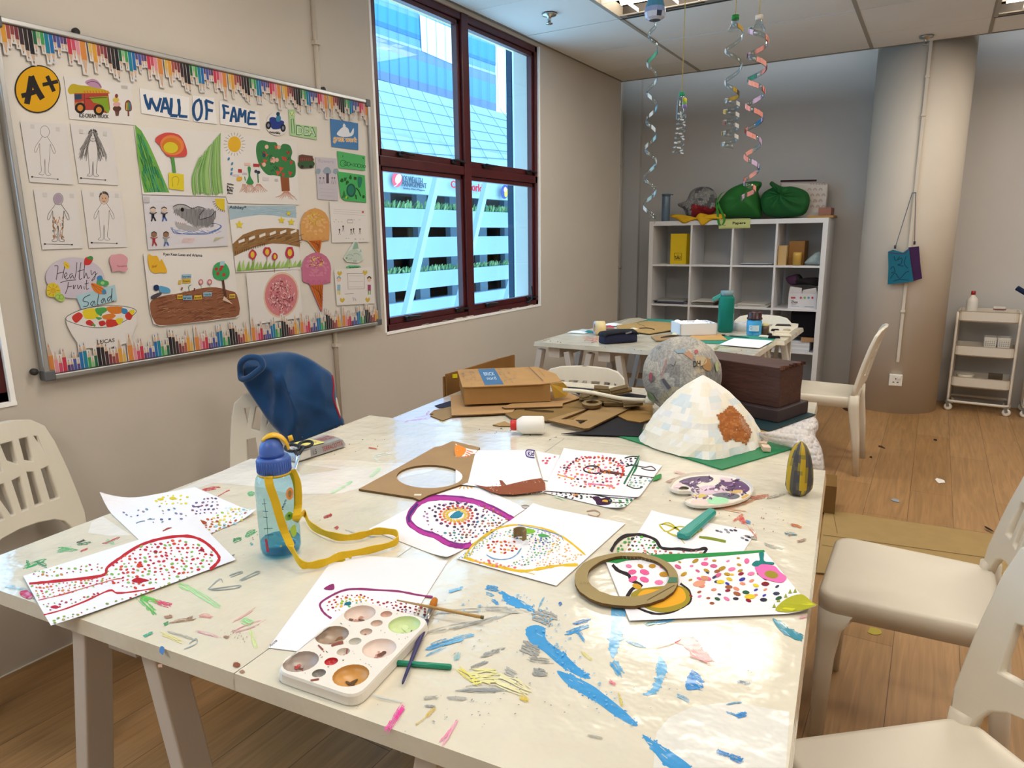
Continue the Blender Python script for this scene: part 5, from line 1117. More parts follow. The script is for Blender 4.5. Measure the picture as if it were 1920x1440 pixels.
def f(c):
    c.line([(180, 310), (330, 296), (620, 262), (660, 210), (740, 150), (860, 75), (1000, 32), (1150, 20), (1240, 45), (1310, 100), (1345, 150), (1330, 185), (1290, 222)], 17, RD, 5, False, .2)
    c.line([(270, 505), (380, 475), (520, 420), (670, 352), (720, 368), (830, 358), (950, 338)], 10, RD, 4, False, .3); c.line([(235, 412), (380, 378), (540, 330), (700, 285), (750, 280)], 6, '#c24a44', 4, False, .4)
    dots(c, [(640, 250), (740, 150), (870, 80), (1050, 40), (1200, 60), (1310, 120), (1290, 200), (1100, 270), (800, 345), (700, 320)], 190, 15, ['#c2303c', '#b02436', '#cf5a3c', '#7fae4c', '#8ab556', '#c2303c', '#d0482f'])
    dots(c, [(190, 320), (620, 275), (700, 300), (400, 375), (240, 405)], 70, 12, ['#c2404c', '#d0604c', '#8aae4c', '#c9853c'])
    dots(c, [(210, 230), (600, 185), (640, 230), (200, 280)], 30, 13, ['#8aa83a', '#97b04c', '#a83040', '#c07a30']); dots(c, [(300, 545), (520, 475), (900, 370), (1240, 235), (1280, 220), (940, 345), (640, 440), (330, 570)], 46, 13, ['#97b04c', '#a8a04a', '#b84a3a', '#7a9a4a'])
    dots(c, [(260, 440), (500, 395), (640, 345), (560, 400), (300, 480)], 20, 12, ['#a83a4c', '#8a9a4c', '#c04a3a'])
    c.blob([(808, 295), (840, 275), (880, 280), (915, 292), (880, 300), (860, 308)], '#b01e2c'); c.ell((858, 200), 18, 12, '#c8402a', 0, 10, False, .3); c.blob([(310, 455), (340, 445), (365, 458), (335, 465)], '#b82440'); c.ell((1240, 104), 14, 9, '#9c1c30'); c.ell((955, 115), 13, 9, '#9c1c30')
tpaper(ZD, [(142, 262), (1215, -75), (1448, 162), (315, 580)], PZ + .0024, 'long sheet with a red outlined shape full of red and green dots, left table corner', f, [(3, .004, .1), (1, .012, .1)])
def f(c):
    loop = [(1030, 560), (960, 520), (880, 480), (780, 445), (640, 428), (530, 432), (460, 465), (410, 530), (412, 580), (480, 630), (560, 655), (640, 700), (720, 718), (780, 708)]
    c.line(loop, 34, '#8a2a80', 5, False, .12); c.line([(x + 2, y + 4) for x, y in loop], 20, '#b03a96', 5, False, .25); c.line([(458, 465), (410, 530), (408, 575)], 16, '#4c2c6e', 4)
    for i, p in enumerate(loop[:-1]):
        if i % 2: c.line([(p[0], p[1] - 12), (loop[i + 1][0], loop[i + 1][1] - 12)], 4, '#5a3a7a', 0)
    ce = (690, 532)
    c.ell(ce, 42, 20, '#2f7f9c', -.3, 12, False, .2)
    for rr, n, co, s_ in ((1.5, 18, ['#d9b83a', '#e0c65a'], 9), (2.0, 20, ['#d98a3a', '#d9a23a'], 9), (2.6, 20, ['#c24a3a', '#b83a4c'], 9), (3.4, 18, ['#3a3550', '#5a3a60'], 10)):
        c.up()
        for i in range(n): a = i * 6.283 / n + rr; c.ell((ce[0] + 42 * rr * math.cos(a) * .9, ce[1] + 21 * rr * math.sin(a)), s_, s_ * .7, rnd.choice(co), 0, 8, True, .2)
    dots(c, [(850, 470), (930, 500), (1000, 560), (960, 600), (860, 640), (780, 690), (680, 690), (620, 640), (760, 600), (840, 560)], 110, 12, ['#7a5a50', '#4f7a9c', '#5a4a70', '#b0605a', '#3f8a8a', '#8a5a3a', '#c08a6a'])
    dots(c, [(480, 520), (560, 470), (700, 450), (840, 475), (900, 520), (860, 560), (830, 500), (560, 500), (520, 600), (640, 660), (600, 670), (490, 600)], 34, 11, ['#5a3a60', '#b07ab0', '#7a4a6a'])
    c.blob([(690, 345), (720, 325), (760, 322), (790, 345), (740, 352)], '#d8b82a')
    for i in range(8): a = .1 + i * .38; c.line([(738 + 45 * math.cos(a), 350 + 10 * math.sin(a)), (738 + 72 * math.cos(a), 352 + 24 * math.sin(a))], 6, '#d8a82a', 0)
    c.line([(1080, 480), (1105, 472), (1130, 482), (1108, 492), (1085, 485)], 4, '#8a6f68')
tpaper(ZA, [(165, 615), (735, 320), (1112, 490), (635, 800)], PZ, 'sheet with a thick purple loop around coloured dots and a small sun', f, [(3, .006, .06)])
def f(c):
    Y = '#d9b52c'
    c.line([(740, 780), (800, 700), (880, 640), (960, 605), (1060, 590), (1180, 605), (1290, 640), (1380, 700), (1465, 772)], 9, Y, 5, False, .4); c.line([(735, 785), (830, 815), (960, 845), (1080, 868), (1200, 852), (1300, 835), (1420, 830)], 14, Y, 5, False, .5); c.line([(1080, 868), (1160, 888)], 4, Y); c.line([(770, 780), (800, 720), (850, 670), (900, 640)], 6, '#c9b44c')
    c.line([(870, 770), (920, 795), (1000, 795), (1050, 770), (1080, 730)], 6, '#6f9ac0', 4, False, .5); c.line([(1060, 590), (1200, 620), (1310, 655), (1330, 680)], 6, '#6f8fb0', 4, False, .6)
    dots(c, [(860, 710), (930, 685), (1040, 690), (1060, 730), (1000, 760), (900, 755)], 75, 13, ['#b8382a', '#d0602a', '#d98a2a', '#d9b03a', '#a02c34', '#c9482a'])
    dots(c, [(830, 690), (940, 640), (1060, 610), (1250, 630), (1320, 690), (1260, 760), (1120, 830), (1000, 840), (1120, 760), (1130, 680), (960, 660)], 210, 10, ['#6fb05c', '#7ab0a0', '#8fb6d0', '#5a9ac0', '#9a8fc0', '#d9c05a', '#4f9a5c', '#c9a8c0'])
    dots(c, [(1300, 650), (1440, 770), (1380, 820), (1150, 850), (1240, 760)], 60, 9, ['#e0b06a', '#e2c88a', '#d9a05a']); dots(c, [(780, 790), (930, 810), (1050, 850), (980, 850), (820, 820)], 44, 13, ['#e0806a', '#e29a80', '#d96a6a']); dots(c, [(700, 790), (860, 680), (940, 620), (930, 650), (760, 790)], 50, 8, ['#7ab08a', '#6f9fc0', '#a8c060'])
    c.blob([(1085, 625), (1120, 612), (1165, 630), (1120, 645)], '#7ab53a'); c.blob([(1180, 650), (1210, 645), (1250, 660), (1200, 665)], '#4fa05a'); dots(c, [(1150, 670), (1230, 670), (1240, 700), (1160, 700)], 20, 10, ['#3f5ab0', '#5a50a0'])
tpaper(ZA, [(1150, 468), (1705, 580), (1290, 955), (690, 790)], PZ + .0012, 'sheet with yellow outlines around a swirl of tiny coloured dots', f, [(0, .004, .05)])
def f(c):
    c.poly([(800, 350), (870, 362), (960, 358), (948, 322), (965, 324), (990, 352), (1060, 335), (1130, 320), (1200, 310), (1222, 340), (1226, 396), (1130, 400), (1040, 410), (960, 408), (900, 395), (850, 372)], '#8a4e34')
    c.up()
    for i in range(260):
        x, y = rnd.uniform(880, 1220), rnd.uniform(325, 408)
        if y > 345 - (x - 950) * .08: c.ell((x, y), 2.6, 1.8, rnd.choice(['#e8dcd4', '#c99a84', '#6a3824']), 0, 5, True)
    c.blob([(686, 146), (745, 144), (742, 165), (715, 182), (686, 178)], '#e08a3a')
    for i in range(8): a = .15 + i * .19; c.line([(686 + 68 * math.cos(a), 146 + 44 * math.sin(a)), (686 + 105 * math.cos(a), 146 + 68 * math.sin(a))], 5, '#e0804a', 0)
    c.line([(1162, 146), (1125, 140), (1108, 150), (1115, 180), (1160, 188)], 7, '#4a3a80', 4); c.text('Kid', [(1120, 176), (1155, 178), (1155, 150), (1120, 150)], '#4a3a80', 1.2)
tpaper(ZA, [(686, 143), (1150, 140), (1230, 400), (686, 345)], PZ + .004, 'white sheet with a rough brown painted bar and an orange sun corner', f, [(0, .02, .07), (2, .006, .05)], rect=False)
tpaper(ZA, [(1165, 145), (1310, 172), (1270, 330), (1210, 320)], PZ, 'sheet with red dots half hidden behind the brown bar painting', lambda c: dots(c, [(1190, 200), (1280, 175), (1300, 180), (1220, 225)], 22, 13, ['#c0384c', '#d0506a']), rect=False)
def f(c):
    c.line([(1222, 372), (1330, 372), (1480, 400), (1600, 425), (1745, 435)], 6, '#2c2a30', 3, False, .5); dots(c, [(1240, 378), (1480, 405), (1500, 425), (1400, 435), (1250, 400)], 34, 12, ['#3a3a40', '#3f5a4a', '#2c2c34'])
    c.blob([(1505, 425), (1540, 420), (1560, 432), (1600, 425), (1625, 445), (1610, 468), (1570, 472), (1535, 470), (1525, 450)], '#3c1c3c'); c.ell((1582, 450), 18, 10, '#d9a83a'); dots(c, [(1620, 430), (1745, 440), (1680, 500), (1600, 460)], 40, 13, ['#4f9a5c', '#2c7a4a', '#7ab58a']); c.line([(1625, 455), (1700, 458)], 5, '#5a4030'); c.line([(1370, 390), (1382, 412)], 9, '#5a3a34'); c.line([(1390, 415), (1420, 408)], 12, '#d08a5a')
tpaper(ZA, [(1222, 330), (1752, 395), (1755, 435), (1682, 506), (1440, 450), (1215, 395)][:1] + [(1790, 400), (1682, 506), (1212, 396)], PZ + .0008, 'lowest sheet of the stack, with a dark purple flower showing', f, [(2, .008, .05)], rect=False)
def f(c):
    c.blob([(1690, 340), (1720, 270), (1770, 195), (1790, 175), (1775, 250), (1740, 300), (1705, 348)], '#2c7a4a', 3)
    c.line([(1770, 235), (1820, 245), (1860, 240), (1885, 262), (1840, 262), (1800, 250)], 6, '#3a3030', 4); c.line([(1745, 290), (1820, 300), (1880, 305), (1915, 290)], 6, '#4a3a34', 3); c.blob([(1880, 300), (1918, 285), (1915, 310), (1870, 325)], '#3f8a4a'); dots(c, [(1740, 305), (1870, 310), (1800, 370), (1710, 350)], 40, 12, ['#8fb6c8', '#4f7a8a', '#9ab8a0', '#3a5a50']); c.line([(1710, 352), (1760, 372), (1800, 368)], 6, '#2c3a38')
tpaper(ZA, [(1700, 185), (1924, 232), (1782, 432), (1660, 415)], PZ + .0022, 'middle sheet of the stack, with green leaves along its right edge', f, [(2, .004, .05)], rect=False)
def f(c):
    c.line([(1465, 245), (1490, 237), (1535, 240), (1555, 262), (1540, 280), (1500, 280), (1462, 268), (1455, 255), (1465, 245)], 9, '#2c2426', 4); dots(c, [(1475, 248), (1540, 248), (1535, 272), (1480, 270)], 18, 11, ['#d9a83a', '#e0b85a', '#c9853c'])
    c.line([(1555, 266), (1620, 275), (1700, 290)], 16, '#6a3a2c', 3); c.line([(1558, 276), (1630, 285), (1730, 298)], 3, '#2c2426', 3)
    dots(c, [(1320, 230), (1420, 180), (1560, 175), (1690, 205), (1700, 260), (1660, 350), (1640, 372), (1420, 365), (1330, 340), (1290, 290)], 120, 13, ['#d86a86', '#e08aa0', '#c9506a', '#d98a4a', '#a05a4a', '#5a3a50'])
    c.up()
    for i in range(26): a = PI + i * PI / 22; c.ell((1520 + 170 * math.cos(a), 270 + 85 * math.sin(a)), 8, 6, rnd.choice(['#b83a3a', '#5a2c4a', '#c9482a']), 0, 7, True)
    c.line([(1295, 288), (1350, 302), (1400, 315)], 7, '#dca03a', 3); c.line([(1480, 345), (1560, 350), (1630, 360)], 10, '#e07a9c', 3, False, .7)
    c.line([(1700, 190), (1740, 180), (1788, 182)], 7, '#26302c'); c.line([(1705, 240), (1745, 232), (1775, 238)], 8, '#26302c'); c.line([(1785, 178), (1755, 240), (1720, 300), (1696, 345)], 11, '#2c6a48', 3); dots(c, [(1660, 200), (1780, 185), (1770, 230), (1670, 230)], 16, 12, ['#2c2a30', '#6a5a80'])
tpaper(ZA, [(1335, 133), (1792, 180), (1682, 416), (1212, 384)], PZ + .0036, 'top sheet of the stack, pink dots around a brown tree', f, [(0, .003, .05)])
def f(c):
    cc = [(390, 715), (430, 650), (490, 608), (570, 600), (640, 612), (700, 640), (745, 695), (860, 700), (960, 710), (1048, 697), (1030, 735)]
    dots(c, [(440, 690), (500, 625), (600, 615), (680, 645), (730, 710), (700, 735), (430, 735)], 80, 16, ['#5ab84a', '#3f8a3c', '#2c3a2c', '#7ac86a', '#4aa04c', '#8a5a3a']); dots(c, [(620, 715), (1040, 715), (1040, 740), (620, 740)], 30, 18, ['#a85a44', '#d0806a', '#c9988a'])
    c.line(cc, 20, '#2c2426', 5, False, .2)
    OL = '#b9b02c'
    c.line([(740, 530), (790, 520), (850, 560), (930, 620), (980, 590), (1020, 570), (1000, 560), (940, 560), (860, 545), (780, 580), (745, 560), (730, 530), (800, 540), (880, 590), (840, 610), (780, 585)], 9, OL, 5, False, .3); c.line([(830, 600), (880, 640), (900, 665)], 5, OL, 3); c.line([(1000, 618), (1080, 628), (1185, 650)], 17, '#7a8a2c', 3, False, .2)
    for x, y in ((1125, 575), (1150, 582), (1185, 568), (1200, 585), (1222, 572), (1250, 572), (1300, 625), (1345, 620), (1330, 640)): c.ell((x, y), 14, 6, rnd.choice(['#3a3a4a', '#8a8a98', '#5a5a6c']), .3)
tpaper(ZB, [(670, 440), (1395, 582), (1200, 880), (385, 880)], PZ, 'sheet with a green dotted bulb and olive scribble, half under another painting', f, [(0, .003, .05)], rect=False)
def f(c):
    c.poly([(355, 790), (400, 775), (600, 745), (800, 735), (1000, 733), (1200, 722), (1450, 708), (1455, 722), (1200, 745), (1050, 758), (900, 768), (820, 790), (780, 790), (700, 770), (560, 762), (430, 800)], '#2c8a48')
    c.line([(400, 810), (440, 850), (510, 880), (530, 915), (600, 955), (540, 975), (500, 1035)], 24, '#2c2426', 4, False, .15)
    c.blob([(525, 1030), (570, 985), (680, 965), (800, 955), (880, 960), (930, 1000), (935, 1060), (880, 1110), (780, 1140), (680, 1130), (600, 1090)], '#9a8a2c', 4)
    c.blob([(575, 1030), (620, 985), (720, 980), (850, 965), (900, 1000), (900, 1060), (820, 1095), (720, 1110), (630, 1085)], '#e0a42a', 4); c.line([(680, 1060), (760, 1048), (820, 1010)], 26, '#b8482a', 3, False, .3); c.line([(640, 1010), (740, 1000), (800, 985)], 14, '#e8b83a', 3); c.line([(720, 1085), (790, 1090)], 6, '#ece4d4', 2)
    c.line([(545, 1090), (600, 1120), (700, 1150), (800, 1140), (890, 1100), (940, 1060), (930, 990), (870, 940)], 15, '#2c2426', 4, False, .2)
    dots(c, [(430, 810), (780, 800), (860, 930), (560, 965), (520, 880)], 52, 42, ['#dc5f94', '#e87aa8', '#c9982c', '#b8882c', '#e06a9c'], .55)
    dots(c, [(830, 790), (1290, 750), (1330, 850), (1100, 900), (900, 930)], 56, 34, ['#e05f94', '#c9608c', '#b5902c', '#e87aa8', '#a8862c'], .5)
    dots(c, [(1060, 850), (1520, 880), (1580, 1050), (1100, 1080), (930, 1040)], 62, 34, ['#2c2c3c', '#36405c', '#9a5a3c', '#d9c42c', '#8a1c34', '#d98a70', '#2c5a3c', '#e07aa8', '#3a3a9c', '#d9b82c'], .5)
    c.ell((1000, 940), 44, 20, '#dc9c80', -.2); c.ell((1040, 905), 28, 16, '#c98a70'); c.ell((1148, 930), 28, 13, '#dcc42c'); c.ell((1352, 1032), 38, 16, '#dcc42c'); c.ell((1205, 965), 26, 12, '#9a5a34'); c.ell((1458, 944), 28, 14, '#7a1a30'); c.ell((1330, 785), 18, 18, '#e06aa0')
    c.blob([(1385, 825), (1440, 808), (1520, 820), (1560, 860), (1605, 900), (1570, 935), (1490, 922), (1420, 890)], '#dc6fb0', 4); c.ell((1500, 880), 48, 26, '#9a8a2c', .2); c.blob([(1365, 810), (1390, 785), (1420, 780), (1415, 730), (1448, 728), (1450, 785), (1515, 795), (1510, 812), (1440, 805), (1400, 825)], '#1f7a78', 4)
    c.blob([(1545, 1135), (1560, 1080), (1640, 1030), (1720, 1020), (1780, 1080), (1803, 1138)], '#a8a82a', 4); c.blob([(1560, 1130), (1620, 1080), (1700, 1060), (1790, 1125)], '#c9c82c', 3); c.blob([(1590, 1135), (1660, 1090), (1740, 1100), (1780, 1135)], '#8a9430', 3)
    for x, y in ((1520, 1100), (1550, 1060), (1600, 1030), (1630, 1000), (1665, 995)): c.poly([(x - 14, y + 10), (x + 12, y + 8), (x, y - 22)], '#8f9a3c')
tpaper(ZB, [(355, 792), (1450, 708), (1806, 1140), (518, 1196)], PZ + .0024, 'sheet with pink and gold dots, green top stripe and an orange flower head', f, [(2, .012, .05)], rect=False)
def f(c):
    c.line([(1350, 382), (1250, 370), (1100, 342), (930, 332), (800, 325), (700, 338), (600, 385), (540, 430), (550, 475), (580, 510), (620, 538)], 15, '#8a3268', 4, False, .2); c.blob([(565, 325), (600, 300), (635, 290), (640, 325), (610, 335)], '#8a3268', 4)
    dots(c, [(700, 440), (790, 410), (840, 420), (760, 460)], 12, 15, ['#2c7a8a', '#4fae6a']); dots(c, [(650, 440), (720, 395), (840, 380), (880, 420), (820, 415), (700, 425), (680, 480), (650, 470)], 34, 15, ['#d9b42c', '#e0a83a', '#9ab82c']); dots(c, [(585, 430), (660, 375), (800, 358), (930, 400), (920, 430), (840, 380), (680, 400), (620, 450), (680, 500), (600, 490)], 46, 15, ['#a8282e', '#b8442c', '#9a2434'])
    dots(c, [(930, 415), (1100, 415), (1310, 440), (1290, 520), (1120, 490), (960, 440)], 96, 15, ['#7a2c30', '#9a3838', '#6a2428', '#a84a40']); c.ell((738, 433), 24, 12, '#1f6a7c')
    c.blob([(635, 130), (690, 115), (715, 110), (720, 118), (700, 130), (665, 132)], '#b5a21c', 2); c.blob([(730, 95), (745, 88), (768, 100), (755, 108)], '#c4ac1c', 2)
    c.text('Anna', [(180, 745), (232, 700), (220, 685), (168, 730)], '#8a8688', .5)
tpaper(ZQ, [(655, 75), (1460, 120), (1000, 850), (165, 748)], PZ, 'white sheet with a purple arch and dark red dots under the paint palette', f, [(0, .004, .04)], rect=False)
# ------------------------------------------------------------------ cardboard pieces
M_CARD = mat('cardboard', None, .85, spec=.15, bump=.15, bscale=60, bdist=.0006, vary=.08, vscale=14)
CB, CBE = '#a98a64', '#6d5233'
def cardboard(conv, outline, z, th, label, col=CB, holes=(), name='cardboard_sheet', cat='cardboard', group='cardboard offcuts', extra=None, edge=None, tilt=None):
    at = lambda x, y: onz(*conv(x, y), z)
    m = MB(col); o = [at(*p) for p in outline]; hs = [[at(*p) for p in h] for h in holes]
    if tilt:
        for p in o + [q for h in hs for q in h]: p.z += tilt(p)
    m.prism(o, (0, 0, th), col, hs)
    n = len(o) + sum(len(h) for h in hs)
    for i in range(len(m.f) - n, len(m.f)): m.c[i] = edge or CBE
    if extra: extra(Canvas(lambda x, y: onz(*conv(x, y), z + th), (0, 0, 1), 3e-5, .0003, m))
    return tag(m.build(name, M_CARD), label, cat, group)
def ellp(cx, cy, rx, ry, n=32, a0=0): return [(cx + rx * math.cos(a0 + 2 * PI * i / n), cy + ry * math.sin(a0 + 2 * PI * i / n)) for i in range(n)]
cardboard(ZA, [(105, 385), (330, 262), (560, 132), (600, 125), (668, 95), (832, 135), (800, 180), (760, 345), (520, 425), (470, 452), (430, 435), (300, 415)], TZ + .001, .005, 'brown cardboard sheet with a large oval hole beside the bar painting', '#a48764', [ellp(530, 310, 198, 70)[::-1]], 'cardboard_cutout', 'cardboard', None, lambda c: c.poly([(438, 404), (482, 404), (478, 414), (436, 414)], '#e8e2d2'))
def jit(pts, a=3): return [(x + rnd.uniform(-a, a), y + rnd.uniform(-a, a)) for x, y in pts]
def f(c):
    for i in range(9): c.line([(470 + i * 26, 748 + i * 3), (475 + i * 26, 772 + i * 2)], 3, '#5c7a5a', 0)
    for x, y in ((175, 945), (200, 940), (225, 945)): c.line([(x, y), (x + 8, y - 14), (x + 14, y)], 3, '#8a7a58', 0)
    c.poly([(795, 895), (850, 898), (848, 930), (780, 935)], '#4f7a62'); c.line([(830, 950), (640, 1055)], 4, '#6d5f40', 0)
cardboard(ZB, jit(ellp(497, 925, 362, 188, 40), 4), TZ + .0052, .005, 'cut cardboard ring lying across two paintings', '#9d8b62', [jit(ellp(508, 906, 282, 142, 40), 3)[::-1]], 'cardboard_ring', 'cardboard', None, f)
p = onz(968, 1012, PZ + .003); m = MB('#8a7754'); path = [V((math.cos(a) * r_, math.sin(a) * r_, 0)) for a, r_ in [(2.6 - i * .38, .010 + i * .0016) for i in range(9)]]
m.ribbon([p + q + V((0, 0, .010 + .006 * (i / 8))) for i, q in enumerate(path)], .02, (0, 0, 1), None, .0015); tag(m.build('cardboard_curl', M_CARD), 'small curled cardboard strip standing on the yellow outlined painting', 'cardboard')
# ------------------------------------------------------------------ paint palettes
M_PAL = mat('palette_plastic', None, .32, spec=.5)
zt_ = TZ + .016
def rounded(pts, rad, n=5):
    out = []; L = len(pts)
    for i in range(L):
        p, a, b_ = pts[i], pts[i - 1], pts[(i + 1) % L]; d1 = (a - p).normalized() * rad; d2 = (b_ - p).normalized() * rad
        for k in range(n + 1):
            t_ = k / n; out.append(p + d1 * (1 - t_) ** 2 + d2 * t_ ** 2)
    return out
TL = [onz(*ZQ(x, y), zt_) for x, y in ((215, 905), (810, 408), (1330, 545), (830, 1085))]
TL[3] = TL[0] + TL[2] - TL[1]
out = rounded(TL, .022)
t = thing('paint_palette', onz(*ZQ(770, 750), TZ), 'white rectangular paint tray with round wells, dirty with dried paint', 'palette')
m = MB('#e8e2d8'); cen = (TL[0] + TL[2]) / 2; ax = (TL[1] - TL[0]).normalized(); ay = (TL[3] - TL[0]).normalized()
big = [(825, 500), (1145, 580), (625, 655), (965, 750), (400, 845), (760, 945)]; small = [(1015, 505), (945, 570), (870, 632), (790, 700), (705, 775), (618, 845), (530, 930)]
rb = (onz(*ZQ(825 + 112, 500), zt_) - onz(*ZQ(825, 500), zt_)).length; rs = rb * .38
wells = [(onz(*ZQ(*p), zt_), rb) for p in big] + [(onz(*ZQ(*p), zt_), rs) for p in small]
holes = [[c + V((r_ * math.cos(-2 * PI * i / 20), r_ * math.sin(-2 * PI * i / 20), 0)) for i in range(20)] for c, r_ in wells]
k = len(m.v); loops = [out] + holes; m.v += [p for lp in loops for p in lp]
for tr in tessellate_polygon(loops): m.face([k + i for i in tr])
m.loft([out, [cen + (p - cen) * 1.02 + V((0, 0, -.003)) for p in out], [cen + (p - cen) * 1.03 + V((0, 0, -.0135)) for p in out], [cen + (p - cen) * 1.03 + V((0, 0, -.015)) for p in out], [cen + (p - cen) * 1.005 + V((0, 0, -.0135)) for p in out]], False)
m.build('tray', M_PAL, t, solid=0)
wc = [('#d9c4b8', '#b8806c'), ('#c9dba2', '#a8c47a'), ('#a38d7a', '#8a6040'), ('#e2d0c6', '#c98a80'), ('#a89a92', '#b03034'), ('#c9944c', '#5c4426')] + [('#cfa898', '#a8604c'), ('#cdb4a4', '#b89484'), ('#cbb4a6', '#8a4038'), ('#c6c2b8', '#a9a498'), ('#cfc4b6', '#a83034'), ('#c43038', '#a01c28'), ('#8a8580', '#4a4644')]
for (c, r_), (ca, cb) in zip(wells, wc):
    w_ = MB(ca); w_.smooth = True; dp = r_ * .5 if r_ == rb else .007
    prof = [(r_ * math.cos(a), -dp * math.sin(a)) for a in [i * PI / 2 / 6 for i in range(7)]][:-1] + [(r_ * .06, -dp)]
    w_.loft([[c + V((q * math.cos(2 * PI * i / 20), q * math.sin(2 * PI * i / 20), z)) for i in range(20)] for q, z in prof], False); w_.face(range(len(w_.v) - 20, len(w_.v)))
    bl = Canvas(lambda x, y: c + V((x, y, 0)), (0, 0, 1), 5e-5, 0, w_)
    for j in range(7 if r_ == rb else 2):
        a = rnd.random() * 6.28; q = rnd.random() * .55 * r_; k0 = len(w_.v); bl.ell((q * math.cos(a), q * math.sin(a) - r_ * .1), r_ * rnd.uniform(.1, .3), r_ * rnd.uniform(.08, .2), cb if j % 2 else rnd.choice([cb, ca, '#6a4a3c']), a, 9, False, .3)
        for v in w_.v[k0:]:
            d = min((V((v.x, v.y, 0)) - V((c.x, c.y, 0))).length / r_, .98); v.z = c.z - dp * math.sqrt(1 - d * d) + .0006 + j * .0001
    w_.build('well', M_PAL, t, fixn=False)
m = MB(); c_ = Canvas(lambda x, y: onz(*ZQ(x, y), zt_), (0, 0, 1), 2e-5, .0002, m)
for i in range(150):
    x, y = rnd.uniform(240, 1290), rnd.uniform(430, 1060); pt = onz(*ZQ(x, y), zt_)
    d = pt - TL[0]; a, b_ = d.dot(ax) / (TL[1] - TL[0]).length, d.dot(ay) / (TL[3] - TL[0]).length
    if not (.04 < a < .96 and .05 < b_ < .95) or any((pt - c).length < r_ + .002 for c, r_ in wells): continue
    dark = a < .35 or b_ < .1; c_.ell((x, y), rnd.uniform(3, 9) * (1.2 if dark else .7), rnd.uniform(2, 6), rnd.choice(['#8a4a40', '#6a5a54', '#3f4a46', '#b87068', '#a89a90'] if dark else ['#c9b8ac', '#b5a89c', '#8a7468']), rnd.uniform(-1, 1), 8, False, .5)
for p in ([(620, 735), (660, 720), (705, 710)], [(525, 730), (560, 765)], [(470, 985), (530, 975)], [(735, 755), (728, 795)]): c_.line(p, 16, '#8f4a40', 3, False, .5)
m.build('dried_paint', M_PAL, t, fixn=False)
# kidney-shaped palette
zk = TZ + .006
pts = [(800, 275), (840, 225), (930, 195), (1080, 185), (1220, 200), (1320, 240), (1370, 290), (1350, 345), (1270, 385), (1150, 410), (1000, 418), (920, 400), (900, 370), (960, 345), (940, 320), (860, 318), (805, 300)]
ol = [onz(*ZB(p.x, p.y), zk) for p in smooth_path([(a, b_, 0) for a, b_ in pts], 3, True)]
hole = [onz(*ZB(x, y), zk) for x, y in ellp(893, 283, 38, 15, 14)][::-1]
t = thing('paint_palette', onz(*ZB(1080, 300), TZ), 'oval artist palette with thumb hole covered in purple and green paint', 'palette')
m = MB('#e3ddd4'); m.prism(ol, (0, 0, .002), None, [hole]); cc_ = sum(ol, V((0, 0, 0))) / len(ol)
m.loft([[cc_ + (p - cc_) * s_ + V((0, 0, z)) for p in ol] for s_, z in ((.97, .002), (1.0, .008), (1.015, .006), (1.0, .0))], False); m.build('plate', M_PAL, t)
m = MB(); c_ = Canvas(lambda x, y: onz(*ZB(x, y), zk + .002), (0, 0, 1), 2e-5, .0004, m)
for pts_, co in (([(860, 235), (940, 205), (1060, 195), (1100, 215), (1060, 240), (1020, 235), (980, 255), (1000, 275), (960, 285), (920, 260)], '#4c3260'), ([(1140, 240), (1200, 225), (1290, 230), (1345, 270), (1340, 300), (1290, 310), (1240, 290), (1200, 300), (1180, 270)], '#5a3a6c'), ([(1000, 275), (1080, 260), (1180, 275), (1200, 300), (1100, 320), (1020, 320)], '#d5bccb'), ([(1150, 205), (1230, 215), (1220, 235), (1150, 230)], '#d9c6d2'), ([(1090, 325), (1160, 310), (1260, 320), (1280, 340), (1230, 355), (1150, 345)], '#5f6470'), ([(960, 330), (1020, 320), (1060, 335), (1000, 345)], '#cfb94a'), ([(1060, 355), (1120, 340), (1190, 350), (1200, 375), (1140, 390), (1060, 380)], '#9fdcae'), ([(940, 375), (1000, 350), (1060, 370), (1050, 400), (980, 405)], '#dcc8c0'), ([(1210, 300), (1290, 290), (1300, 310), (1240, 315)], '#cda86a'), ([(820, 270), (870, 240), (880, 262), (840, 290)], '#e0c9cf'), ([(1290, 345), (1340, 320), (1330, 350)], '#cfa23c')): c_.blob(pts_, co, 4)
for i in range(80):
    a = rnd.random() * 6.28; q = rnd.random() ** .5; x, y = 1090 + 245 * q * math.cos(a), 285 + 85 * q * math.sin(a)
    if (x - 893) ** 2 / 45 ** 2 + (y - 283) ** 2 / 20 ** 2 > 1 and not (x < 950 and 305 < y < 360): c_.ell((x, y), rnd.uniform(5, 20), rnd.uniform(3, 9), rnd.choice(['#4c3260', '#6a4a7c', '#e2d2dc', '#d9c4cf', '#7a5a86', '#3c2850']), rnd.uniform(-1, 1), 8, False, .5)
m.build('dried_paint', M_PAL, t, fixn=False)
# ------------------------------------------------------------------ brushes and sticks
def brush(a, b, r_, label, cols, tip=None):
    a, b = V(a), V(b); d = (b - a).normalized(); L = (b - a).length
    t = thing('paintbrush', (a + b) / 2, label, 'paintbrush')
    m = MB(cols[0]); m.smooth = True; m.tube([a + d * L * f_ for f_ in (.28, .4, .6, .85, .98, 1)], [r_ * .8, r_ * 1.15, r_ * .9, r_ * .6, r_ * .45, r_ * .2], 10); m.build('handle', M_VG, t)
    m = MB(cols[1]); m.smooth = True; m.tube([a + d * L * f_ for f_ in (.13, .29)], [r_ * 1.2, r_ * .95], 10); m.build('ferrule', mat('ferrule_metal', None, .3, .8), t)
    m = MB(cols[2]); m.smooth = True; m.tube([a + d * L * f_ for f_ in (0, .05, .14)], [r_ * (1.2 if tip else .3), r_ * 1.5, r_ * 1.2], 10); m.build('bristles', M_VM, t)
    return t
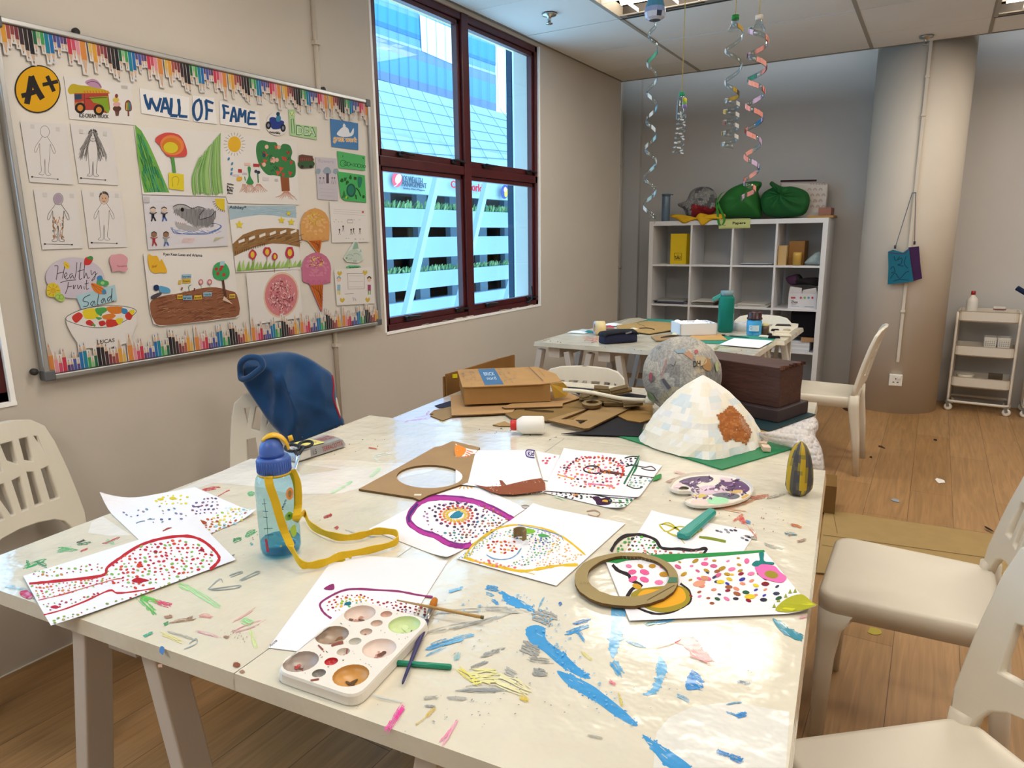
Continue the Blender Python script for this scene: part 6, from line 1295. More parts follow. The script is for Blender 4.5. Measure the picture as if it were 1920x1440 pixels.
brush(onz(*ZQ(1365, 402), TZ + .006), onz(*ZQ(1130, 1008), TZ + .006), .0042, 'navy paintbrush with orange bristles beside the paint tray', ('#2c2a5c', '#a8a29a', '#b5702a'), 1)
m = MB('#b08a4c'); m.smooth = True; a, b_ = onz(*ZQ(1092, 405), TZ + .018), onz(*ZQ(1715, 530), TZ + .012); m.tube([a, a.lerp(b_, .5), b_.lerp(a, .06), b_], [.0012, .0026, .0028, .0022], 8); m.tube([b_.lerp(a, .03), b_], .003, 8, '#6a5a2c')
tag(m.build('wooden_stick', M_VG), 'thin pale wooden stick lying across the navy paintbrush', 'stick')
m = MB('#1f8a6c'); a, b_ = onz(*ZQ(1050, 852), TZ + .004), onz(*ZQ(1485, 886), TZ + .004); m.smooth = True; m.tube([a, b_.lerp(a, .02), b_], [.004, .0042, .0025], 8); tag(m.build('plastic_stick', M_VG), 'green plastic stick poking out from under the paint tray', 'stick')
m = MB('#1f8f84'); a, b_ = onz(*ZB(1085, 440), TZ + .011), onz(*ZB(892, 600), TZ + .009)
d = (b_ - a).normalized(); n_ = V((-d.y, d.x, 0)); m.smooth = False
m.loft([[p + n_ * w_ * x + V((0, 0, z)) for x, z in ((-1, -.005), (1, -.005), (1, .001), (.6, .006), (-.6, .006), (-1, .001))] for p, w_ in ((a - d * .004, .007), (a, .011), (a.lerp(b_, .5), .013), (b_, .014), (b_ + d * .01, .009))])
tag(m.build('craft_tool', M_VG, bevel=.0015), 'teal plastic tool handle resting on the olive scribble painting', 'tool handle')
# ------------------------------------------------------------------ painted clay cone
p = onz(1495, 926, TZ); m = MB('#6a6044'); m.smooth = True; rings = []
for i in range(15):
    q = i / 14; r_ = .029 * (math.sin(min(q * 6 + .6, PI / 2)) if q < .16 else (1 - ((q - .16) / .84) ** 2.3) ** .52) + .0008; z = .128 * q
    rings.append([p + V((r_ * (1 + .08 * math.sin(3 * a + q * 4)) * math.cos(a), r_ * (1 + .07 * math.sin(5 * a)) * math.sin(a), z)) for a in [2 * PI * j / 28 for j in range(28)]])
m.loft(rings); 
for i, fc in enumerate(m.f):
    c = sum((m.v[j] for j in fc), V()) / len(fc); a = math.atan2(c.y - p.y, c.x - p.x); s_ = math.sin(a * 5 + (c.z - p.z) * 12) + noise.noise(c * 60) * .9
    m.c[i] = '#b89a20' if s_ > .45 else ('#8a7c30' if s_ > 0 else ('#55524a' if s_ > -.6 else '#444248'))
tag(m.build('clay_cone', mat('painted_clay', None, .55, bump=.5, bscale=90, bdist=.002)), 'grey and yellow painted clay cone standing at the table edge', 'clay model')
# ------------------------------------------------------------------ children's water bottle with strap
bp = onz(528, 1036, TZ); t = thing('water_bottle', bp, "child's clear blue water bottle with a blue lid and yellow strap", 'bottle')
M_BOT = glassmat('blue_clear_plastic', '#d3eaf0', .10)
m = MB(); m.smooth = True
prof = [(.0, .004), (.026, .002), (.035, .006), (.0375, .014), (.0378, .05), (.0372, .055), (.0378, .06), (.0378, .105), (.0372, .11), (.0378, .115), (.0375, .142), (.035, .155), (.030, .163), (.028, .168)]
m.lathe(prof, bp, 32, None, None, False); m.build('body', M_BOT, t)
m = MB('#5cb8dc'); m.smooth = True; m.lathe([(0, .005), (.034, .008), (.0362, .016), (.0362, .030), (0, .030)], bp, 28); m.build('water', glassmat('bottle_water', '#a9dcee', .05), t)
vd = V((-bp.x, -bp.y, 0)).normalized(); rt = V((-vd.y, vd.x, 0))
m = MB()
def onb(x, y, r_=.0383):   # x = arc offset to the right of the camera-facing line (m), y = height
    a = x / r_; return bp + vd * r_ * math.cos(a) + rt * r_ * math.sin(a) + V((0, 0, y))
class BC(Canvas):
    def P(s, p): return onb(p[0], p[1], .0381 + s.h)
c = BC(None, (0, 0, 1), 2e-5, 0, m)
for q in ([(-.03, .10), (-.018, .10)], [(-.03, .088), (-.02, .088)], [(-.03, .065), (-.012, .067)], [(-.03, .052), (-.012, .054)], [(-.03, .114), (-.02, .116)]): c.line(q, .0012, '#3c5a6c', 0)
c.line([(-.024, .125), (-.022, .085), (-.023, .045)], .001, '#3c5a6c', 0)
c.ell((.026, .128), .009, .012, '#d98a3c'); c.blob([(.012, .088), (.02, .094), (.028, .088), (.026, .078), (.014, .078)], '#8fbf3c'); c.ell((.02, .086), .0016, .0018, '#2c2c2c'); c.blob([(.004, .07), (.012, .076), (.018, .068), (.012, .062)], '#d9e6ea'); c.ell((.009, .07), .001, .001, '#222222'); c.ell((.013, .069), .001, .001, '#222222')
c.blob([(.02, .06), (.032, .064), (.034, .045), (.024, .042)], '#a5c43c'); c.blob([(.012, .03), (.02, .038), (.03, .03), (.024, .022), (.014, .022)], '#3f7fc0'); c.ell((.014, .032), .0012, .0014, '#ffffff')
for x, y in ((.0, .03), (.016, .05), (.02, .02)): c.poly([(x + (.003 if k % 2 else .0013) * math.sin(k * PI / 5), y + (.003 if k % 2 else .0013) * math.cos(k * PI / 5)) for k in range(10)], '#c9b83c')
c.line([(-.028, .045), (-.026, .018)], .006, '#a8304c', 0); c.text('Hello', [(.003, .098), (.015, .12), (.019, .118), (.007, .096)], '#2f5a7c', .0002)
c.blob([(-.004, .113), (.0, .12), (.002, .104), (-.002, .1)], '#35526a')
m.build('printed_pattern', M_VG, t, fixn=False)
m = MB('#4466b8'); m.smooth = True; m.lathe([(.028, .163), (.0305, .166), (.0305, .192), (.028, .196), (.0, .197)], bp, 40); ml = m
for j in range(40):
    a = 2 * PI * j / 40; m.bar(bp + V((.0306 * math.cos(a), .0306 * math.sin(a), .168)), bp + V((.0306 * math.cos(a), .0306 * math.sin(a), .190)), .0016, .0016)
lid = m.build('lid', mat('blue_plastic', None, .35), t)
m = MB('#4a6cc0'); m.smooth = True; m.lathe([(.022, .195), (.0225, .205), (.021, .216), (.0165, .226), (.009, .232), (0, .234)], bp - rt * .002, 28); m.build('dome', MATS['blue_plastic'], lid)
m = MB('#e0b020'); m.smooth = True; R0 = []
for i in range(15):
    a = -1.15 + i * 2.35 / 14 + .35; ce = bp + V((0, 0, .206)) + rt * .002
    p = ce + rt * .026 * math.sin(a) + V((0, 0, .031 * math.cos(a))); nn = (p - ce).normalized(); wd = .012 * (1 if 2 < i < 13 else .7)
    R0.append([p + vd * wd - nn * .002, p + vd * wd + nn * .0, p + vd * wd * .5 + nn * .003, p - vd * wd * .5 + nn * .003, p - vd * wd, p - vd * wd - nn * .002])
m.loft(R0); m.bar(bp + rt * .030 + V((0, 0, .226)), bp + rt * .038 + V((0, 0, .228)), .012, .008); m.build('flip_spout', mat('yellow_plastic', None, .35), lid)
YS = '#dcb41c'; hz = TZ + .011
def tp(x, y, z=hz): return onz(x, y, z)
S = [onb(-.012, .166, .031), onb(-.010, .150, .041), onb(-.003, .12, .0415), onb(.003, .085, .042), onb(.010, .055, .043), tp(560, 1052, TZ + .02), tp(580, 1060), tp(610, 1054), tp(640, 1042), tp(690, 1032), tp(735, 1020), tp(747, 1008), tp(738, 998), tp(705, 996), tp(680, 1003), tp(645, 1008), tp(610, 1000), tp(582, 984), tp(570, 962, TZ + .02), onb(.036, .075, .043), onb(.045, .10, .042), onb(.05, .14, .041), onb(.045, .166, .031)]
Pth = smooth_path(S, 5); m = MB(YS); n_ = len(Pth); WD = []
for i, p in enumerate(Pth):
    f_ = i / n_; onbot = f_ < .2 or f_ > .85
    WD.append((rt + vd * .15 + V((0, 0, .1))) if onbot else V((.15 * math.sin(i * .3), .1, 1)))
m.ribbon(Pth, [.015 if (i / n_ < .22 or i / n_ > .84) else .014 + .002 * math.sin(i) for i in range(n_)], WD); m.build('strap', mat('yellow_webbing', None, .8, bump=.3, bscale=400, bdist=.0004), t)
m = MB(YS); m.smooth = True; m.lathe([(.0285, .161), (.0305, .161), (.0305, .166), (.0285, .166)], bp, 28); m.bar(onb(-.016, .164, .033), onb(-.004, .164, .033), .004, .007); m.build('strap_ring', MATS['yellow_plastic'], t)
# ------------------------------------------------------------------ clay packet, scissors, glue
a, b_ = onz(560, 868, TZ), onz(646, 840, TZ); d = (b_ - a); L = d.length; d.normalize(); n_ = V((-d.y, d.x, 0))
t = thing('clay_packet', (a + b_) / 2, 'silver packet of modelling clay with red lettering and a yellow note', 'packet')
m = MB('#a5a4a6'); hh = .032; ww = .075
m.loft([[a + d * L * q + n_ * x + V((0, 0, z)) for x, z in ((.0, .004), (.003, hh * s_ * .9), (.012, hh * s_), (ww - .01, hh * s_), (ww, hh * s_ * .8), (ww, .002), (ww * .5, 0.001))] for q, s_ in ((-.03, .55), (.03, .93), (.1, 1), (.5, 1.0), (.93, 1), (.99, .85), (1.04, .3))]); m.build('wrapper', mat('foil_wrapper', None, .3, .3, bump=.4, bscale=40, bdist=.003), t)
def onface(u, v): return a + d * L * u + V((0, 0, v)) + n_ * -.0012
def ontop(u, v): return a + d * L * u + n_ * v + V((0, 0, hh + .0008))
m = MB(); c = Canvas(onface, -n_, 3e-5, .0002, m); c.text('TERRACOTTA', [(.50, .010), (.96, .010), (.96, .024), (.50, .024)], '#a8343c', .0); c.poly([(0, .006), (.25, .006), (.25, .028), (0, .028)], '#d8d6d2'); c.text('1.5', [(.3, .010), (.38, .010), (.38, .024), (.3, .024)], '#3a3638', 0); m.build('side_print', M_V, t, fixn=False)
m = MB(); c = Canvas(ontop, (0, 0, 1), 3e-5, .0002, m); c.text('TERRACOTTA', [(.62, .02), (.95, .02), (.95, .05), (.62, .05)], '#a8343c', 0); c.poly([(0, .006), (.22, .006), (.22, .07), (0, .07)], '#c9cbcf')
for q in range(5): c.ell((.06 + .03 * q, .03 + .008 * (q % 2)), .02, .004, '#57565c', q)
c.poly([(.28, .01), (.6, .004), (.58, .07), (.26, .074)], '#e3d67a'); c.text('TODAY', [(.44, .02), (.55, .02), (.55, .05), (.44, .05)], '#5a5640', 0); m.build('top_print_and_note', M_V, t, fixn=False)
zs = TZ + hh + .005; t = thing('scissors', onz(562, 850, zs), 'pair of scissors with black handles resting on the clay packet', 'scissors')
pv = onz(559, 855, zs + .002)
for k_, (px_, py_, tip) in enumerate(((548, 840, (554, 884)), (573, 833, (551, 884)))):
    c = onz(px_, py_, zs + .008); dirr = (c - pv).normalized(); sd = V((-dirr.y, dirr.x, 0)); rr = .021
    m = MB('#1f1e22'); m.smooth = True; ce = c; lp = [ce + dirr * rr * 1.15 * math.cos(q) + sd * rr * .85 * math.sin(q) for q in [i * PI / 10 for i in range(21)]]; m.tube(lp, .0042, 8, None, False); m.tube([ce - dirr * rr * 1.1, pv], [.005, .0035], 8); m.build('handle', M_BLACK, t)
    e = onz(tip[0], tip[1], TZ + .004); m = MB('#b5b7ba'); m.bar(pv.lerp(e, -.05), e, .010, .0015, None, (0, 0, 1), .002); m.build('blade', M_CHROME, t)
zg = TZ + .029; a, b_ = onz(957, 797, zg), onz(1021, 797, zg); d = (b_ - a).normalized(); L = (b_ - a).length; Mg = Matrix((V((0, 0, 1)).cross(d), V((0, 0, 1)), d)).transposed()
t = thing('glue_bottle', (a + b_) / 2 - V((0, 0, .028)), 'white glue bottle with a red cap lying on its side', 'bottle')
m = MB('#e6e3de'); m.smooth = True; r_ = .028; m.lathe([(0, L * .16), (.014, L * .16), (.018, L * .2), (r_, L * .36), (r_, L * .94), (r_ * .9, L * .99), (0, L)], a, 24, Mg); m.build('body', M_VG, t)
m = MB('#c62c2c'); m.smooth = True; m.lathe([(0, 0), (.013, 0), (.0165, L * .03), (.0165, L * .18), (0, L * .18)], a, 20, Mg); m.build('cap', M_VG, t)
# ------------------------------------------------------------------ cardboard pile on the back table
cardboard(ZF, [(25, 600), (60, 570), (195, 540), (240, 560), (240, 625), (195, 630), (130, 655), (30, 615), (60, 600)], TZ + .001, .003, 'small jagged cardboard piece at the left end of the pile', '#97805f')
cardboard(ZF, [(65, 530), (195, 490), (260, 500), (260, 540), (100, 548)], TZ + .001, .002, 'dark blue card sheet at the left end of the pile', '#35394c', (), 'card_sheet', 'card', None, None, '#2a2d3c')
cardboard(ZF, [(1100, 760), (1330, 735), (1500, 620), (1790, 640), (1745, 782)], TZ + .0048, .002, 'black card sheet in front of the cardboard strips', '#2c2b2e', (), 'card_sheet', 'card', None, None, '#222224')
cardboard(ZF, [(640, 600), (1000, 480), (1250, 470), (1680, 520), (1480, 600), (1280, 640), (980, 660), (900, 640), (800, 650), (700, 640)], TZ + .0055, .004, 'wide cardboard sheet in the middle of the pile', '#8a6f45', (), 'cardboard_sheet', 'cardboard', 'cardboard offcuts', lambda c: c.line([(800, 558), (900, 568), (1040, 576)], 14, '#4a3820', 2, False, .4))
cardboard(ZF, [(1550, 612), (1690, 520), (1850, 528), (1850, 640), (1750, 672), (1640, 655)], TZ + .0075, .004, 'curved edged cardboard sheet next to the white mountain', '#9c7a48')
cardboard(ZF, [(985, 655), (1330, 548), (1660, 535), (1690, 545), (1330, 722), (1290, 726)], TZ + .0125, .005, 'cardboard frame with two cut-out openings in front of the strips', '#a0835a', [[(1092, 650), (1310, 566), (1345, 560), (1200, 652)][::-1], [(1215, 655), (1320, 655), (1260, 690)][::-1]], 'cardboard_cutout', 'cardboard', None)
cardboard(ZF, [(195, 450), (330, 440), (720, 470), (730, 555), (700, 590), (560, 600), (205, 615)], TZ + .0065, .004, 'pale tan cardboard sheet under the mailing box', '#b8946a')
cardboard(ZF, [(615, 545), (1000, 420), (1140, 420), (1262, 470), (1115, 515), (1110, 540), (640, 555)], TZ + .0125, .004, 'tan cardboard flap sheet right of the mailing box', '#b08c60')
cardboard(ZF, [(540, 690), (640, 660), (700, 690), (690, 700), (600, 700)], TZ + .0009, .003, 'thin curved cardboard offcut beside the red glue cap', '#a3885c')
cardboard(ZF, [(1140, 375), (1500, 405), (1800, 450), (1790, 480), (1560, 460), (1250, 440)], TZ + .02, .003, 'black card strip at the back of the pile', '#2b2a2e', (), 'card_sheet', 'card', None, None, '#222224')
# mailing box
zb0 = TZ + .0195; hb = .062
A0, A1 = onz(871, 759, zb0), onz(1032, 752, zb0); e1 = A1 - A0; nrm = V((-e1.y, e1.x, 0)).normalized()
back = onz(880, 694, zb0 + hb); dep = (back - A0).dot(nrm); B0, B1 = A0 + nrm * dep, A1 + nrm * dep
t = thing('mailing_box', (A0 + B1) / 2, 'low tan cardboard mailing box with a blue printed label, on the pile', 'box')
zh = V((0, 0, hb)); m = MB('#a67e4c'); m.loft([[A0, A1, B1, B0], [A0 + zh, A1 + zh, B1 + zh, B0 + zh]]); m.build('box', M_CARD, t)
e = e1.normalized(); m = MB('#b8915f')
lid = [A0 + zh - nrm * .004 - e * .006, A0 + zh + e * .02 - nrm * .010, A1 + zh - e * .04 - nrm * .010, A1 + zh - nrm * .0, A1 + zh + e * .045 + nrm * .02, A1 + zh + e * .05 + nrm * dep * .5, B1 + zh + e * .01 - nrm * .02, B1 + zh, B0 + zh - e * .006]
m.prism([p + V((0, 0, .001)) for p in lid], (0, 0, .003)); m.build('lid', M_CARD, t)
m = MB('#b8903c'); m.prism([A1 + V((0, 0, hb)) + e * .0, A1 + zh + e * .05 + nrm * .02, A1 + e * .075 + nrm * .03 + V((0, 0, hb * .55)), A1 + e * .06 + nrm * .01 + V((0, 0, hb * .2)), A1 + e * .015 + V((0, 0, hb * .15))], nrm * .003); m.build('side_flap', M_CARD, t)
m = MB(); c = Canvas(lambda u, v: A0 + e1 * u + nrm * dep * v + zh + V((0, 0, .004)), (0, 0, 1), 3e-5, .0003, m)
c.poly([(.24, .02), (.46, .02), (.46, .97), (.24, .97)], '#39628a'); c.text('BRICK', [(.29, .55), (.42, .55), (.42, .75), (.29, .75)], '#c9d6e0', 0); c.text('nord', [(.30, .3), (.41, .3), (.41, .48), (.30, .48)], '#c9d6e0', 0)
for i in range(150):
    u = rnd.uniform(0, .22) if i % 2 else rnd.uniform(.48, .72); v = rnd.uniform(.05, .95)
    if u > .48 and rnd.random() > (.76 - u) * 4: continue
    if rnd.random() < .5: c.line([(u, v), (min(u + rnd.uniform(.01, .03), .235 if u < .24 else .9), v)], .012, rnd.choice(['#6d6a6c', '#57585f', '#8a8278']), 0)
    else: c.line([(u, v), (u, v + rnd.uniform(.02, .05))], .004, rnd.choice(['#6d6a6c', '#57585f', '#8a8278']), 0)
c.line([(.93, .06), (.9, .96)], .008, '#3c3a3c', 0)
for q in range(9): c.line([(.86 - .012 * (q % 2), .1 + q * .1), (.875, .13 + q * .1)], .006, '#5a5650', 0)
for q in range(5): c.line([(.99, .35 + q * .09), (1.0, .4 + q * .09)], .006, '#5a5650', 0)
m.build('printed_top', M_V, t, fixn=False)
# folded carton leaning beside the table
Pn = T(-.665, 1.7, 0); Nn = tu.copy()
m = MB('#8a6236'); top = [onp(*ZF(x, y), Pn, Nn) for x, y in ((165, 268), (290, 235), (470, 180), (600, 140), (720, 110))]
for off in (0, -.012):
    pts = [p + tu * off + V((0, 0, off)) for p in top]; m.prism([V((pts[0].x, pts[0].y, .01))] + pts + [V((pts[-1].x, pts[-1].y, .01))], tu * -.008)
c = Canvas(lambda x, y: onp(*ZF(x, y), Pn, Nn), tu, 5e-5, .001, m); c.poly([(208, 270), (248, 265), (250, 298), (210, 302)], '#e6d41c')
tag(m.build('folded_carton', M_CARD), 'large folded brown carton standing between the back table and the wall', 'carton')
# strips, rolled paper stick
m = MB('#e2dccb'); m.smooth = True; a, b_ = onz(*ZF(1115, 398), TZ + .075), onz(*ZF(1790, 482), TZ + .05)
m.tube(smooth_path([a, a.lerp(b_, .3) + V((0, 0, .004)), a.lerp(b_, .7) - V((0, 0, .004)), b_], 5), .007, 8); m.tube([b_, b_ + (b_ - a).normalized() * .03], .013, 9); tag(m.build('paper_stick', M_VM), 'long white rolled paper stick lying on the cardboard strips', 'paper stick')
k_ = 0
for x, y, L_, a, z, w_ in ((1430, 395, 120, .05, .055, 26), (1450, 418, 150, .12, .045, 26), (1570, 400, 150, -.25, .05, 24), (1600, 420, 160, -.22, .04, 26), (1350, 445, 170, -.25, .028, 34), (1330, 470, 160, .1, .02, 30), (1420, 490, 260, .08, .024, 24), (1600, 512, 300, -.02, .022, 26), (1500, 470, 200, .25, .033, 24), (1690, 520, 160, -.08, .028, 22), (1380, 425, 110, -.5, .05, 22)):
    at = lambda p, q: onz(*ZF(p, q), TZ + z); ca, sa = math.cos(a), math.sin(a)
    q4 = [(x + sx * L_ / 2 * ca - sy * w_ * sa * .4, y + sx * L_ / 2 * sa + sy * w_ / 2) for sx, sy in ((-1, -1), (-.3, -1.2), (1, -.9), (1, 1), (.2, 1.15), (-1, .9))]
    m = MB(rnd.choice(['#8f7a58', '#a08a66', '#7f6a48', '#b09c78'])); 
    for lay in range(2): m.prism([at(*p) + V((0, 0, lay * .005)) for p in q4], (0, 0, .004)); m.col = '#6f5c3e'
    k_ += 1; tag(m.build('cardboard_strip', M_CARD), 'torn cardboard strip in the heap behind the glue bottle', 'cardboard', 'torn cardboard strips')
cardboard(ZF, ellp(1352, 525, 82, 26, 20), TZ + .024, .010, 'small flat cardboard ring on the front of the strip heap', '#93805c', [ellp(1355, 520, 52, 13, 16)[::-1]], 'cardboard_ring', 'cardboard', None)
# ------------------------------------------------------------------ newspaper papier-mache ball
def newsmat(name, base, dark, sc_=1):
    m = bpy.data.materials.new(name); m.use_nodes = True; MATS[name] = m; n, l = m.node_tree.nodes, m.node_tree.links; b = n['Principled BSDF']; b.inputs['Roughness'].default_value = .6
    tc = n.new('ShaderNodeTexCoord'); vo = n.new('ShaderNodeTexVoronoi'); vo.inputs['Scale'].default_value = 16 * sc_; l.new(tc.outputs['Object'], vo.inputs['Vector'])
    a = n.new('ShaderNodeAttribute'); a.attribute_name = 'Col'
    bw = n.new('ShaderNodeRGBToBW'); l.new(vo.outputs['Color'], bw.inputs[0]); mr = n.new('ShaderNodeMapRange'); mr.inputs[3].default_value = .72; mr.inputs[4].default_value = 1.12; l.new(bw.outputs[0], mr.inputs[0])
    # printed lines: fine waves in a direction that changes per scrap
    mx0 = n.new('ShaderNodeMix'); mx0.data_type = 'RGBA'; mx0.inputs[0].default_value = .0
    nz = n.new('ShaderNodeTexNoise'); nz.inputs['Scale'].default_value = 190 * sc_; nz.inputs['Detail'].default_value = 2
    vr = n.new('ShaderNodeVectorRotate'); vr.rotation_type = 'AXIS_ANGLE'; l.new(tc.outputs['Object'], vr.inputs['Vector']); l.new(vo.outputs['Color'], vr.inputs['Axis'])
    an = n.new('ShaderNodeMath'); an.operation = 'MULTIPLY'; an.inputs[1].default_value = 5; l.new(bw.outputs[0], an.inputs[0]); l.new(an.outputs[0], vr.inputs['Angle'])
    mp = n.new('ShaderNodeMapping'); mp.inputs['Scale'].default_value = (.25, 1, 1); l.new(vr.outputs[0], mp.inputs[0]); l.new(mp.outputs[0], nz.inputs[0])
    m2 = n.new('ShaderNodeMapRange'); m2.inputs[1].default_value = .46; m2.inputs[2].default_value = .56; m2.inputs[3].default_value = 1; m2.inputs[4].default_value = dark; l.new(nz.outputs['Fac'], m2.inputs[0])
    mu = n.new('ShaderNodeMath'); mu.operation = 'MULTIPLY'; l.new(mr.outputs[0], mu.inputs[0]); l.new(m2.outputs[0], mu.inputs[1])
    mx = n.new('ShaderNodeMix'); mx.data_type = 'RGBA'; mx.blend_type = 'MULTIPLY'; mx.inputs[0].default_value = 1; l.new(a.outputs['Color'], mx.inputs[6]); l.new(mu.outputs[0], mx.inputs[7]); l.new(mx.outputs[2], b.inputs['Base Color'])
    bp_ = n.new('ShaderNodeBump'); bp_.inputs['Strength'].default_value = .5; bp_.inputs['Distance'].default_value = .004; l.new(bw.outputs[0], bp_.inputs['Height']); l.new(bp_.outputs[0], b.inputs['Normal']); return m
M_NEWS = newsmat('newspaper', '#b5b0a6', .72)
rz = ray(1278, 703).z; kk = 73.5 / FPX; D = (TZ + .014 - 1.36) / (rz - kk * 1.02); bc = CAM + ray(1278, 703) * D; br = kk * D * .985
m = MB('#b3aea3'); m.smooth = True; nu, nv = 48, 28
for j in range(nv + 1):
    for i in range(nu):
        th, ph = 2 * PI * i / nu, PI * j / nv; d = V((math.sin(ph) * math.cos(th), math.sin(ph) * math.sin(th), math.cos(ph)))
        m.v.append(bc + d * br * (1 + .018 * noise.noise(d * 4) + .008 * noise.noise(d * 11)))
for j in range(nv):
    for i in range(nu):
        q = (j * nu + i, j * nu + (i + 1) % nu, (j + 1) * nu + (i + 1) % nu, (j + 1) * nu + i); c = sum((m.v[x] for x in q), V()) / 4; s_ = noise.noise((c - bc) * 14); w2 = noise.noise((c - bc) * 9 + V((5, 5, 5)))
        m.face(q, '#bcb7ac' if s_ > .25 else ('#8b8a88' if s_ < -.38 else ('#b5a991' if w2 > .25 else '#a9a7a2')))
ball = m.build('paper_ball', M_NEWS, None, origin=bc - V((0, 0, br))); tag(ball, 'large grey papier-mache ball covered in newspaper', 'papier-mache ball')
class OnBall(Canvas):
    def P(s, p):
        d = ray(p[0], p[1]); oc = CAM - bc; R_ = br * 1.022 + s.h; A = d.dot(d); B = 2 * d.dot(oc); C_ = oc.dot(oc) - R_ * R_; Dd = max(B * B - 4 * A * C_, 0); return CAM + d * ((-B - math.sqrt(Dd)) / (2 * A))
c = OnBall(None, (0, 0, 1), 4e-5, .0)
c.poly([ZH(*p) for p in ((455, 155), (540, 148), (560, 178), (480, 185))], '#8ea0aa'); c.poly([ZH(*p) for p in ((530, 185), (575, 165), (615, 205), (600, 240))], '#b08a70'); c.ell(ZH(635, 172), 4, 4, '#a86264')
c.blob([ZH(*p) for p in ((690, 290), (720, 220), (750, 250), (762, 300), (745, 328), (710, 320))], '#a5835a'); c.text('DH', [ZH(612, 300), ZH(668, 285), ZH(668, 245), ZH(612, 250)], '#45423f', .4); c.blob([ZH(*p) for p in ((630, 215), (700, 210), (720, 260), (650, 290))], '#b8a88c')
c.text('NEWS PAPER', [ZH(360, 385), ZH(398, 232), ZH(380, 230), ZH(340, 380)], '#b06a66', 0); c.blob([ZH(*p) for p in ((255, 345), (275, 350), (272, 400), (255, 410), (245, 375))], '#9a5a60')
for pts in ([(330, 405), (352, 400), (415, 495), (400, 500)], [(420, 225), (440, 210), (468, 240), (450, 285), (425, 270)], [(240, 400), (262, 430), (300, 390), (290, 370)], [(345, 400), (400, 480), (430, 470), (370, 390)]): c.poly([ZH(*p) for p in pts], rnd.choice(['#57565c', '#6b6a6c', '#8a8a8c']))
c.blob([ZH(*p) for p in ((235, 500), (275, 520), (300, 570), (270, 575), (240, 550))], '#7f9474'); c.blob([ZH(*p) for p in ((790, 270), (810, 250), (815, 320), (800, 330))], '#a9b48c')
c.mb.build('printed_scraps', M_VM, ball, fixn=False, loc=None)
for o in ball.children: o.location = o.location
# ------------------------------------------------------------------ cutting mats, papier-mache mountain
def flat(conv, pts, z, th, name, label, cat, col, ma=None, group=None, extra=None):
    m = MB(col); m.prism([onz(*conv(x, y), z) for x, y in pts], (0, 0, th))
    if extra: extra(Canvas(lambda x, y: onz(*conv(x, y), z + th), (0, 0, 1), 3e-5, .0002, m))
    return tag(m.build(name, ma or M_V), label, cat, group)
M_MAT = mat('cutting_mat_vinyl', None, .5, bump=.2, bscale=300, bdist=.0003)
flat(ZH, [(-60, 850), (845, 1142), (1428, 968), (620, 760)], TZ + .0012, .003, 'cutting_mat', 'bright green cutting mat under the white papier-mache mountain', 'cutting mat', '#107a4c', M_MAT)
c0 = onz(1322, 812, TZ + .005); base = [(1198, 822), (1215, 836), (1262, 851), (1330, 862), (1390, 851), (1424, 838), (1436, 828)]
fr = [onz(x, y, TZ + .005) for x, y in base]; cen = (fr[0] + fr[-1]) / 2 + V((-.01, .02, 0)); bk = [cen - (p - cen) * .85 for p in fr[1:-1]]
basis = [p for p in fr] + [p for p in bk]; ring0 = smooth_path(basis, 5, True)
Nv = V((cen.x, cen.y, 0)).normalized(); apex = onp(1318, 704, cen, Nv); H = apex.z - cen.z
m = MB('#e2e0d8'); rings = []
for j in range(13):
    q = j / 12; s_ = (1 - q) ** .85 * .74 + .26 * (1 - q ** 4) if q < 1 else .02; z = H * (q ** .93)
    cc = cen.lerp(V((apex.x, apex.y, cen.z)), q ** .8)
    rings.append([cc + (p - cen) * s_ * (1 + .05 * noise.noise(V((i * .5, j * .7, 1)))) + V((0, 0, z)) for i, p in enumerate(ring0)])
m.loft(rings)
for i, fc in enumerate(m.f):
    c = sum((m.v[j] for j in fc), V()) / len(fc); d = (c - CAM); px_ = 960 + FPX * d.dot(AX) / d.dot(AF); py_ = 720 + FPX * d.dot(AY) / d.dot(AF); s_ = noise.noise(V((int(px_ / 18), int(py_ / 14), 3)) * 1.37)
    m.c[i] = ['#e6e6e6', '#dcdedf', '#e4dfd0', '#e8e6e0', '#cfd9dd', '#dfe0cf'][int((s_ + 1) * 2.99) % 6]
mt = m.build('paper_mountain', mat('papier_mache', None, .6, bump=.4, bscale=45, bdist=.003), None); tag(mt, 'white papier-mache mountain with a rusty brown patch', 'papier-mache mountain')
m = MB(); c = Canvas(None, (0, 0, 1)); 
from mathutils.bvhtree import BVHTree
def skin_canvas(rings_v, faces, off=.0012):
    tree = BVHTree.FromPolygons(rings_v, faces)
    class S(Canvas):
        def P(s, p):
            d = ray(p[0], p[1]).normalized(); h, n__, i_, ds = tree.ray_cast(CAM, d); h = h or CAM + d * (cen - CAM).length; return h - d * (off + s.h)
    return S(None, (0, 0, 1), 6e-5, .0)
mm = MB(); mm.loft(rings); c = skin_canvas(mm.v, mm.f, .0025)
def densepoly(c, pts, col, n=9):
    """paint a polygon on a curved skin as small cells"""
    xs = [p[0] for p in pts]; ys = [p[1] for p in pts]; c.up(); st_ = 3.2; y = min(ys)
    while y < max(ys):
        x = min(xs)
        while x < max(xs):
            if inpoly((x + st_ / 2, y + st_ / 2), pts): c.poly([(x, y), (x + st_, y), (x + st_, y + st_), (x, y + st_)], col if isinstance(col, str) else rnd.choice(col), True)
            x += st_
        y += st_
br_ = [ZH(*p) for p in ((800, 690), (850, 670), (905, 615), (945, 625), (985, 660), (1040, 740), (1090, 830), (1075, 870), (1045, 940), (1000, 905), (960, 915), (935, 880), (870, 915), (850, 850), (815, 790), (830, 740))]
densepoly(c, br_, ['#a8683a', '#a06034', '#b07848', '#a3653a'])
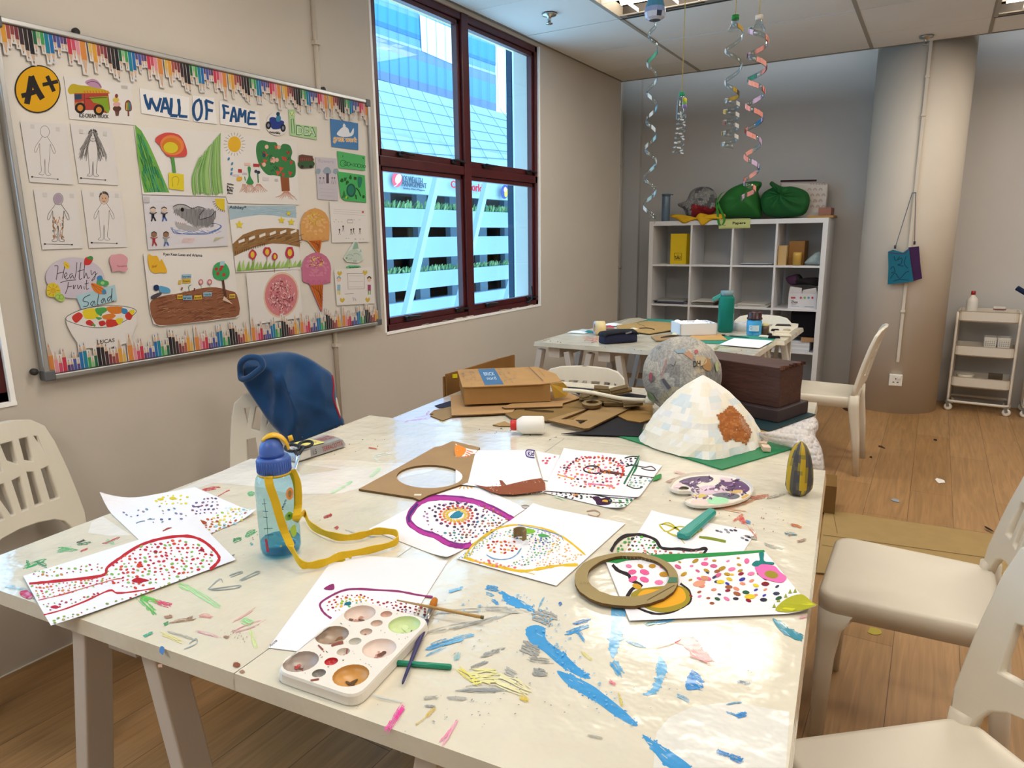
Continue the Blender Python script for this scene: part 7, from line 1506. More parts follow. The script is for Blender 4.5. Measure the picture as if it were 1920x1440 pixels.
densepoly(c, [ZH(*p) for p in ((985, 690), (1040, 740), (1090, 830), (1080, 860), (1020, 800))], ['#b08a72', '#a37c66'])
c.mb.build('brown_paint', M_VM, mt, fixn=False)
m = MB('#c2a48a'); 
for x, y in ((1140, 905), (1185, 925), (1205, 960)): m.box(onz(*ZH(x, y), TZ + .012), (.03, .02, .012), rnd.random() * 2, rnd.choice(['#d9c3b0', '#c9a78a', '#e0d2c4']))
m.build('torn_edge', M_VM, mt)
# bubble wrap hanging over the table corner
def pillow(name, outline, P, N, tf, tb, ma, label, cat, folds=None, nr=14, nt=48, col='#ffffff', parent=None, sm=True, square=1.0, fcol=None):
    """soft body: outline traced on the plane (P, N facing the viewer), swelling by tf in front and tb behind"""
    N = V(N).normalized(); op = smooth_path([(x, y, 0) for x, y in outline], 6, True); cx = sum(p.x for p in op) / len(op); cy = sum(p.y for p in op) / len(op)
    n = len(op); B = [onp(op[int(i * n / nt)].x, op[int(i * n / nt)].y, P, N) for i in range(nt)]; C0 = onp(cx, cy, P, N); m = MB(col); m.smooth = sm
    for side, th in ((1, tf), (-1, tb)):
        k = len(m.v); 
        for j in range(nr + 1):
            q = 1 - j / nr
            for i in range(nt):
                p = C0 + (B[i] - C0) * q; h = th * (1 - q ** (2 * square)) ** .5
                if folds and side > 0: h += folds(p - C0, q, 2 * PI * i / nt) * (1 - q ** 4)
                m.v.append(p + N * side * h)
        for j in range(nr):
            for i in range(nt): m.face((k + j * nt + i, k + j * nt + (i + 1) % nt, k + (j + 1) * nt + (i + 1) % nt, k + (j + 1) * nt + i))
    if fcol:
        for i, fc in enumerate(m.f): m.c[i] = fcol(sum((m.v[j] for j in fc), V()) / len(fc), C0)
    b = m.build(name, ma, parent)
    me = b.data; bb = bmesh.new(); bb.from_mesh(me); bmesh.ops.remove_doubles(bb, verts=bb.verts, dist=.0003); bmesh.ops.recalc_face_normals(bb, faces=bb.faces); bb.to_mesh(me); bb.free()
    return tag(b, label, cat) if label else b
def bubble():
    m = bpy.data.materials.new('bubble_wrap'); m.use_nodes = True; n, l = m.node_tree.nodes, m.node_tree.links; b = n['Principled BSDF']; b.inputs['Roughness'].default_value = .18; b.inputs['Base Color'].default_value = (*srgb('#e9e4e4'), 1); b.inputs['Alpha'].default_value = .62
    tc = n.new('ShaderNodeTexCoord'); vo = n.new('ShaderNodeTexVoronoi'); vo.inputs['Scale'].default_value = 75; vo.inputs['Randomness'].default_value = .12; l.new(tc.outputs['Object'], vo.inputs['Vector'])
    mr = n.new('ShaderNodeMapRange'); mr.inputs[1].default_value = 0; mr.inputs[2].default_value = .6; mr.inputs[3].default_value = 1; mr.inputs[4].default_value = 0; l.new(vo.outputs['Distance'], mr.inputs[0])
    bp_ = n.new('ShaderNodeBump'); bp_.inputs['Distance'].default_value = .006; bp_.inputs['Strength'].default_value = 1; l.new(mr.outputs[0], bp_.inputs['Height']); l.new(bp_.outputs[0], b.inputs['Normal']); return m
M_BUB = bubble(); ctr = onz(1480, 830, TZ + .02)
pillow('bubble_wrap', [ZH(*p) for p in ((1130, 850), (1230, 838), (1400, 780), (1580, 715), (1630, 740), (1635, 800), (1610, 860), (1660, 960), (1680, 1060), (1672, 1165), (1560, 1150), (1440, 1100), (1380, 1120), (1420, 970), (1300, 930), (1190, 890))], ctr, -ray(1480, 830) + V((0, 0, .8)), .035, .0, M_BUB, 'crumpled bubble wrap hanging over the right edge of the back table', 'bubble wrap', lambda d, q, a: .012 * noise.noise(d * 14) + .006 * noise.noise(d * 40), 16, 64)
# brown painted box on its slab
flat(ZH, [(980, 760), (1235, 830), (1612, 692), (1500, 660), (1300, 640)], TZ + .006, .003, 'cutting_mat', 'dark green cutting mat under the brown painted box', 'cutting mat', '#16333a', M_MAT)
flat(ZH, [(1050, 790), (1090, 835), (1225, 842), (1400, 770), (1250, 720)], TZ + .0046, .0013, 'cardboard_sheet', 'cardboard sheet sticking out under the dark green mat', 'cardboard', '#a8885a', M_CARD)
z0_ = TZ + .009; F0 = onz(1459, 794, z0_); F1 = onz(1515, 774, z0_); ea = (F1 - F0); La = ea.length; ea.normalize(); eb = V((-ea.y, ea.x, 0))
if eb.dot(onz(1403, 789, z0_) - F0) < 0: eb = -eb
M_BROWN = mat('brown_painted_card', '#4a2c26', .55, bump=.6, bscale=30, bdist=.003, stretch=(1, 1, 4), vary=.3, vscale=12)
t = thing('painted_box', F0, 'dark brown painted box on a dark slab, behind the white mountain', 'box')
Lb = .36; hs = .042
m = MB(); m.loft([[F0, F1, F1 + eb * Lb, F0 + eb * Lb], [p + V((0, 0, hs)) for p in (F0, F1, F1 + eb * Lb, F0 + eb * Lb)]]); m.build('slab', mat('dark_painted_slab', '#33272a', .6, bump=.4, bscale=30), t, bevel=.004)
G0 = F0 + ea * .022 + eb * .014 + V((0, 0, hs)); la = La - .05; hb2 = .145
vz = onp(1447.6, 689, G0, V((G0.x, G0.y, 0)).normalized()).z - G0.z; hb2 = vz
m = MB(); m.loft([[p + V((0, 0, z)) + (V((rnd.uniform(-.002, .002), rnd.uniform(-.002, .002), 0)) if 0 < z < hb2 else V()) for p in (G0, G0 + ea * la, G0 + ea * la + eb * (Lb - .03), G0 + eb * (Lb - .03))] for z in (0, hb2 * .3, hb2 * .7, hb2)]); m.build('box', M_BROWN, t, bevel=.003)
m = MB('#4a2e26')
for i in range(26):
    q = i / 25; p = G0 + ea * la * q + V((0, 0, hb2 - .002)); m.box(p + ea * rnd.uniform(-.003, .003), (rnd.uniform(.006, .014), .006, rnd.uniform(.004, .012)), rnd.random(), rnd.choice(['#5a3a2e', '#402620', '#6b4636']))
m.build('torn_edge', M_VM, t)
# ------------------------------------------------------------------ blue jacket over the chair
M_BLUE = mat('blue_cotton', '#1d4470', .85, spec=.15, bump=.25, bscale=180, bdist=.0008, sheen=.3, vary=.15, vscale=4)
ch = chairs[5]; bc_ = ch.matrix_basis @ V((0, .235, .70)); Nj = (ch.matrix_basis.to_3x3() @ V((0, -1, .25))).normalized(); toc = (CAM - bc_).normalized(); Nj = (Nj + toc * .8).normalized()
def jf(d, q, a):
    s_ = d.dot(V((.7, .3, -.6))); r_ = d.dot(V((-.4, .6, .7)))
    rdg = lambda x: (1 - abs(math.sin(x))) ** 1.6
    f_ = .055 * rdg(s_ * 19 + 1.8 * math.sin(r_ * 11)) + .042 * rdg(r_ * 17 + 2.2 * math.sin(s_ * 13) + 1) + .03 * noise.noise(d * 7) + .010 * noise.noise(d * 20) - .035
    return f_
jk = pillow('jacket', [(447, 678), (462, 668), (500, 663), (538, 659), (572, 668), (605, 688), (624, 704), (630, 735), (634, 768), (646, 796), (612, 812), (584, 826), (545, 832), (522, 810), (505, 792), (482, 758), (462, 728), (450, 705)], bc_, Nj, .075, .05, M_BLUE, 'blue jacket with red piping draped over the chair by the wall', 'jacket', jf, 22, 72)
hm = [onp(x, y, bc_, Nj) + Nj * h for x, y, h in ((623, 704, .012), (626, 722, .022), (625, 745, .03), (630, 762, .02), (637, 782, .02), (636, 800, .006))]
m = MB('#a82c3c'); m.smooth = True; m.tube(smooth_path(hm, 5), .0028, 6); m.build('red_piping', M_VM, jk, fixn=True)
m = MB('#10284a'); m.smooth = True   # folded collar at the left shoulder
cl = [onp(x, y, bc_, Nj) + Nj * h for x, y, h in ((455, 700, .05), (458, 684, .075), (472, 674, .085), (492, 676, .092), (498, 690, .09), (485, 702, .085), (470, 712, .08), (458, 712, .06))]
m.tube(smooth_path(cl, 4, True) + [cl[0]], .011, 9, None, False); m.build('collar', M_BLUE, jk)
# ------------------------------------------------------------------ things on the far tables
ZG = lambda x, y: (1040 + x / 8, 560 + y / 8)
ZK = lambda x, y: (1300 + x / 8, 560 + y / 8)
ZS = lambda x, y: (1190 + x / 3.6, 330 + y / 3.6)
flat(ZG, [(930, 400), (1120, 300), (1260, 290), (1390, 320), (1160, 375)], TZ + .004, .003, 'cardboard_sheet', 'grey cardboard sheet at the back left of the far table', 'cardboard', '#b5a890', M_CARD, 'cardboard on the far tables')
flat(ZG, [(1160, 330), (1380, 300), (1760, 320), (2100, 380), (1700, 400), (1250, 370)], TZ + .001, .002, 'cutting_mat', 'teal cutting mat at the back of the far table', 'cutting mat', '#2f8f82', M_MAT)
flat(ZG, [(930, 405), (1230, 370), (1400, 340), (1880, 375), (1880, 455), (1420, 530), (1180, 500), (960, 470)], TZ + .008, .004, 'cardboard_sheet', 'large tan cardboard sheet behind the pencil case', 'cardboard', '#b3925f', M_CARD, 'cardboard on the far tables', lambda c: (c.line([(1240, 372), (1360, 415)], 8, '#7a6040', 0), c.line([(1270, 445), (1390, 440), (1500, 462)], 14, '#2c2620', 4)))
flat(ZG, [(1440, 575), (1620, 555), (1900, 545), (1900, 590), (1580, 640), (1520, 640)], TZ + .004, .006, 'cardboard_sheet', 'rough cardboard offcut in front of the white tray', 'cardboard', '#a08560', M_CARD, 'cardboard on the far tables', lambda c: c.line([(1590, 585), (1750, 560), (1910, 565)], 22, '#3c2e22', 3, False, .4))
flat(ZK, [(-140, 640), (-40, 560), (900, 560), (1230, 600), (1130, 690), (380, 680), (0, 665)], TZ + .001, .002, 'cutting_mat', 'teal cutting mat under the white paper on the far table', 'cutting mat', '#2a8a76', M_MAT)
flat(ZK, [(-100, 600), (0, 540), (400, 535), (515, 625), (60, 625)], TZ + .0036, .003, 'cardboard_sheet', 'orange tan cardboard sheet touching the white paper', 'cardboard', '#c59d68', M_CARD, 'cardboard on the far tables')
flat(ZK, [(388, 688), (612, 592), (1195, 632), (992, 742)], TZ + .0068, .0006, 'paper_sheet', 'blank white paper sheet on the far table', 'paper', '#eef0f4', M_PAPER)
p = onz(1124, 628, TZ); m = MB('#e3cf98'); m.smooth = True; dd = V((.8, .6, 0)).normalized(); Mz = Matrix((V((0, 0, 1)).cross(dd), V((0, 0, 1)), dd)).transposed()
m.lathe([(.028, -.03), (.042, -.03), (.042, .03), (.028, .03), (.028, -.03)], p + V((0, 0, .043)), 28, Mz, None, False); t = thing('tape_roll', p, 'cream masking tape roll standing beside the navy pencil case', 'tape roll'); m.build('tape', M_V, t)
m = MB('#c9b9c0'); m.smooth = True; m.lathe([(.026, -.031), (.0415, -.031), (.0415, -.0295), (.026, -.0295)], p + V((0, 0, .043)), 28, Mz, None, False); m.build('side_label', M_V, t)
# pencil case
a, b_ = onz(*ZG(755, 690), TZ), onz(*ZG(1255, 655), TZ); d = (b_ - a); L = d.length; d.normalize(); n_ = V((-d.y, d.x, 0)); t = thing('pencil_case', (a + b_) / 2, 'navy fabric pencil case with an open zip on the far table', 'pencil case')
m = MB(); m.smooth = True
m.loft([[a + d * L * q + n_ * (.045 + x * s_) + V((0, 0, z * s_)) for x, z in ((-.045, .004), (-.047, .03), (-.04, .052), (0, .058), (.04, .052), (.047, .03), (.045, .004), (0, 0))] for q, s_ in ((0, .7), (.03, .95), (.3, 1), (.7, 1.02), (.97, .93), (1, .7))]); m.build('pouch', mat('navy_fabric', '#1b1f3c', .85, bump=.3, bscale=200, bdist=.0005), t)
m = MB(); m.smooth = True; m.loft([[a + d * L * q + n_ * (.048 + x) + V((0, 0, z + lf)) for x, z in ((-.05, .052), (-.045, .062), (.0, .07), (.04, .062), (.04, .052))] for q, lf in ((.0, -.012), (.05, .0), (.5, .006), (.95, .002), (1, -.01))]); m.build('flap', mat('black_fabric', '#15161f', .85), t)
m = MB('#77797f'); m.bar(a + d * L * .6 + n_ * -.003 + V((0, 0, .055)), a + d * L * .78 + n_ * -.003 + V((0, 0, .062)), .004, .008); m.build('zip', M_V, t)
# tissue tray
q4 = [onz(*ZK(x, y), TZ) for x, y in ((20, 560), (350, 550))]; e_ = q4[1] - q4[0]; nn_ = V((-e_.y, e_.x, 0)).normalized() * .16; t = thing('foam_tray', q4[0], 'white foam box with crumpled tissue left of the teal bottle', 'box')
q4 = [onz(*ZK(-200, 560), TZ + .006), onz(*ZK(350, 545), TZ + .006)]; e_ = q4[1] - q4[0]; nn_ = V((-e_.y, e_.x, 0)).normalized() * .17; hv = V((0, 0, .07))
m = MB('#e3e6ec'); Q = [q4[0], q4[1], q4[1] + nn_, q4[0] + nn_]
m.prism(Q, (0, 0, .004))
for i in range(4): aa, bb_ = Q[i], Q[(i + 1) % 4]; m.loft([[aa, bb_, bb_ + hv, aa + hv], [p + (sum(Q, V()) / 4 - (aa + bb_) / 2).normalized() * .006 for p in (aa, bb_, bb_ + hv, aa + hv)]])
m.build('tray', M_V, t)
m = MB('#e9ebf0'); m.smooth = True; k = len(m.v); N = 18
for j in range(N + 1):
    for i in range(N + 1): u, v = i / N, j / N; p = Q[0].lerp(Q[1], .06 + u * .88).lerp(Q[3].lerp(Q[2], .06 + u * .88), .05 + v * .9); m.v.append(p + V((0, 0, .058 + .03 * noise.noise(p * 26) + .012 * noise.noise(p * 60))))
for j in range(N):
    for i in range(N): m.face((k + j * (N + 1) + i, k + j * (N + 1) + i + 1, k + (j + 1) * (N + 1) + i + 1, k + (j + 1) * (N + 1) + i))
m.build('tissue', M_VM, t)
# teal bottle
p = onz(1358, 623, TZ); p.y += .02; kf = 30 / FPX * (p - CAM).dot(AF) / 2 * .95; t = thing('water_bottle', p, 'translucent teal water bottle with a grey lid on the far table', 'bottle')
m = MB(); m.smooth = True; m.lathe([(0, 0), (kf * .9, .002), (kf, .012), (kf, .20), (kf * .95, .212), (kf * .7, .225)], p, 28); m.build('body', mat('teal_plastic', '#2fa392', .12, trans=.55, ior=1.15, spec=.6), t)
m = MB('#155a50'); m.smooth = True; m.lathe([(0, .004), (kf * .93, .006), (kf * .93, .045), (0, .045)], p, 24); m.build('drink', M_V, t)
m = MB('#6f8a92'); m.smooth = True; m.lathe([(kf * .72, .222), (kf * .8, .226), (kf * .8, .252), (0, .254)], p, 24); m.build('lid', M_V, t)
m = MB('#3f9a90'); m.bar(p + V((-kf * .7, -.01, .225)), p + V((-kf * 1.7, -.02, .196)), .03, .022); m.bar(p + V((-kf * .5, -.01, .232)), p + V((-kf * .9, -.01, .222)), .02, .02); m.build('spout_cap', M_VG, t, bevel=.004)
m = MB('#1b4f4a'); vdp = V((CAM.x - p.x, CAM.y - p.y, 0)).normalized(); rp = V((-vdp.y, vdp.x, 0))
for x, z0_, z1_ in ((-.016, .09, .15), (.004, .07, .16), (.012, .07, .165)): m.bar(p + vdp * kf * .5 + rp * x + V((0, 0, z0_)), p + vdp * kf * .5 + rp * x + V((0, 0, z1_)), .005, .004)
m.build('inner_markings', M_V, t)
# tape, jar, small jar
p = onz(*ZK(700, 480), TZ); m = MB('#c3c8cf'); m.smooth = True; m.lathe([(.043, 0), (.047, 0), (.047, .052), (.043, .052), (.034, .052), (.034, .0), (.043, 0)], p, 30, None, None, False); tag(m.build('tape_roll', M_VG), 'grey duct tape roll lying between the teal bottle and the blue jar', 'tape roll')
p = onz(*ZK(905, 545), TZ); t = thing('paint_jar', p, 'blue labelled paint jar with a dark brown screw lid', 'jar')
m = MB('#3f9fd6'); m.smooth = True; m.lathe([(0, 0), (.040, .001), (.043, .006), (.043, .083), (.038, .092), (.034, .094), (0, .094)], p, 28); m.build('body', M_VG, t)
m = MB('#3a2023'); m.smooth = True; m.lathe([(.0, .092), (.044, .094), (.044, .104), (.040, .107), (.041, .135), (.036, .142), (0, .142)], p, 28); m.build('lid', M_VG, t)
vdp = V((CAM.x - p.x, CAM.y - p.y, 0)).normalized(); rp = V((-vdp.y, vdp.x, 0)); m = MB()
class JC(Canvas):
    def P(s, q): a = q[0] / .043; return p + vdp * (.0432 + s.h) * math.cos(a) + rp * (.0432 + s.h) * math.sin(a) + V((0, 0, q[1]))
c = JC(None, (0, 0, 1), 5e-5, .0, m)
for i in range(8): c.poly([(-.03 + i * .0075, .028), (-.0225 + i * .0075, .028), (-.0225 + i * .0075, .062), (-.03 + i * .0075, .062)], '#c9dbe6', True)
c.ell((.0, .045), .012, .012, '#c98a4c'); c.ell((.016, .04), .008, .012, '#e6ecef'); c.ell((-.018, .048), .007, .01, '#4a6a8a'); c.line([(-.03, .022), (0, .02), (.03, .022)], .004, '#1f6fae', 3); m.build('label_print', M_V, t, fixn=False)
p = onz(*ZK(1065, 535), TZ); m = MB('#5a4636'); m.smooth = True; m.lathe([(0, 0), (.026, .002), (.026, .048), (.02, .052), (.0, .052)], p, 20); t = thing('small_jar', p, 'small murky jar right of the blue paint jar', 'jar'); m.build('body', M_VG, t); m = MB('#d0c08c'); m.smooth = True; m.lathe([(0, .05), (.024, .051), (.026, .058), (.018, .066), (0, .066)], p, 16); m.build('lid', M_V, t)
flat(ZK, [(1120, 470), (1190, 400), (1400, 370), (1575, 385), (1570, 430), (1380, 560), (1180, 545)], TZ + .001, .004, 'foam_sheet', 'stained white foam sheet at the right corner of the far table', 'foam sheet', '#d9d3c4')
for i, (x, y, w_, l_, a, co) in enumerate(((1230, 470, .05, .03, .3, '#2c2a2c'), (1350, 395, .10, .02, .2, '#4a4240'), (1320, 500, .09, .06, .2, '#cfc8b8'), (1400, 470, .03, .05, -.4, '#b0a58e'), (1145, 535, .03, .03, .2, '#28262a'), (1210, 575, .07, .025, .35, '#1f1c20'), (1060, 565, .06, .02, -.2, '#e0d9cb'), (1340, 540, .10, .04, .1, '#d9d0bc'))):
    p = onz(*ZK(x, y), TZ + .011); m = MB(co); m.box(p, (w_, l_, .013), a, None, .8); tag(m.build('clay_lump', M_VM, bevel=.003), 'small %s lump of modelling material on the right of the far table' % ('black' if co < '#4b' else 'pale'), 'clay lump', 'lumps on the far table')
p0, p1 = onz(*ZK(420, 545), TZ + .007), onz(*ZK(840, 585), TZ + .005); brush(p1.lerp(p0, 1.0), p1, .0035, 'thin dark paintbrush lying between the teal bottle and white paper', ('#25333c', '#b8b0a8', '#3a2420'))
for i, (x, y, sx, sy, co) in enumerate(((340, 490, .10, .03, '#eceef0'), (430, 475, .06, .03, '#b9c6cc'), (520, 485, .05, .02, '#2f7f8a'), (880, 375, .10, .06, '#e9edf2'), (830, 410, .05, .02, '#c24a5a'), (870, 460, .16, .006, '#6d5340'), (1190, 445, .05, .02, '#e9ddbd'), (1800, 520, .03, .02, '#ece3c4'))):
    p = onz(*ZG(x, y), TZ + .012 if x < 1100 else TZ + .016); m = MB(co); m.smooth = False
    k = len(m.v); N = 6
    for j in range(N + 1):
        for q in range(N + 1): u, v = q / N - .5, j / N - .5; m.v.append(p + V((u * sx * 1.2, v * sy * 1.5, .012 * (1 - 4 * u * u) * (1 - 4 * v * v) + .006 * noise.noise(V((u * 6 + i, v * 6, 0))) - .008)))
    for j in range(N):
        for q in range(N): m.face((k + j * (N + 1) + q, k + j * (N + 1) + q + 1, k + (j + 1) * (N + 1) + q + 1, k + (j + 1) * (N + 1) + q))
    tag(m.build('craft_scrap', M_VM, solid=.001), ('white crumpled scrap on the far table edge', 'grey blue scrap beside the tape roll', 'teal scrap beside the tape roll', 'larger white tissue scrap behind the pencil case', 'red scrap behind the pencil case', 'thin brown stick scrap behind the pencil case', 'cream scrap on the tan cardboard sheet', 'cream scrap in front of the white tray')[i], 'craft scrap', 'craft scraps on the far table')
# ------------------------------------------------------------------ things in and on the cube shelf
def sy(px, py, Y): return ony(*ZS(px, py), Y)
def stack(px0, px1, row, n, label, cols, hgt=.003):
    z = SHZ[row]; x0_, x1_ = sy(px0, 600, SY + .05).x, sy(px1, 600, SY + .05).x
    for i in range(n):
        w_ = (x1_ - x0_) * rnd.uniform(.75, 1); xc = (x0_ + x1_) / 2 + rnd.uniform(-.02, .02); m = MB(rnd.choice(cols)); yy = SY + .17 + rnd.uniform(-.02, .02); cu_ = rnd.uniform(0, .02) if i == n - 1 else 0
        a = rnd.uniform(-.06, .06); m.box((xc, yy, z + hgt * (i + .5) + .0003 * i), (w_, .27, hgt), a); 
        tag(m.build('paper_sheet', M_VM), label, 'paper', label.split(',')[0])
def pile(px0, px1, row, n, where, cols, hgt=.004): stack(px0, px1, row, n, 'paper sheet in the pile on %s' % where, cols, hgt)
ROWS = {1: 3, 2: 2, 3: 1, 4: 0}
pile(140, 354, ROWS[2], 7, 'the first cube of the second shelf row', ['#59607a', '#c9ccd4', '#41445a', '#a9a9a4', '#e2e2e6'])
pile(395, 560, ROWS[2], 8, 'the second cube of the second shelf row', ['#6a665f', '#c9c4bb', '#3f3d3c', '#a19b8f', '#e2dfd8'])
pile(675, 925, ROWS[2], 5, 'the third cube of the second shelf row', ['#cfc9bf', '#b8b2a6', '#e0dbd2'])
pile(690, 940, ROWS[1], 3, 'the third cube of the top shelf row', ['#c9ccd2', '#4b4d58', '#dcdde0'])
# yellow paper bag
zc = SHZ[3]; a, b_ = sy(238, 600, SY + .08), sy(345, 600, SY + .08); top_ = sy(240, 390, SY + .08).z; wdt = b_.x - a.x; t = thing('paper_bag', ((a.x + b_.x) / 2, SY + .13, zc), 'bright yellow paper bag with a small black crown emblem in the top left cube', 'bag')
m = MB('#e6c40e'); m.loft([[V((a.x, SY + .08, z)), V((b_.x, SY + .08, z)), V((b_.x + .02, SY + .19, z)), V((a.x + .02, SY + .19, z))] for z in (zc, top_)], True); m.build('bag', mat('yellow_paper', None, .6, bump=.3, bscale=25, bdist=.003), t)
m = MB(); c = Canvas(lambda x, y: ony(*ZS(x, y), SY + .079), (0, -1, 0), 5e-5, .001, m); KK = '#3a2c10'
c.line([(268, 520), (316, 520), (316, 568), (268, 568)], 2.5, KK, 0, True); c.line([(275, 560), (310, 560)], 4, KK, 0)
for p in ([(272, 540), (280, 558), (292, 553), (304, 558), (312, 540), (300, 548), (292, 530), (284, 548), (272, 540)],): c.line(p, 3, KK, 0)
c.ell((292, 548), 5, 4, KK); m.build('crown_emblem', M_V, t, fixn=False)
def sbox(x0, x1, ytop, ybot_row, col, name, label, Y=.06, dep=.2, cat='box', top=True, ma=None, extra=None):
    A_, B_ = sy(x0, ytop, SY + Y), sy(x1, ytop, SY + Y); z = SHZ[ybot_row]; xm = min(B_.x, SX1 - st - .004)
    m = MB(col); m.span((A_.x, SY + Y, z), (xm, SY + Y + dep, A_.z)); 
    if extra:
        t = thing(name, ((A_.x + xm) / 2, SY + Y + dep / 2, z), label, cat); m.build('carton', ma or M_CARD, t); extra(t, A_, xm, z); return t
    return tag(m.build(name, ma or M_CARD), label, cat)
sbox(972, 1028, 470, 3, '#c9ab7a', 'cardboard_box', 'narrow tan cardboard box at the left of the top right cube', .05)
sbox(1045, 1150, 440, 3, '#9a6f42', 'cardboard_box', 'brown cardboard box in the middle of the top right cube', .12, .2)
m = MB('#c9a24c'); p = sy(1094, 590, SY + .06); m.smooth = True; m.lathe([(0, 0), (.032, 0), (.034, .08), (.034, .105), (0, .106)], V((p.x, SY + .06, SHZ[3])), 20); tag(m.build('plastic_tub', M_VG), 'round amber tub in front of the brown cardboard box', 'tub')
pillow('plastic_bag', [ZS(*p) for p in ((1145, 590), (1180, 548), (1230, 512), (1262, 520), (1262, 595), (1200, 598))], sy(1205, 560, SY + .08), (0, -1, 0), .05, .03, mat('clear_film', '#a9bcc0', .15, alpha=.75, bump=.6, bscale=30, bdist=.004), 'crumpled clear plastic bag at the right of the top right cube', 'bag', lambda d, q, a: .01 * noise.noise(d * 40))
def ex(t, A_, xm, z):
    m = MB(); c = Canvas(lambda x, y: ony(*ZS(x, y), SY + .0395), (0, -1, 0), 5e-5, .001, m)
    for x, co in ((1122, '#b85068'), (1148, '#7fae5c'), (1174, '#5a9ab0'), (1200, '#a8506a')): c.ell((x, 822), 8, 8, co)
    c.poly([(1055, 815), (1085, 816), (1085, 828), (1055, 828)], '#b8505a'); c.text('Zhen', [(1056, 858), (1100, 860), (1100, 842), (1056, 840)], '#3c3a3c', .4); c.line([(1058, 878), (1110, 880)], 2.5, '#8a8888', 0); c.line([(1058, 868), (1090, 869)], 2, '#8a8888', 0); c.line([(1146, 882), (1210, 884)], 3, '#6a6868', 0)
    m.build('printed_label', M_V, t, fixn=False)
    m = MB('#d8d6d8'); m.prism([V((A_.x, SY + .038, A_.z)), V((A_.x + .1, SY + .038, A_.z)), V((A_.x + .1, SY + .03, A_.z + .045)), V((A_.x + .01, SY + .03, A_.z + .055))], (0, .003, 0)); m.prism([V((A_.x + .105, SY + .038, A_.z)), V((xm, SY + .038, A_.z)), V((xm - .01, SY + .03, A_.z + .05)), V((A_.x + .11, SY + .03, A_.z + .03))], (0, .003, 0)); m.build('flap', M_CARD, t)
sbox(1040, 1232, 790, 2, '#dcdbe0', 'printed_box', 'white carton with small coloured logos in the lower right cube', .04, .26, 'box', True, None, ex)
pillow('fabric_bundle', [ZS(*p) for p in ((1020, 690), (1060, 670), (1110, 662), (1120, 690), (1180, 684), (1250, 690), (1250, 740), (1180, 735), (1110, 735), (1050, 735))], sy(1130, 710, SY + .16), (0, -1, 0), .09, .06, mat('dark_purple_fabric', None, .85), 'dark purple fabric bundle stuffed in the logo carton', 'fabric', lambda d, q, a: .015 * noise.noise(d * 25), fcol=lambda c, C0: '#4f2a48' if c.x < C0.x - .04 else '#1c161c')
m = MB('#17151a'); m.span((sy(1058, 920, SY + .05).x, SY + .05, SHZ[1] + .12), (SX1 - st - .004, SY + .36, SHZ[1] + cw - .01)); tag(m.build('dark_crate', M_VM), 'black crate in the third row of the right shelf column', 'crate')
m = MB('#b08a68'); A_ = sy(1130, 1000, SY + .02); m.span((A_.x, SY + .02, SHZ[1] + .085), (SX1 - st - .006, SY + .3, SHZ[1] + .119)); tag(m.build('cardboard_tray', M_CARD), 'tan cardboard tray under the black crate', 'tray')
m = MB('#dfe1e6'); A_ = sy(1040, 1050, SY + .03)
for i in range(5): m = MB('#dfe1e6' if i % 2 else '#cfd3da'); m.span((A_.x + .003 * (i % 2), SY + .03, SHZ[1] + .001 + i * .0166), (SX1 - st - .035, SY + .3, SHZ[1] + .0168 + i * .0166)); tag(m.build('paper_ream', M_VM), 'white paper ream under the tan tray, one of a stack', 'paper ream', 'paper reams in the right column')
m = MB('#8a5f34'); m.smooth = True; p = sy(480, 960, SY + .1); p.z = SHZ[1]; m.lathe([(0, .0), (.09, .0), (.105, .03), (.1, .11), (.07, .125), (0, .13)], V((p.x, SY + .14, SHZ[1])), 24); tag(m.build('wicker_basket', M_CARD), 'round brown basket in the third row of the second column', 'basket')
# on top of the shelf
TP = 1.47; YT = SY + .16
p = ony(*ZS(208, 300), SY + .08); p.z = TP; t = thing('thermos', p, 'slim slate-blue flask on the left end of the cube shelf', 'flask')
m = MB('#5d7286'); m.smooth = True; hh_ = ony(*ZS(208, 122), SY + .08).z - TP; m.lathe([(0, 0), (.034, 0), (.036, .006), (.036, hh_ - .02), (.034, hh_ - .015)], p, 24); m.build('body', M_VG, t)
m = MB('#4f6274'); m.smooth = True; m.lathe([(.030, hh_ - .02), (.037, hh_ - .02), (.037, hh_), (0, hh_ + .002)], p, 24); m.bar(p + V((-.04, 0, hh_ - .004)), p + V((.062, 0, hh_ - .008)), .012, .008); m.build('lid', M_VG, t)
Pt = V((ony(*ZS(420, 240), YT).x, YT, TP + .1))
pillow('yellow_cloth', [ZS(*p) for p in ((232, 270), (290, 258), (340, 282), (400, 290), (440, 250), (500, 262), (560, 255), (612, 258), (600, 290), (530, 292), (470, 330), (450, 332), (425, 296), (370, 305), (330, 320), (280, 290))], V((Pt.x, SY - .004, TP)), (0, -1, .25), .022, .012, mat('yellow_cloth', '#d9a914', .8), 'yellow cloth spilling over the front of the cube shelf', 'cloth', lambda d, q, a: .014 * noise.noise(d * 22), 8, 60)
nb = pillow('papier_mache_shell', [ZS(*p) for p in ((290, 195), (350, 170), (378, 110), (420, 78), (480, 72), (530, 92), (556, 140), (560, 210), (520, 262), (440, 285), (360, 282), (330, 225))], V((ony(*ZS(440, 200), YT).x, YT, TP + .1)), (0, -1, .1), .10, .09, newsmat('newspaper_dark', '#8a8a88', .6), 'grey newspaper shell with a red painted lower side on the shelf top', 'papier-mache shell', lambda d, q, a: .03 * noise.noise(d * 10) + .012 * noise.noise(d * 30), 12, 48, fcol=lambda c, C0: '#a01c26' if (c - C0).z < -.035 - .25 * (c.x - C0.x - .05) and c.x > C0.x - .04 else ('#9a9a99' if noise.noise(c * 15) > -.1 else '#5f5f63'), sm=False)
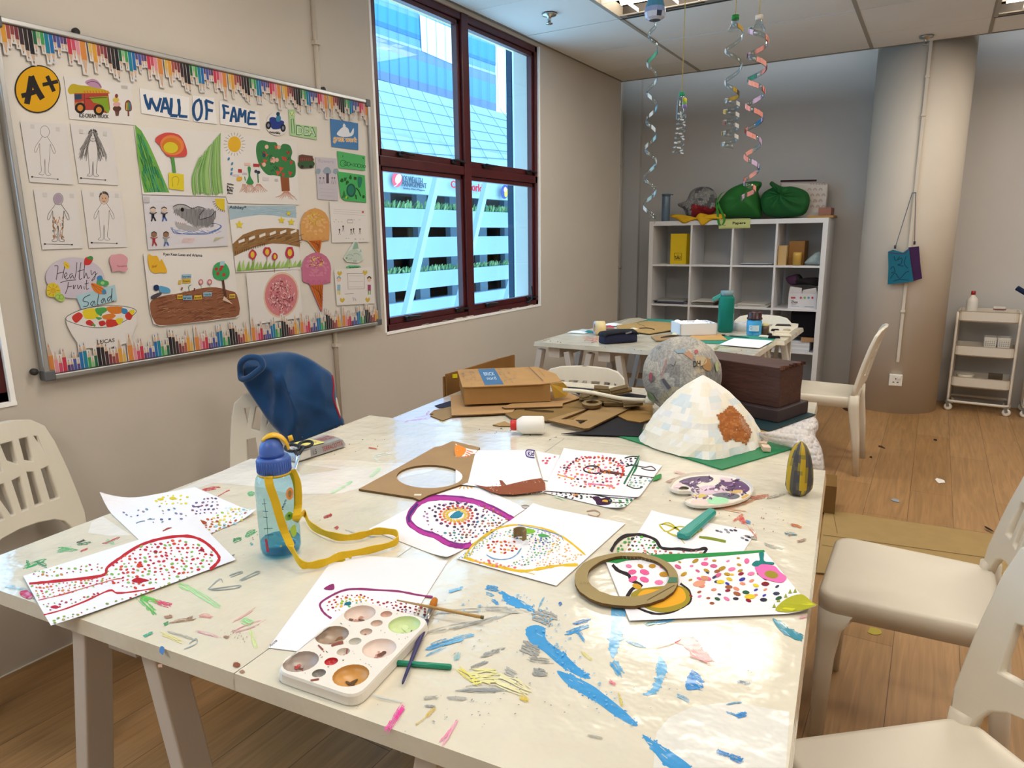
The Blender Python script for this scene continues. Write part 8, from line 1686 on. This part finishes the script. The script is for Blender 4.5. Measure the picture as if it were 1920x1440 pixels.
M_GREEN = mat('green_bag_fabric', '#23702b', .7, bump=.3, bscale=60, bdist=.002, vary=.2, vscale=6)
gb = pillow('green_bag', [ZS(*p) for p in ((560, 190), (600, 130), (640, 90), (700, 60), (770, 38), (830, 36), (860, 50), (835, 100), (850, 160), (858, 230), (850, 280), (780, 285), (700, 280), (610, 285), (575, 250))], V((ony(*ZS(710, 180), YT).x, YT, TP + .12)), (0, -1, .05), .12, .11, M_GREEN, 'light green fabric bag behind the Papers sign', 'bag', lambda d, q, a: .03 * noise.noise(d * 9) + .015 * math.sin(a * 7) * q * q, 12, 48)
m = MB('#3f8a3a'); hp = [ony(*ZS(x, y), SY - .012) for x, y in ((640, 92), (585, 120), (555, 180), (560, 250), (568, 320), (590, 330), (605, 300), (595, 260), (575, 220), (560, 180))]
m.ribbon(smooth_path(hp, 5), .018, V((1, 0, .3)), '#3f8a3a', .0012); m.build('handle', M_VM, gb)
pillow('green_bag', [ZS(*p) for p in ((845, 170), (870, 115), (915, 85), (935, 75), (912, 55), (925, 35), (960, 55), (1000, 72), (1060, 70), (1120, 85), (1165, 110), (1182, 150), (1175, 210), (1140, 262), (1040, 280), (930, 278), (870, 250))], V((ony(*ZS(1010, 180), YT).x, YT, TP + .12)), (0, -1, .05), .13, .11, mat('dark_green_fabric', '#14602a', .75, bump=.3, bscale=60, bdist=.002, vary=.2, vscale=6), 'dark green knotted fabric bag full of round things', 'bag', lambda d, q, a: .014 * math.sin(a * 11 + 3 * q) * (1 - q) * q * 4 + .02 * noise.noise(d * 10), 14, 64)
# rainbow print pouch
Y2 = SY + .28; A_, B_ = ony(*ZS(985, 45), Y2), ony(*ZS(1305, 50), Y2); t = thing('printed_pouch', ((A_.x + B_.x) / 2, Y2, TP), 'white pouch printed with small rainbows behind the dark green bag', 'pouch')
m = MB('#d6cec8'); m.loft([[V((x, Y2 - dy, z)) for x, z in ((A_.x + .03, TP), (B_.x, TP), (B_.x + .005, B_.z), (A_.x, A_.z))] for dy in (.03, -.03)]); m.build('pouch', M_VM, t, bevel=.015)
m = MB('#3c2028'); m.bar(ony(*ZS(985, 35), Y2 - .035), ony(*ZS(1228, 30), Y2 - .035), .01, .014); m.build('zip', M_VM, t)
m = MB(); c = Canvas(lambda x, y: ony(*ZS(x, y), Y2 - .031), (0, -1, 0), 5e-5, .0012, m)
for x in range(1180, 1310, 38):
    for y in range(60, 250, 38):
        xx, yy = x + (19 if (y // 38) % 2 else 0), y
        if xx > 1292: continue
        for r_, co in ((13, '#a58f86'), (10, '#d9cfc9'), (8, '#b59aa0'), (5, '#d9d0c8')): c.poly([(xx + r_ * math.cos(a), yy - r_ * 1.3 * math.sin(a)) for a in [k * PI / 8 for k in range(9)]], co)
m.build('rainbow_print', M_VM, t, fixn=False)
m = MB('#9c7062'); A_, B_ = ony(*ZS(1242, 215), SY + .1), ony(*ZS(1352, 250), SY + .1); m.span((A_.x, SY + .1, TP + .022), (min(B_.x, SX1), SY + .3, A_.z)); tag(m.build('small_box', M_CARD), 'small pinkish brown box on the right end of the shelf top', 'box')
m = MB('#b08c58'); A_, B_ = ony(*ZS(1165, 265), SY + .08), ony(*ZS(1340, 270), SY + .08); m.span((A_.x, SY + .08, TP + .001), (B_.x, SY + .34, TP + .02)); tag(m.build('wooden_board', M_CARD), 'thin tan board under the small pinkish box', 'board')
m = MB('#c9cf8c'); qd = [ony(*ZS(x, y), SY - .004) for x, y in ((568, 356), (568, 292), (780, 286), (780, 350))]; m.prism(qd, (0, -.002, 0)); c = Canvas(lambda x, y: ony(*ZS(x, y), SY - .006), (0, -1, 0), 5e-5, .001, m)
c.line([(574, 350), (574, 298), (774, 292), (774, 344)], 2.5, '#a9ae5c', 0, True); c.text('Papers', [(662, 332), (748, 328), (748, 308), (662, 310)], '#2c2c20', .8); c.line([(600, 312), (598, 332), (615, 334)], 3, '#7a7430'); tag(m.build('shelf_sign', M_PAPER), 'pale yellow-green Papers sign taped to the top edge of the shelf', 'sign')
# ------------------------------------------------------------------ hanging spirals cut from plastic bottles
M_CLEAR = glassmat('clear_bottle_plastic', '#e6eef0', .22, .08)
ZP = lambda x, y: (1160 + x / 3.272, y / 3.272)
def spiral(zoompts, dist, label, cap, capcol, strtop, width, deco, base=None, clearcol='#dfe8ee', samp=6, string=True):
    """zoompts: centre line (x, y, radius) in photo terms, hanging at a given depth in front of the camera"""
    def at(x, y):
        d = ray(*ZP(x, y)); dh = math.hypot(d.x, d.y); return CAM + d * (dist / dh)
    top_ = at(zoompts[0][0], zoompts[0][1]); t = thing('hanging_spiral', at(zoompts[-1][0], zoompts[-1][1]), label, 'spiral decoration', 'plastic bottle spirals hanging from the ceiling')
    rv = V((AX.x, AX.y, 0)).normalized(); fv = V((-rv.y, rv.x, 0))
    px2m = dist / FPX / 3.272 * 1.0
    path = []; zz = [p for p in zoompts]; tot = 0; pts = []
    for i, (x, y, r_, ph) in enumerate(zz):
        c = at(x, y); pts.append((c, r_ * px2m, ph))
    fine = []
    for i in range(len(pts) - 1):
        n_ = max(4, int(abs(pts[i + 1][2] - pts[i][2]) * 10))
        for k in range(n_):
            f_ = k / n_; fine.append((pts[i][0].lerp(pts[i + 1][0], f_), pts[i][1] + (pts[i + 1][1] - pts[i][1]) * f_, pts[i][2] + (pts[i + 1][2] - pts[i][2]) * f_))
    P_ = [c + rv * r_ * math.cos(2 * PI * ph) + fv * r_ * math.sin(2 * PI * ph) for c, r_, ph in fine]
    m = MB(); m.smooth = True; m.ribbon(P_, width, V((0, 0, 1)), None, .0004)
    if deco:
        m.m = 1; m.smooth = False; n_ = len(P_)
        for i in range(2, n_ - 2):
            co = deco(i / n_, i)
            if not co: continue
            d = (P_[i + 1] - P_[i - 1]).normalized(); o_ = (P_[i] - fine[i][0]); o_.z = 0
            if o_.length > 1e-5: o_.normalize()
            o_ *= .0016
            L_ = (P_[i + 1] - P_[i - 1]).length * .5
            for s_ in (1, -1): m.poly([P_[i] - d * L_ + o_ * s_ - V((0, 0, width * .42)), P_[i] + d * L_ + o_ * s_ - V((0, 0, width * .42)), P_[i] + d * L_ + o_ * s_ + V((0, 0, width * .42)), P_[i] - d * L_ + o_ * s_ + V((0, 0, width * .42))], co)
    m.build('spiral_strip', [M_CLEAR, M_V], t, fixn=False)
    if cap:
        cx, cy, sc_ = cap; c = at(cx, cy); m = MB(capcol); m.smooth = True; r_ = sc_ * px2m; m.lathe([(0, r_ * .8), (r_, r_ * .75), (r_, -r_ * .4), (r_ * .8, -r_ * .45), (0, -r_ * .4)], c, 18); m.build('bottle_cap', M_V, t)
        m = MB(); m.smooth = True; m.lathe([(r_ * .85, -r_ * .4), (r_ * .9, -r_ * 1.2), (r_ * 1.3, -r_ * 2.0), (r_ * 1.9, -r_ * 3.0)], c, 18, None, None, False); m.build('bottle_neck', M_CLEAR, t)
        if string: m = MB('#b5a24c'); m.tube([c + V((0, 0, r_ * .7)), V((c.x, c.y, ZC))], .0018, 6); m.build('string', M_V, t)
    return t, at, rv, fv, px2m
def helix(x0_, y0_, x1_, y1_, n, r0, r1, ph0=0, sg=1):
    return [(x0_ + (x1_ - x0_) * k / (n * 4), y0_ + (y1_ - y0_) * k / (n * 4), r0 + (r1 - r0) * k / (n * 4), ph0 + sg * k / 4) for k in range(n * 4 + 1)]
sb_ = spiral([(205, 120, 8, 0)] + helix(212, 150, 186, 1370, 6.5 and 7, 26, 36, .1), 3.0, 'long pale blue plastic spiral under the blue painted bottle top', None, None, 0, .019, lambda f_, i: ('#4fae96' if .17 < f_ < .23 else ('#9cc9d8' if i % 17 == 0 and f_ > .2 else ('#c9dcea' if i % 9 == 0 else None))))
t, at, rv, fv, k = sb_; c = at(224, 55); m = MB(); m.smooth = False; r_ = 58 * k
m.lathe([(r_ * .2, r_ * 1.25), (r_ * .55, r_ * 1.2), (r_ * .72, r_ * .8), (r_ * .95, r_ * .1), (r_ * 1.02, -r_ * .35), (r_ * .9, -r_ * .8), (r_ * .55, -r_ * 1.0)], c, 12)
for i, fc in enumerate(m.f):
    cc = sum((m.v[j] for j in fc), V()) / len(fc); s_ = noise.noise(cc * 30); m.c[i] = '#3f7fa0' if cc.z > c.z + r_ * .3 else ('#2c3550' if s_ < -.25 else ('#b9c4dc' if cc.z < c.z - r_ * .3 else '#7f95c4'))
m.build('painted_bottle_top', mat('painted_plastic', None, .25), t); m = MB('#b5a24c'); m.tube([c + V((0, 0, r_)), V((c.x, c.y, ZC))], .0018, 6); m.build('string', M_V, t)
def sd(f_, i): return '#d8d8dc' if i % 6 == 0 else None
t, at, rv, fv, k = spiral([(385, 680, 22, 0), (392, 715, 22, 1)] + helix(388, 720, 362, 950, 8, 22, 30, 1.1), 3.3, 'short clear spiral with a green cap and yellow beads', (388, 582, 17), '#1f9a70', 0, .007, sd)
m = MB(); m.smooth = True
for y, co in ((615, '#dcc83a'), (632, '#8fd04a'), (652, '#8a7ac0')): m.lathe([(0, -.011), (.008, -.007), (.0105, 0), (.008, .007), (0, .011)], at(404, y) - fv * .004, 12, None, co)
m.build('bead', M_VG, t)
m = MB(); m.smooth = True; c = at(380, 600); m.lathe([(.012, 0), (.016, -.02), (.018, -.09)], c, 12, None, None, False); m.build('bottle_shoulder', M_CLEAR, t)
spiral([(715, 150, 30, .6)] + helix(712, 170, 700, 560, 2, 46, 40, .75) + helix(698, 575, 678, 910, 5, 38, 44, 2.85), 3.1, 'clear spiral with a green cap and a few brown and gold patches', (716, 112, 20), '#1f8a3c', 0, .018, lambda f_, i: ('#3c332c' if .30 < f_ < .34 else ('#c9a23a' if .36 < f_ < .39 or i % 31 == 5 else ('#8a5230' if i % 37 == 9 and f_ > .5 else ('#d6d8da' if i % 8 == 0 else None)))))
def pk(f_, i):
    s_ = (i // 2) % 7
    return {0: '#ec9c92', 1: None, 2: '#dcc4e6', 3: None, 4: None, 5: '#f0a89c', 6: None}[s_] if i % 29 not in (3, 4) else ('#2f6f9c' if f_ > .5 else '#3f9a94')
spiral([(862, 165, 20, .4)] + helix(858, 190, 812, 1120, 6, 52, 38, .5) + helix(800, 1130, 790, 1230, 1, 40, 30, 6.6), 2.9, 'clear spiral with pink, lilac and blue paper patches and a white cap', (862, 112, 20), '#dcd6cf', 0, .02, pk)
# ------------------------------------------------------------------ shoulder bag on the pillar
ZT = lambda x, y: (1600 + x / 2.88, 300 + y / 2.88)
pc_ = on_pillar(*ZT(258, 590), .012); Nb = V((pc_.x + .207, pc_.y - 6.206, 0)).normalized(); Nb = (Nb + V((-.25, -.3, 0))).normalized(); pc_ = pc_ + Nb * .03
t = thing('shoulder_bag', (pc_.x, pc_.y, onp(*ZT(258, 670), pc_, Nb).z), 'flat teal and purple cloth shoulder bag hanging on the round pillar', 'bag')
def tq(pts, off): return [onp(*ZT(x, y), pc_ + Nb * off, Nb) for x, y in pts]
m = MB('#3c1c46'); m.prism(tq([(300, 472), (355, 466), (362, 560), (372, 640), (325, 654), (305, 560)], -.01), Nb * .014); m.build('purple_panel', mat('purple_cloth', None, .9), t)
m = MB('#16657a'); m.prism(tq([(190, 495), (215, 485), (270, 500), (302, 478), (312, 560), (327, 655), (255, 665), (188, 672), (192, 580)], .0), Nb * .014); c = Canvas(lambda x, y: onp(*ZT(x, y), pc_ + Nb * .014, Nb), Nb, 5e-5, .0006, m)
for p in ([(200, 590), (215, 575), (225, 600), (205, 610)], [(240, 540), (262, 530), (258, 560), (240, 565), (270, 575)], [(200, 640), (225, 610), (250, 640), (280, 610), (300, 600)], [(220, 520), (230, 545), (250, 520)], [(215, 655), (250, 645), (300, 650)], [(285, 520), (275, 560), (295, 585)]): c.line(p, 3.5, '#0f2f4a')
c.line([(192, 500), (270, 506), (300, 482)], 4, '#4a2a5c'); m.build('teal_panel', mat('teal_cloth', None, .9), t)
m = MB('#5b636e'); hk_ = onp(*ZT(318, 178), pc_, Nb); m.tube([tq([(226, 472)], .004)[0], hk_], .0028, 6); m.tube([tq([(330, 450)], -.004)[0], onp(*ZT(337, 178), pc_, Nb)], .0028, 6); m.tube([hk_, onp(*ZT(337, 178), pc_, Nb), on_pillar(*ZT(330, 172), .0)], .003, 6); m.build('strap', M_V, t)
m = MB('#222228'); 
for x, y in ((226, 470), (330, 448)): m.box(onp(*ZT(x, y), pc_, Nb), (.014, .012, .024))
m.build('strap_clip', M_V, t)
# ------------------------------------------------------------------ trolleys
def make_trolley():
    W_, Dp, Ht = .37, .26, .78; t = thing('utility_trolley', (0, 0, 0), 'trolley', 'trolley', 'white three-tier trolleys')
    M_TR = mat('white_enamel', '#d5cdc0', .4)
    for z, nm in ((.69, 'tray'), (.43, 'tray'), (.19, 'tray')):
        m = MB(); hh_ = .075
        m.loft([rrect(W_ - .02, Dp - .02, .03, z, 4), rrect(W_, Dp, .03, z + .01, 4), rrect(W_, Dp, .03, z + hh_, 4), rrect(W_ + .008, Dp + .008, .03, z + hh_ + .006, 4), rrect(W_ - .004, Dp - .004, .028, z + hh_ + .004, 4), rrect(W_ - .006, Dp - .006, .028, z + .012, 4)], True)
        m.build(nm, M_TR, t)
    for s_ in (-1, 1):
        x = s_ * (W_ / 2 + .008)
        for yy in (-1, 1):
            m = MB(); m.smooth = True; m.tube(smooth_path([(x, yy * Dp * .42, .075), (x, yy * Dp * .42, .3), (x - s_ * 0, yy * Dp * .42, .76)], 4), .009, 10); m.build('upright', M_TR, t)
    m = MB(); m.smooth = True; lp = [V((x, y, .075)) for x, y in [(p.x, p.y) for p in rrect(W_ + .02, Dp + .01, .04, 0, 4)]]; m.tube(lp + [lp[0]], .010, 10, None, False); m.build('base_rail', M_TR, t)
    for sx in (-1, 1):
        for s2 in (-1, 1):
            cx, cy = sx * (W_ / 2 - .0), s2 * (Dp / 2 - .01); w_ = thing('caster', (cx, cy, .028), None, None); w_.parent = t
            m = MB('#e2ddd2'); m.smooth = True; m.lathe([(0, -.010), (.022, -.010), (.028, -.006), (.028, .006), (.022, .010), (0, .010)], (cx, cy, .028), 20, Matrix.Rotation(PI / 2, 3, 'X')); m.build('wheel', M_V, w_)
            m = MB('#8f8f90'); m.bar((cx, cy - .012, .03), (cx - .01, cy - .012, .068), .02, .004, None, (0, 1, 0)); m.bar((cx, cy + .012, .03), (cx - .01, cy + .012, .068), .02, .004, None, (0, 1, 0)); m.box((cx - .008, cy, .068), (.03, .026, .006)); m.build('fork', mat('zinc', None, .35, .8), w_)
    return t
tr = make_trolley(); tr['label'] = 'white three-tier trolley beside the round pillar'
w1 = onz(1777, 768, 0); w2 = onz(1873, 780, 0); cxx = (w1.x + w2.x) / 2; ang = math.atan2(w2.y - w1.y, w2.x - w1.x); tr.location = (cxx + .01 + .13 * -math.sin(ang), (w1.y + w2.y) / 2 + .12, 0); tr.rotation_euler = (0, 0, ang * .5)
tr2 = copy_tree(tr); tr2.location = tr.location + V((.475, .0, 0)); tr2.rotation_euler = (0, 0, -.03); tr2['label'] = 'white trolley cut by the right edge of the picture'
tl = V(tr.location); Rt_ = Matrix.Rotation(tr.rotation_euler.z, 3, 'Z')
def ontr(x, y, z): return tl + Rt_ @ V((x, y, z))
p = ontr(-.115, 0, .7015); t = thing('cleaning_bottle', p, 'tall white plastic bottle with a red cap on the trolley', 'bottle'); m = MB('#e0dcd6'); m.smooth = True; m.lathe([(0, 0), (.036, 0), (.038, .008), (.038, .13), (.034, .15), (.014, .175), (.014, .185), (0, .185)], p, 24); m.build('body', M_VG, t); m = MB('#a8232c'); m.smooth = True; m.lathe([(0, .18), (.015, .18), (.015, .208), (0, .209)], p, 16); m.build('cap', M_VG, t)
m = MB('#d9d4cc'); p = ontr(.06, .02, .79); m.box(p, (.075, .05, .014), tr.rotation_euler.z); m.box(ontr(.06, .02, .779), (.08, .055, .008), tr.rotation_euler.z, '#7a3c30'); m.box(ontr(.06, .02, .74), (.06, .04, .075), tr.rotation_euler.z, '#cfc8bc'); tag(m.build('small_dish', M_V, bevel=.002), 'white and brown lidded box on the top trolley tier', 'box')
for i, x in enumerate((.03, .115)):
    m = MB('#dcd6cb'); m.loft([rrect(.07, .11, .01, .443, 2, (x, .0)), rrect(.085, .13, .012, .575, 2, (x, 0)), rrect(.078, .123, .012, .575, 2, (x, 0)), rrect(.062, .10, .01, .447, 2, (x, 0))], True); 
    for q in range(4):
        for r_ in range(5): m.box((x - .026 + r_ * .013, -.0605, .515 + q * .014), (.006, .006, .007), None, '#8f887c')
    o = m.build('plastic_basket', M_V, None, origin=(0, 0, 0)); o.location = tl; o.rotation_euler = tr.rotation_euler; tag(o, ('perforated white basket on the middle trolley tier, left one of two', 'perforated white basket on the middle trolley tier, right one of two')[i], 'basket', 'white baskets on the trolley')
m = MB('#d9d0c0'); m.smooth = True; m.lathe([(0, 0), (.05, 0), (.062, .07), (.058, .072), (.045, .01), (0, .01)], ontr(-.1, 0, .2025), 24); tag(m.build('bowl', M_V), 'cream bowl on the bottom trolley tier', 'bowl')
m = MB('#cfc8bc'); m.box(ontr(.09, 0, .245), (.09, .12, .085), tr.rotation_euler.z); tag(m.build('clear_tub', glassmat('tub_plastic', '#d0ccc4', .15)), 'clear plastic tub on the bottom trolley tier', 'tub')
m = MB('#1d2740'); m.smooth = True; a = ony(1907, 540, 6.2); b_ = ony(1945, 590, 6.25); bt_ = V((b_.x + .0, 6.25, .70)); m.tube([a, ontr(.475 + .02, 0, .72)], .018, 12); tag(m.build('fabric_roll', M_VM), 'navy blue roll leaning out of the trolley at the right edge', 'roll')
# ------------------------------------------------------------------ floor bits
m = MB('#a48a5c'); qf = [onz(x, y, .004) for x, y in ((1540, 1066), (1546, 957), (1900, 1008), (1880, 1062), (1700, 1050))]; qf = [onz(1530, 1075, .004), onz(1546, 957, .004), onz(1905, 1010, .004), onz(1905, 1100, .004)]; m.prism(qf, (0, 0, .005)); c = Canvas(lambda x, y: onz(x, y, .009), (0, 0, 1), 5e-5, .0004, m)
c.line([(1543, 1003), (1880, 1050)], 1.2, '#6f5a38', 0); c.line([(1541, 1022), (1880, 1075)], 1.2, '#7a6440', 0); c.line([(1562, 960), (1570, 1000)], 1.2, '#7a6440', 0); tag(m.build('flattened_carton', M_CARD), 'flattened brown carton lying on the floor behind the right chair', 'cardboard')
m = MB('#7d6038'); a = onz(1546, 957, .01); m.box(a + V((-.09, .05, .07)), (.26, .18, .14), .1); tag(m.build('cardboard_box', M_CARD), 'small cardboard box on the floor by the table corner', 'box')
for i, (x, y, w_, h, co, lb) in enumerate(((1762, 902, 10, 5, '#e9e6e2', 'white paper scrap on the open floor'), (1653, 838, 8, 2, '#4a3a2c', 'dark splinter on the floor behind the side-on chair'), (1633, 857, 4, 2, '#3a2e24', 'tiny dark crumb on the floor'), (1754, 825, 4, 2, '#3a2e24', 'tiny dark crumb further out on the floor'), (1854, 992, 12, 2.4, '#2c2620', 'black splinter on the flattened carton edge'), (1678, 938, 10, 3, '#8f9aa8', 'grey blue paint spot on the floor'), (1638, 1183, 16, 8, '#b0a04a', 'olive paint spot on the floor under the right chair'), (1587, 768, 8, 4, '#3f2a1c', 'dark brown crumb under the side-on chair'), (1688, 1000, 6, 2, '#5a4630', 'brown crumb near the flattened carton'), (325, 1428, 13, 9, '#2f5f9c', 'blue paint spot on the floor under the left table'))):
    z = .0105 if i == 4 else .0015; c = Canvas(lambda px_, py_, z=z: onz(px_, py_, z), (0, 0, 1)); c.ell((x, y), w_ * .8, h * .8, co, .3 if i != 4 else .5, 8, False, .35); tag(c.mb.build('floor_scrap', M_VM, None, solid=.001), lb, 'scrap', 'scraps and spots on the floor')
structure(MB('#e5e0d8').span((X0 - .003, YF, 0), (X0 + .006, YC, .002)).build('trim_3', M_VM))
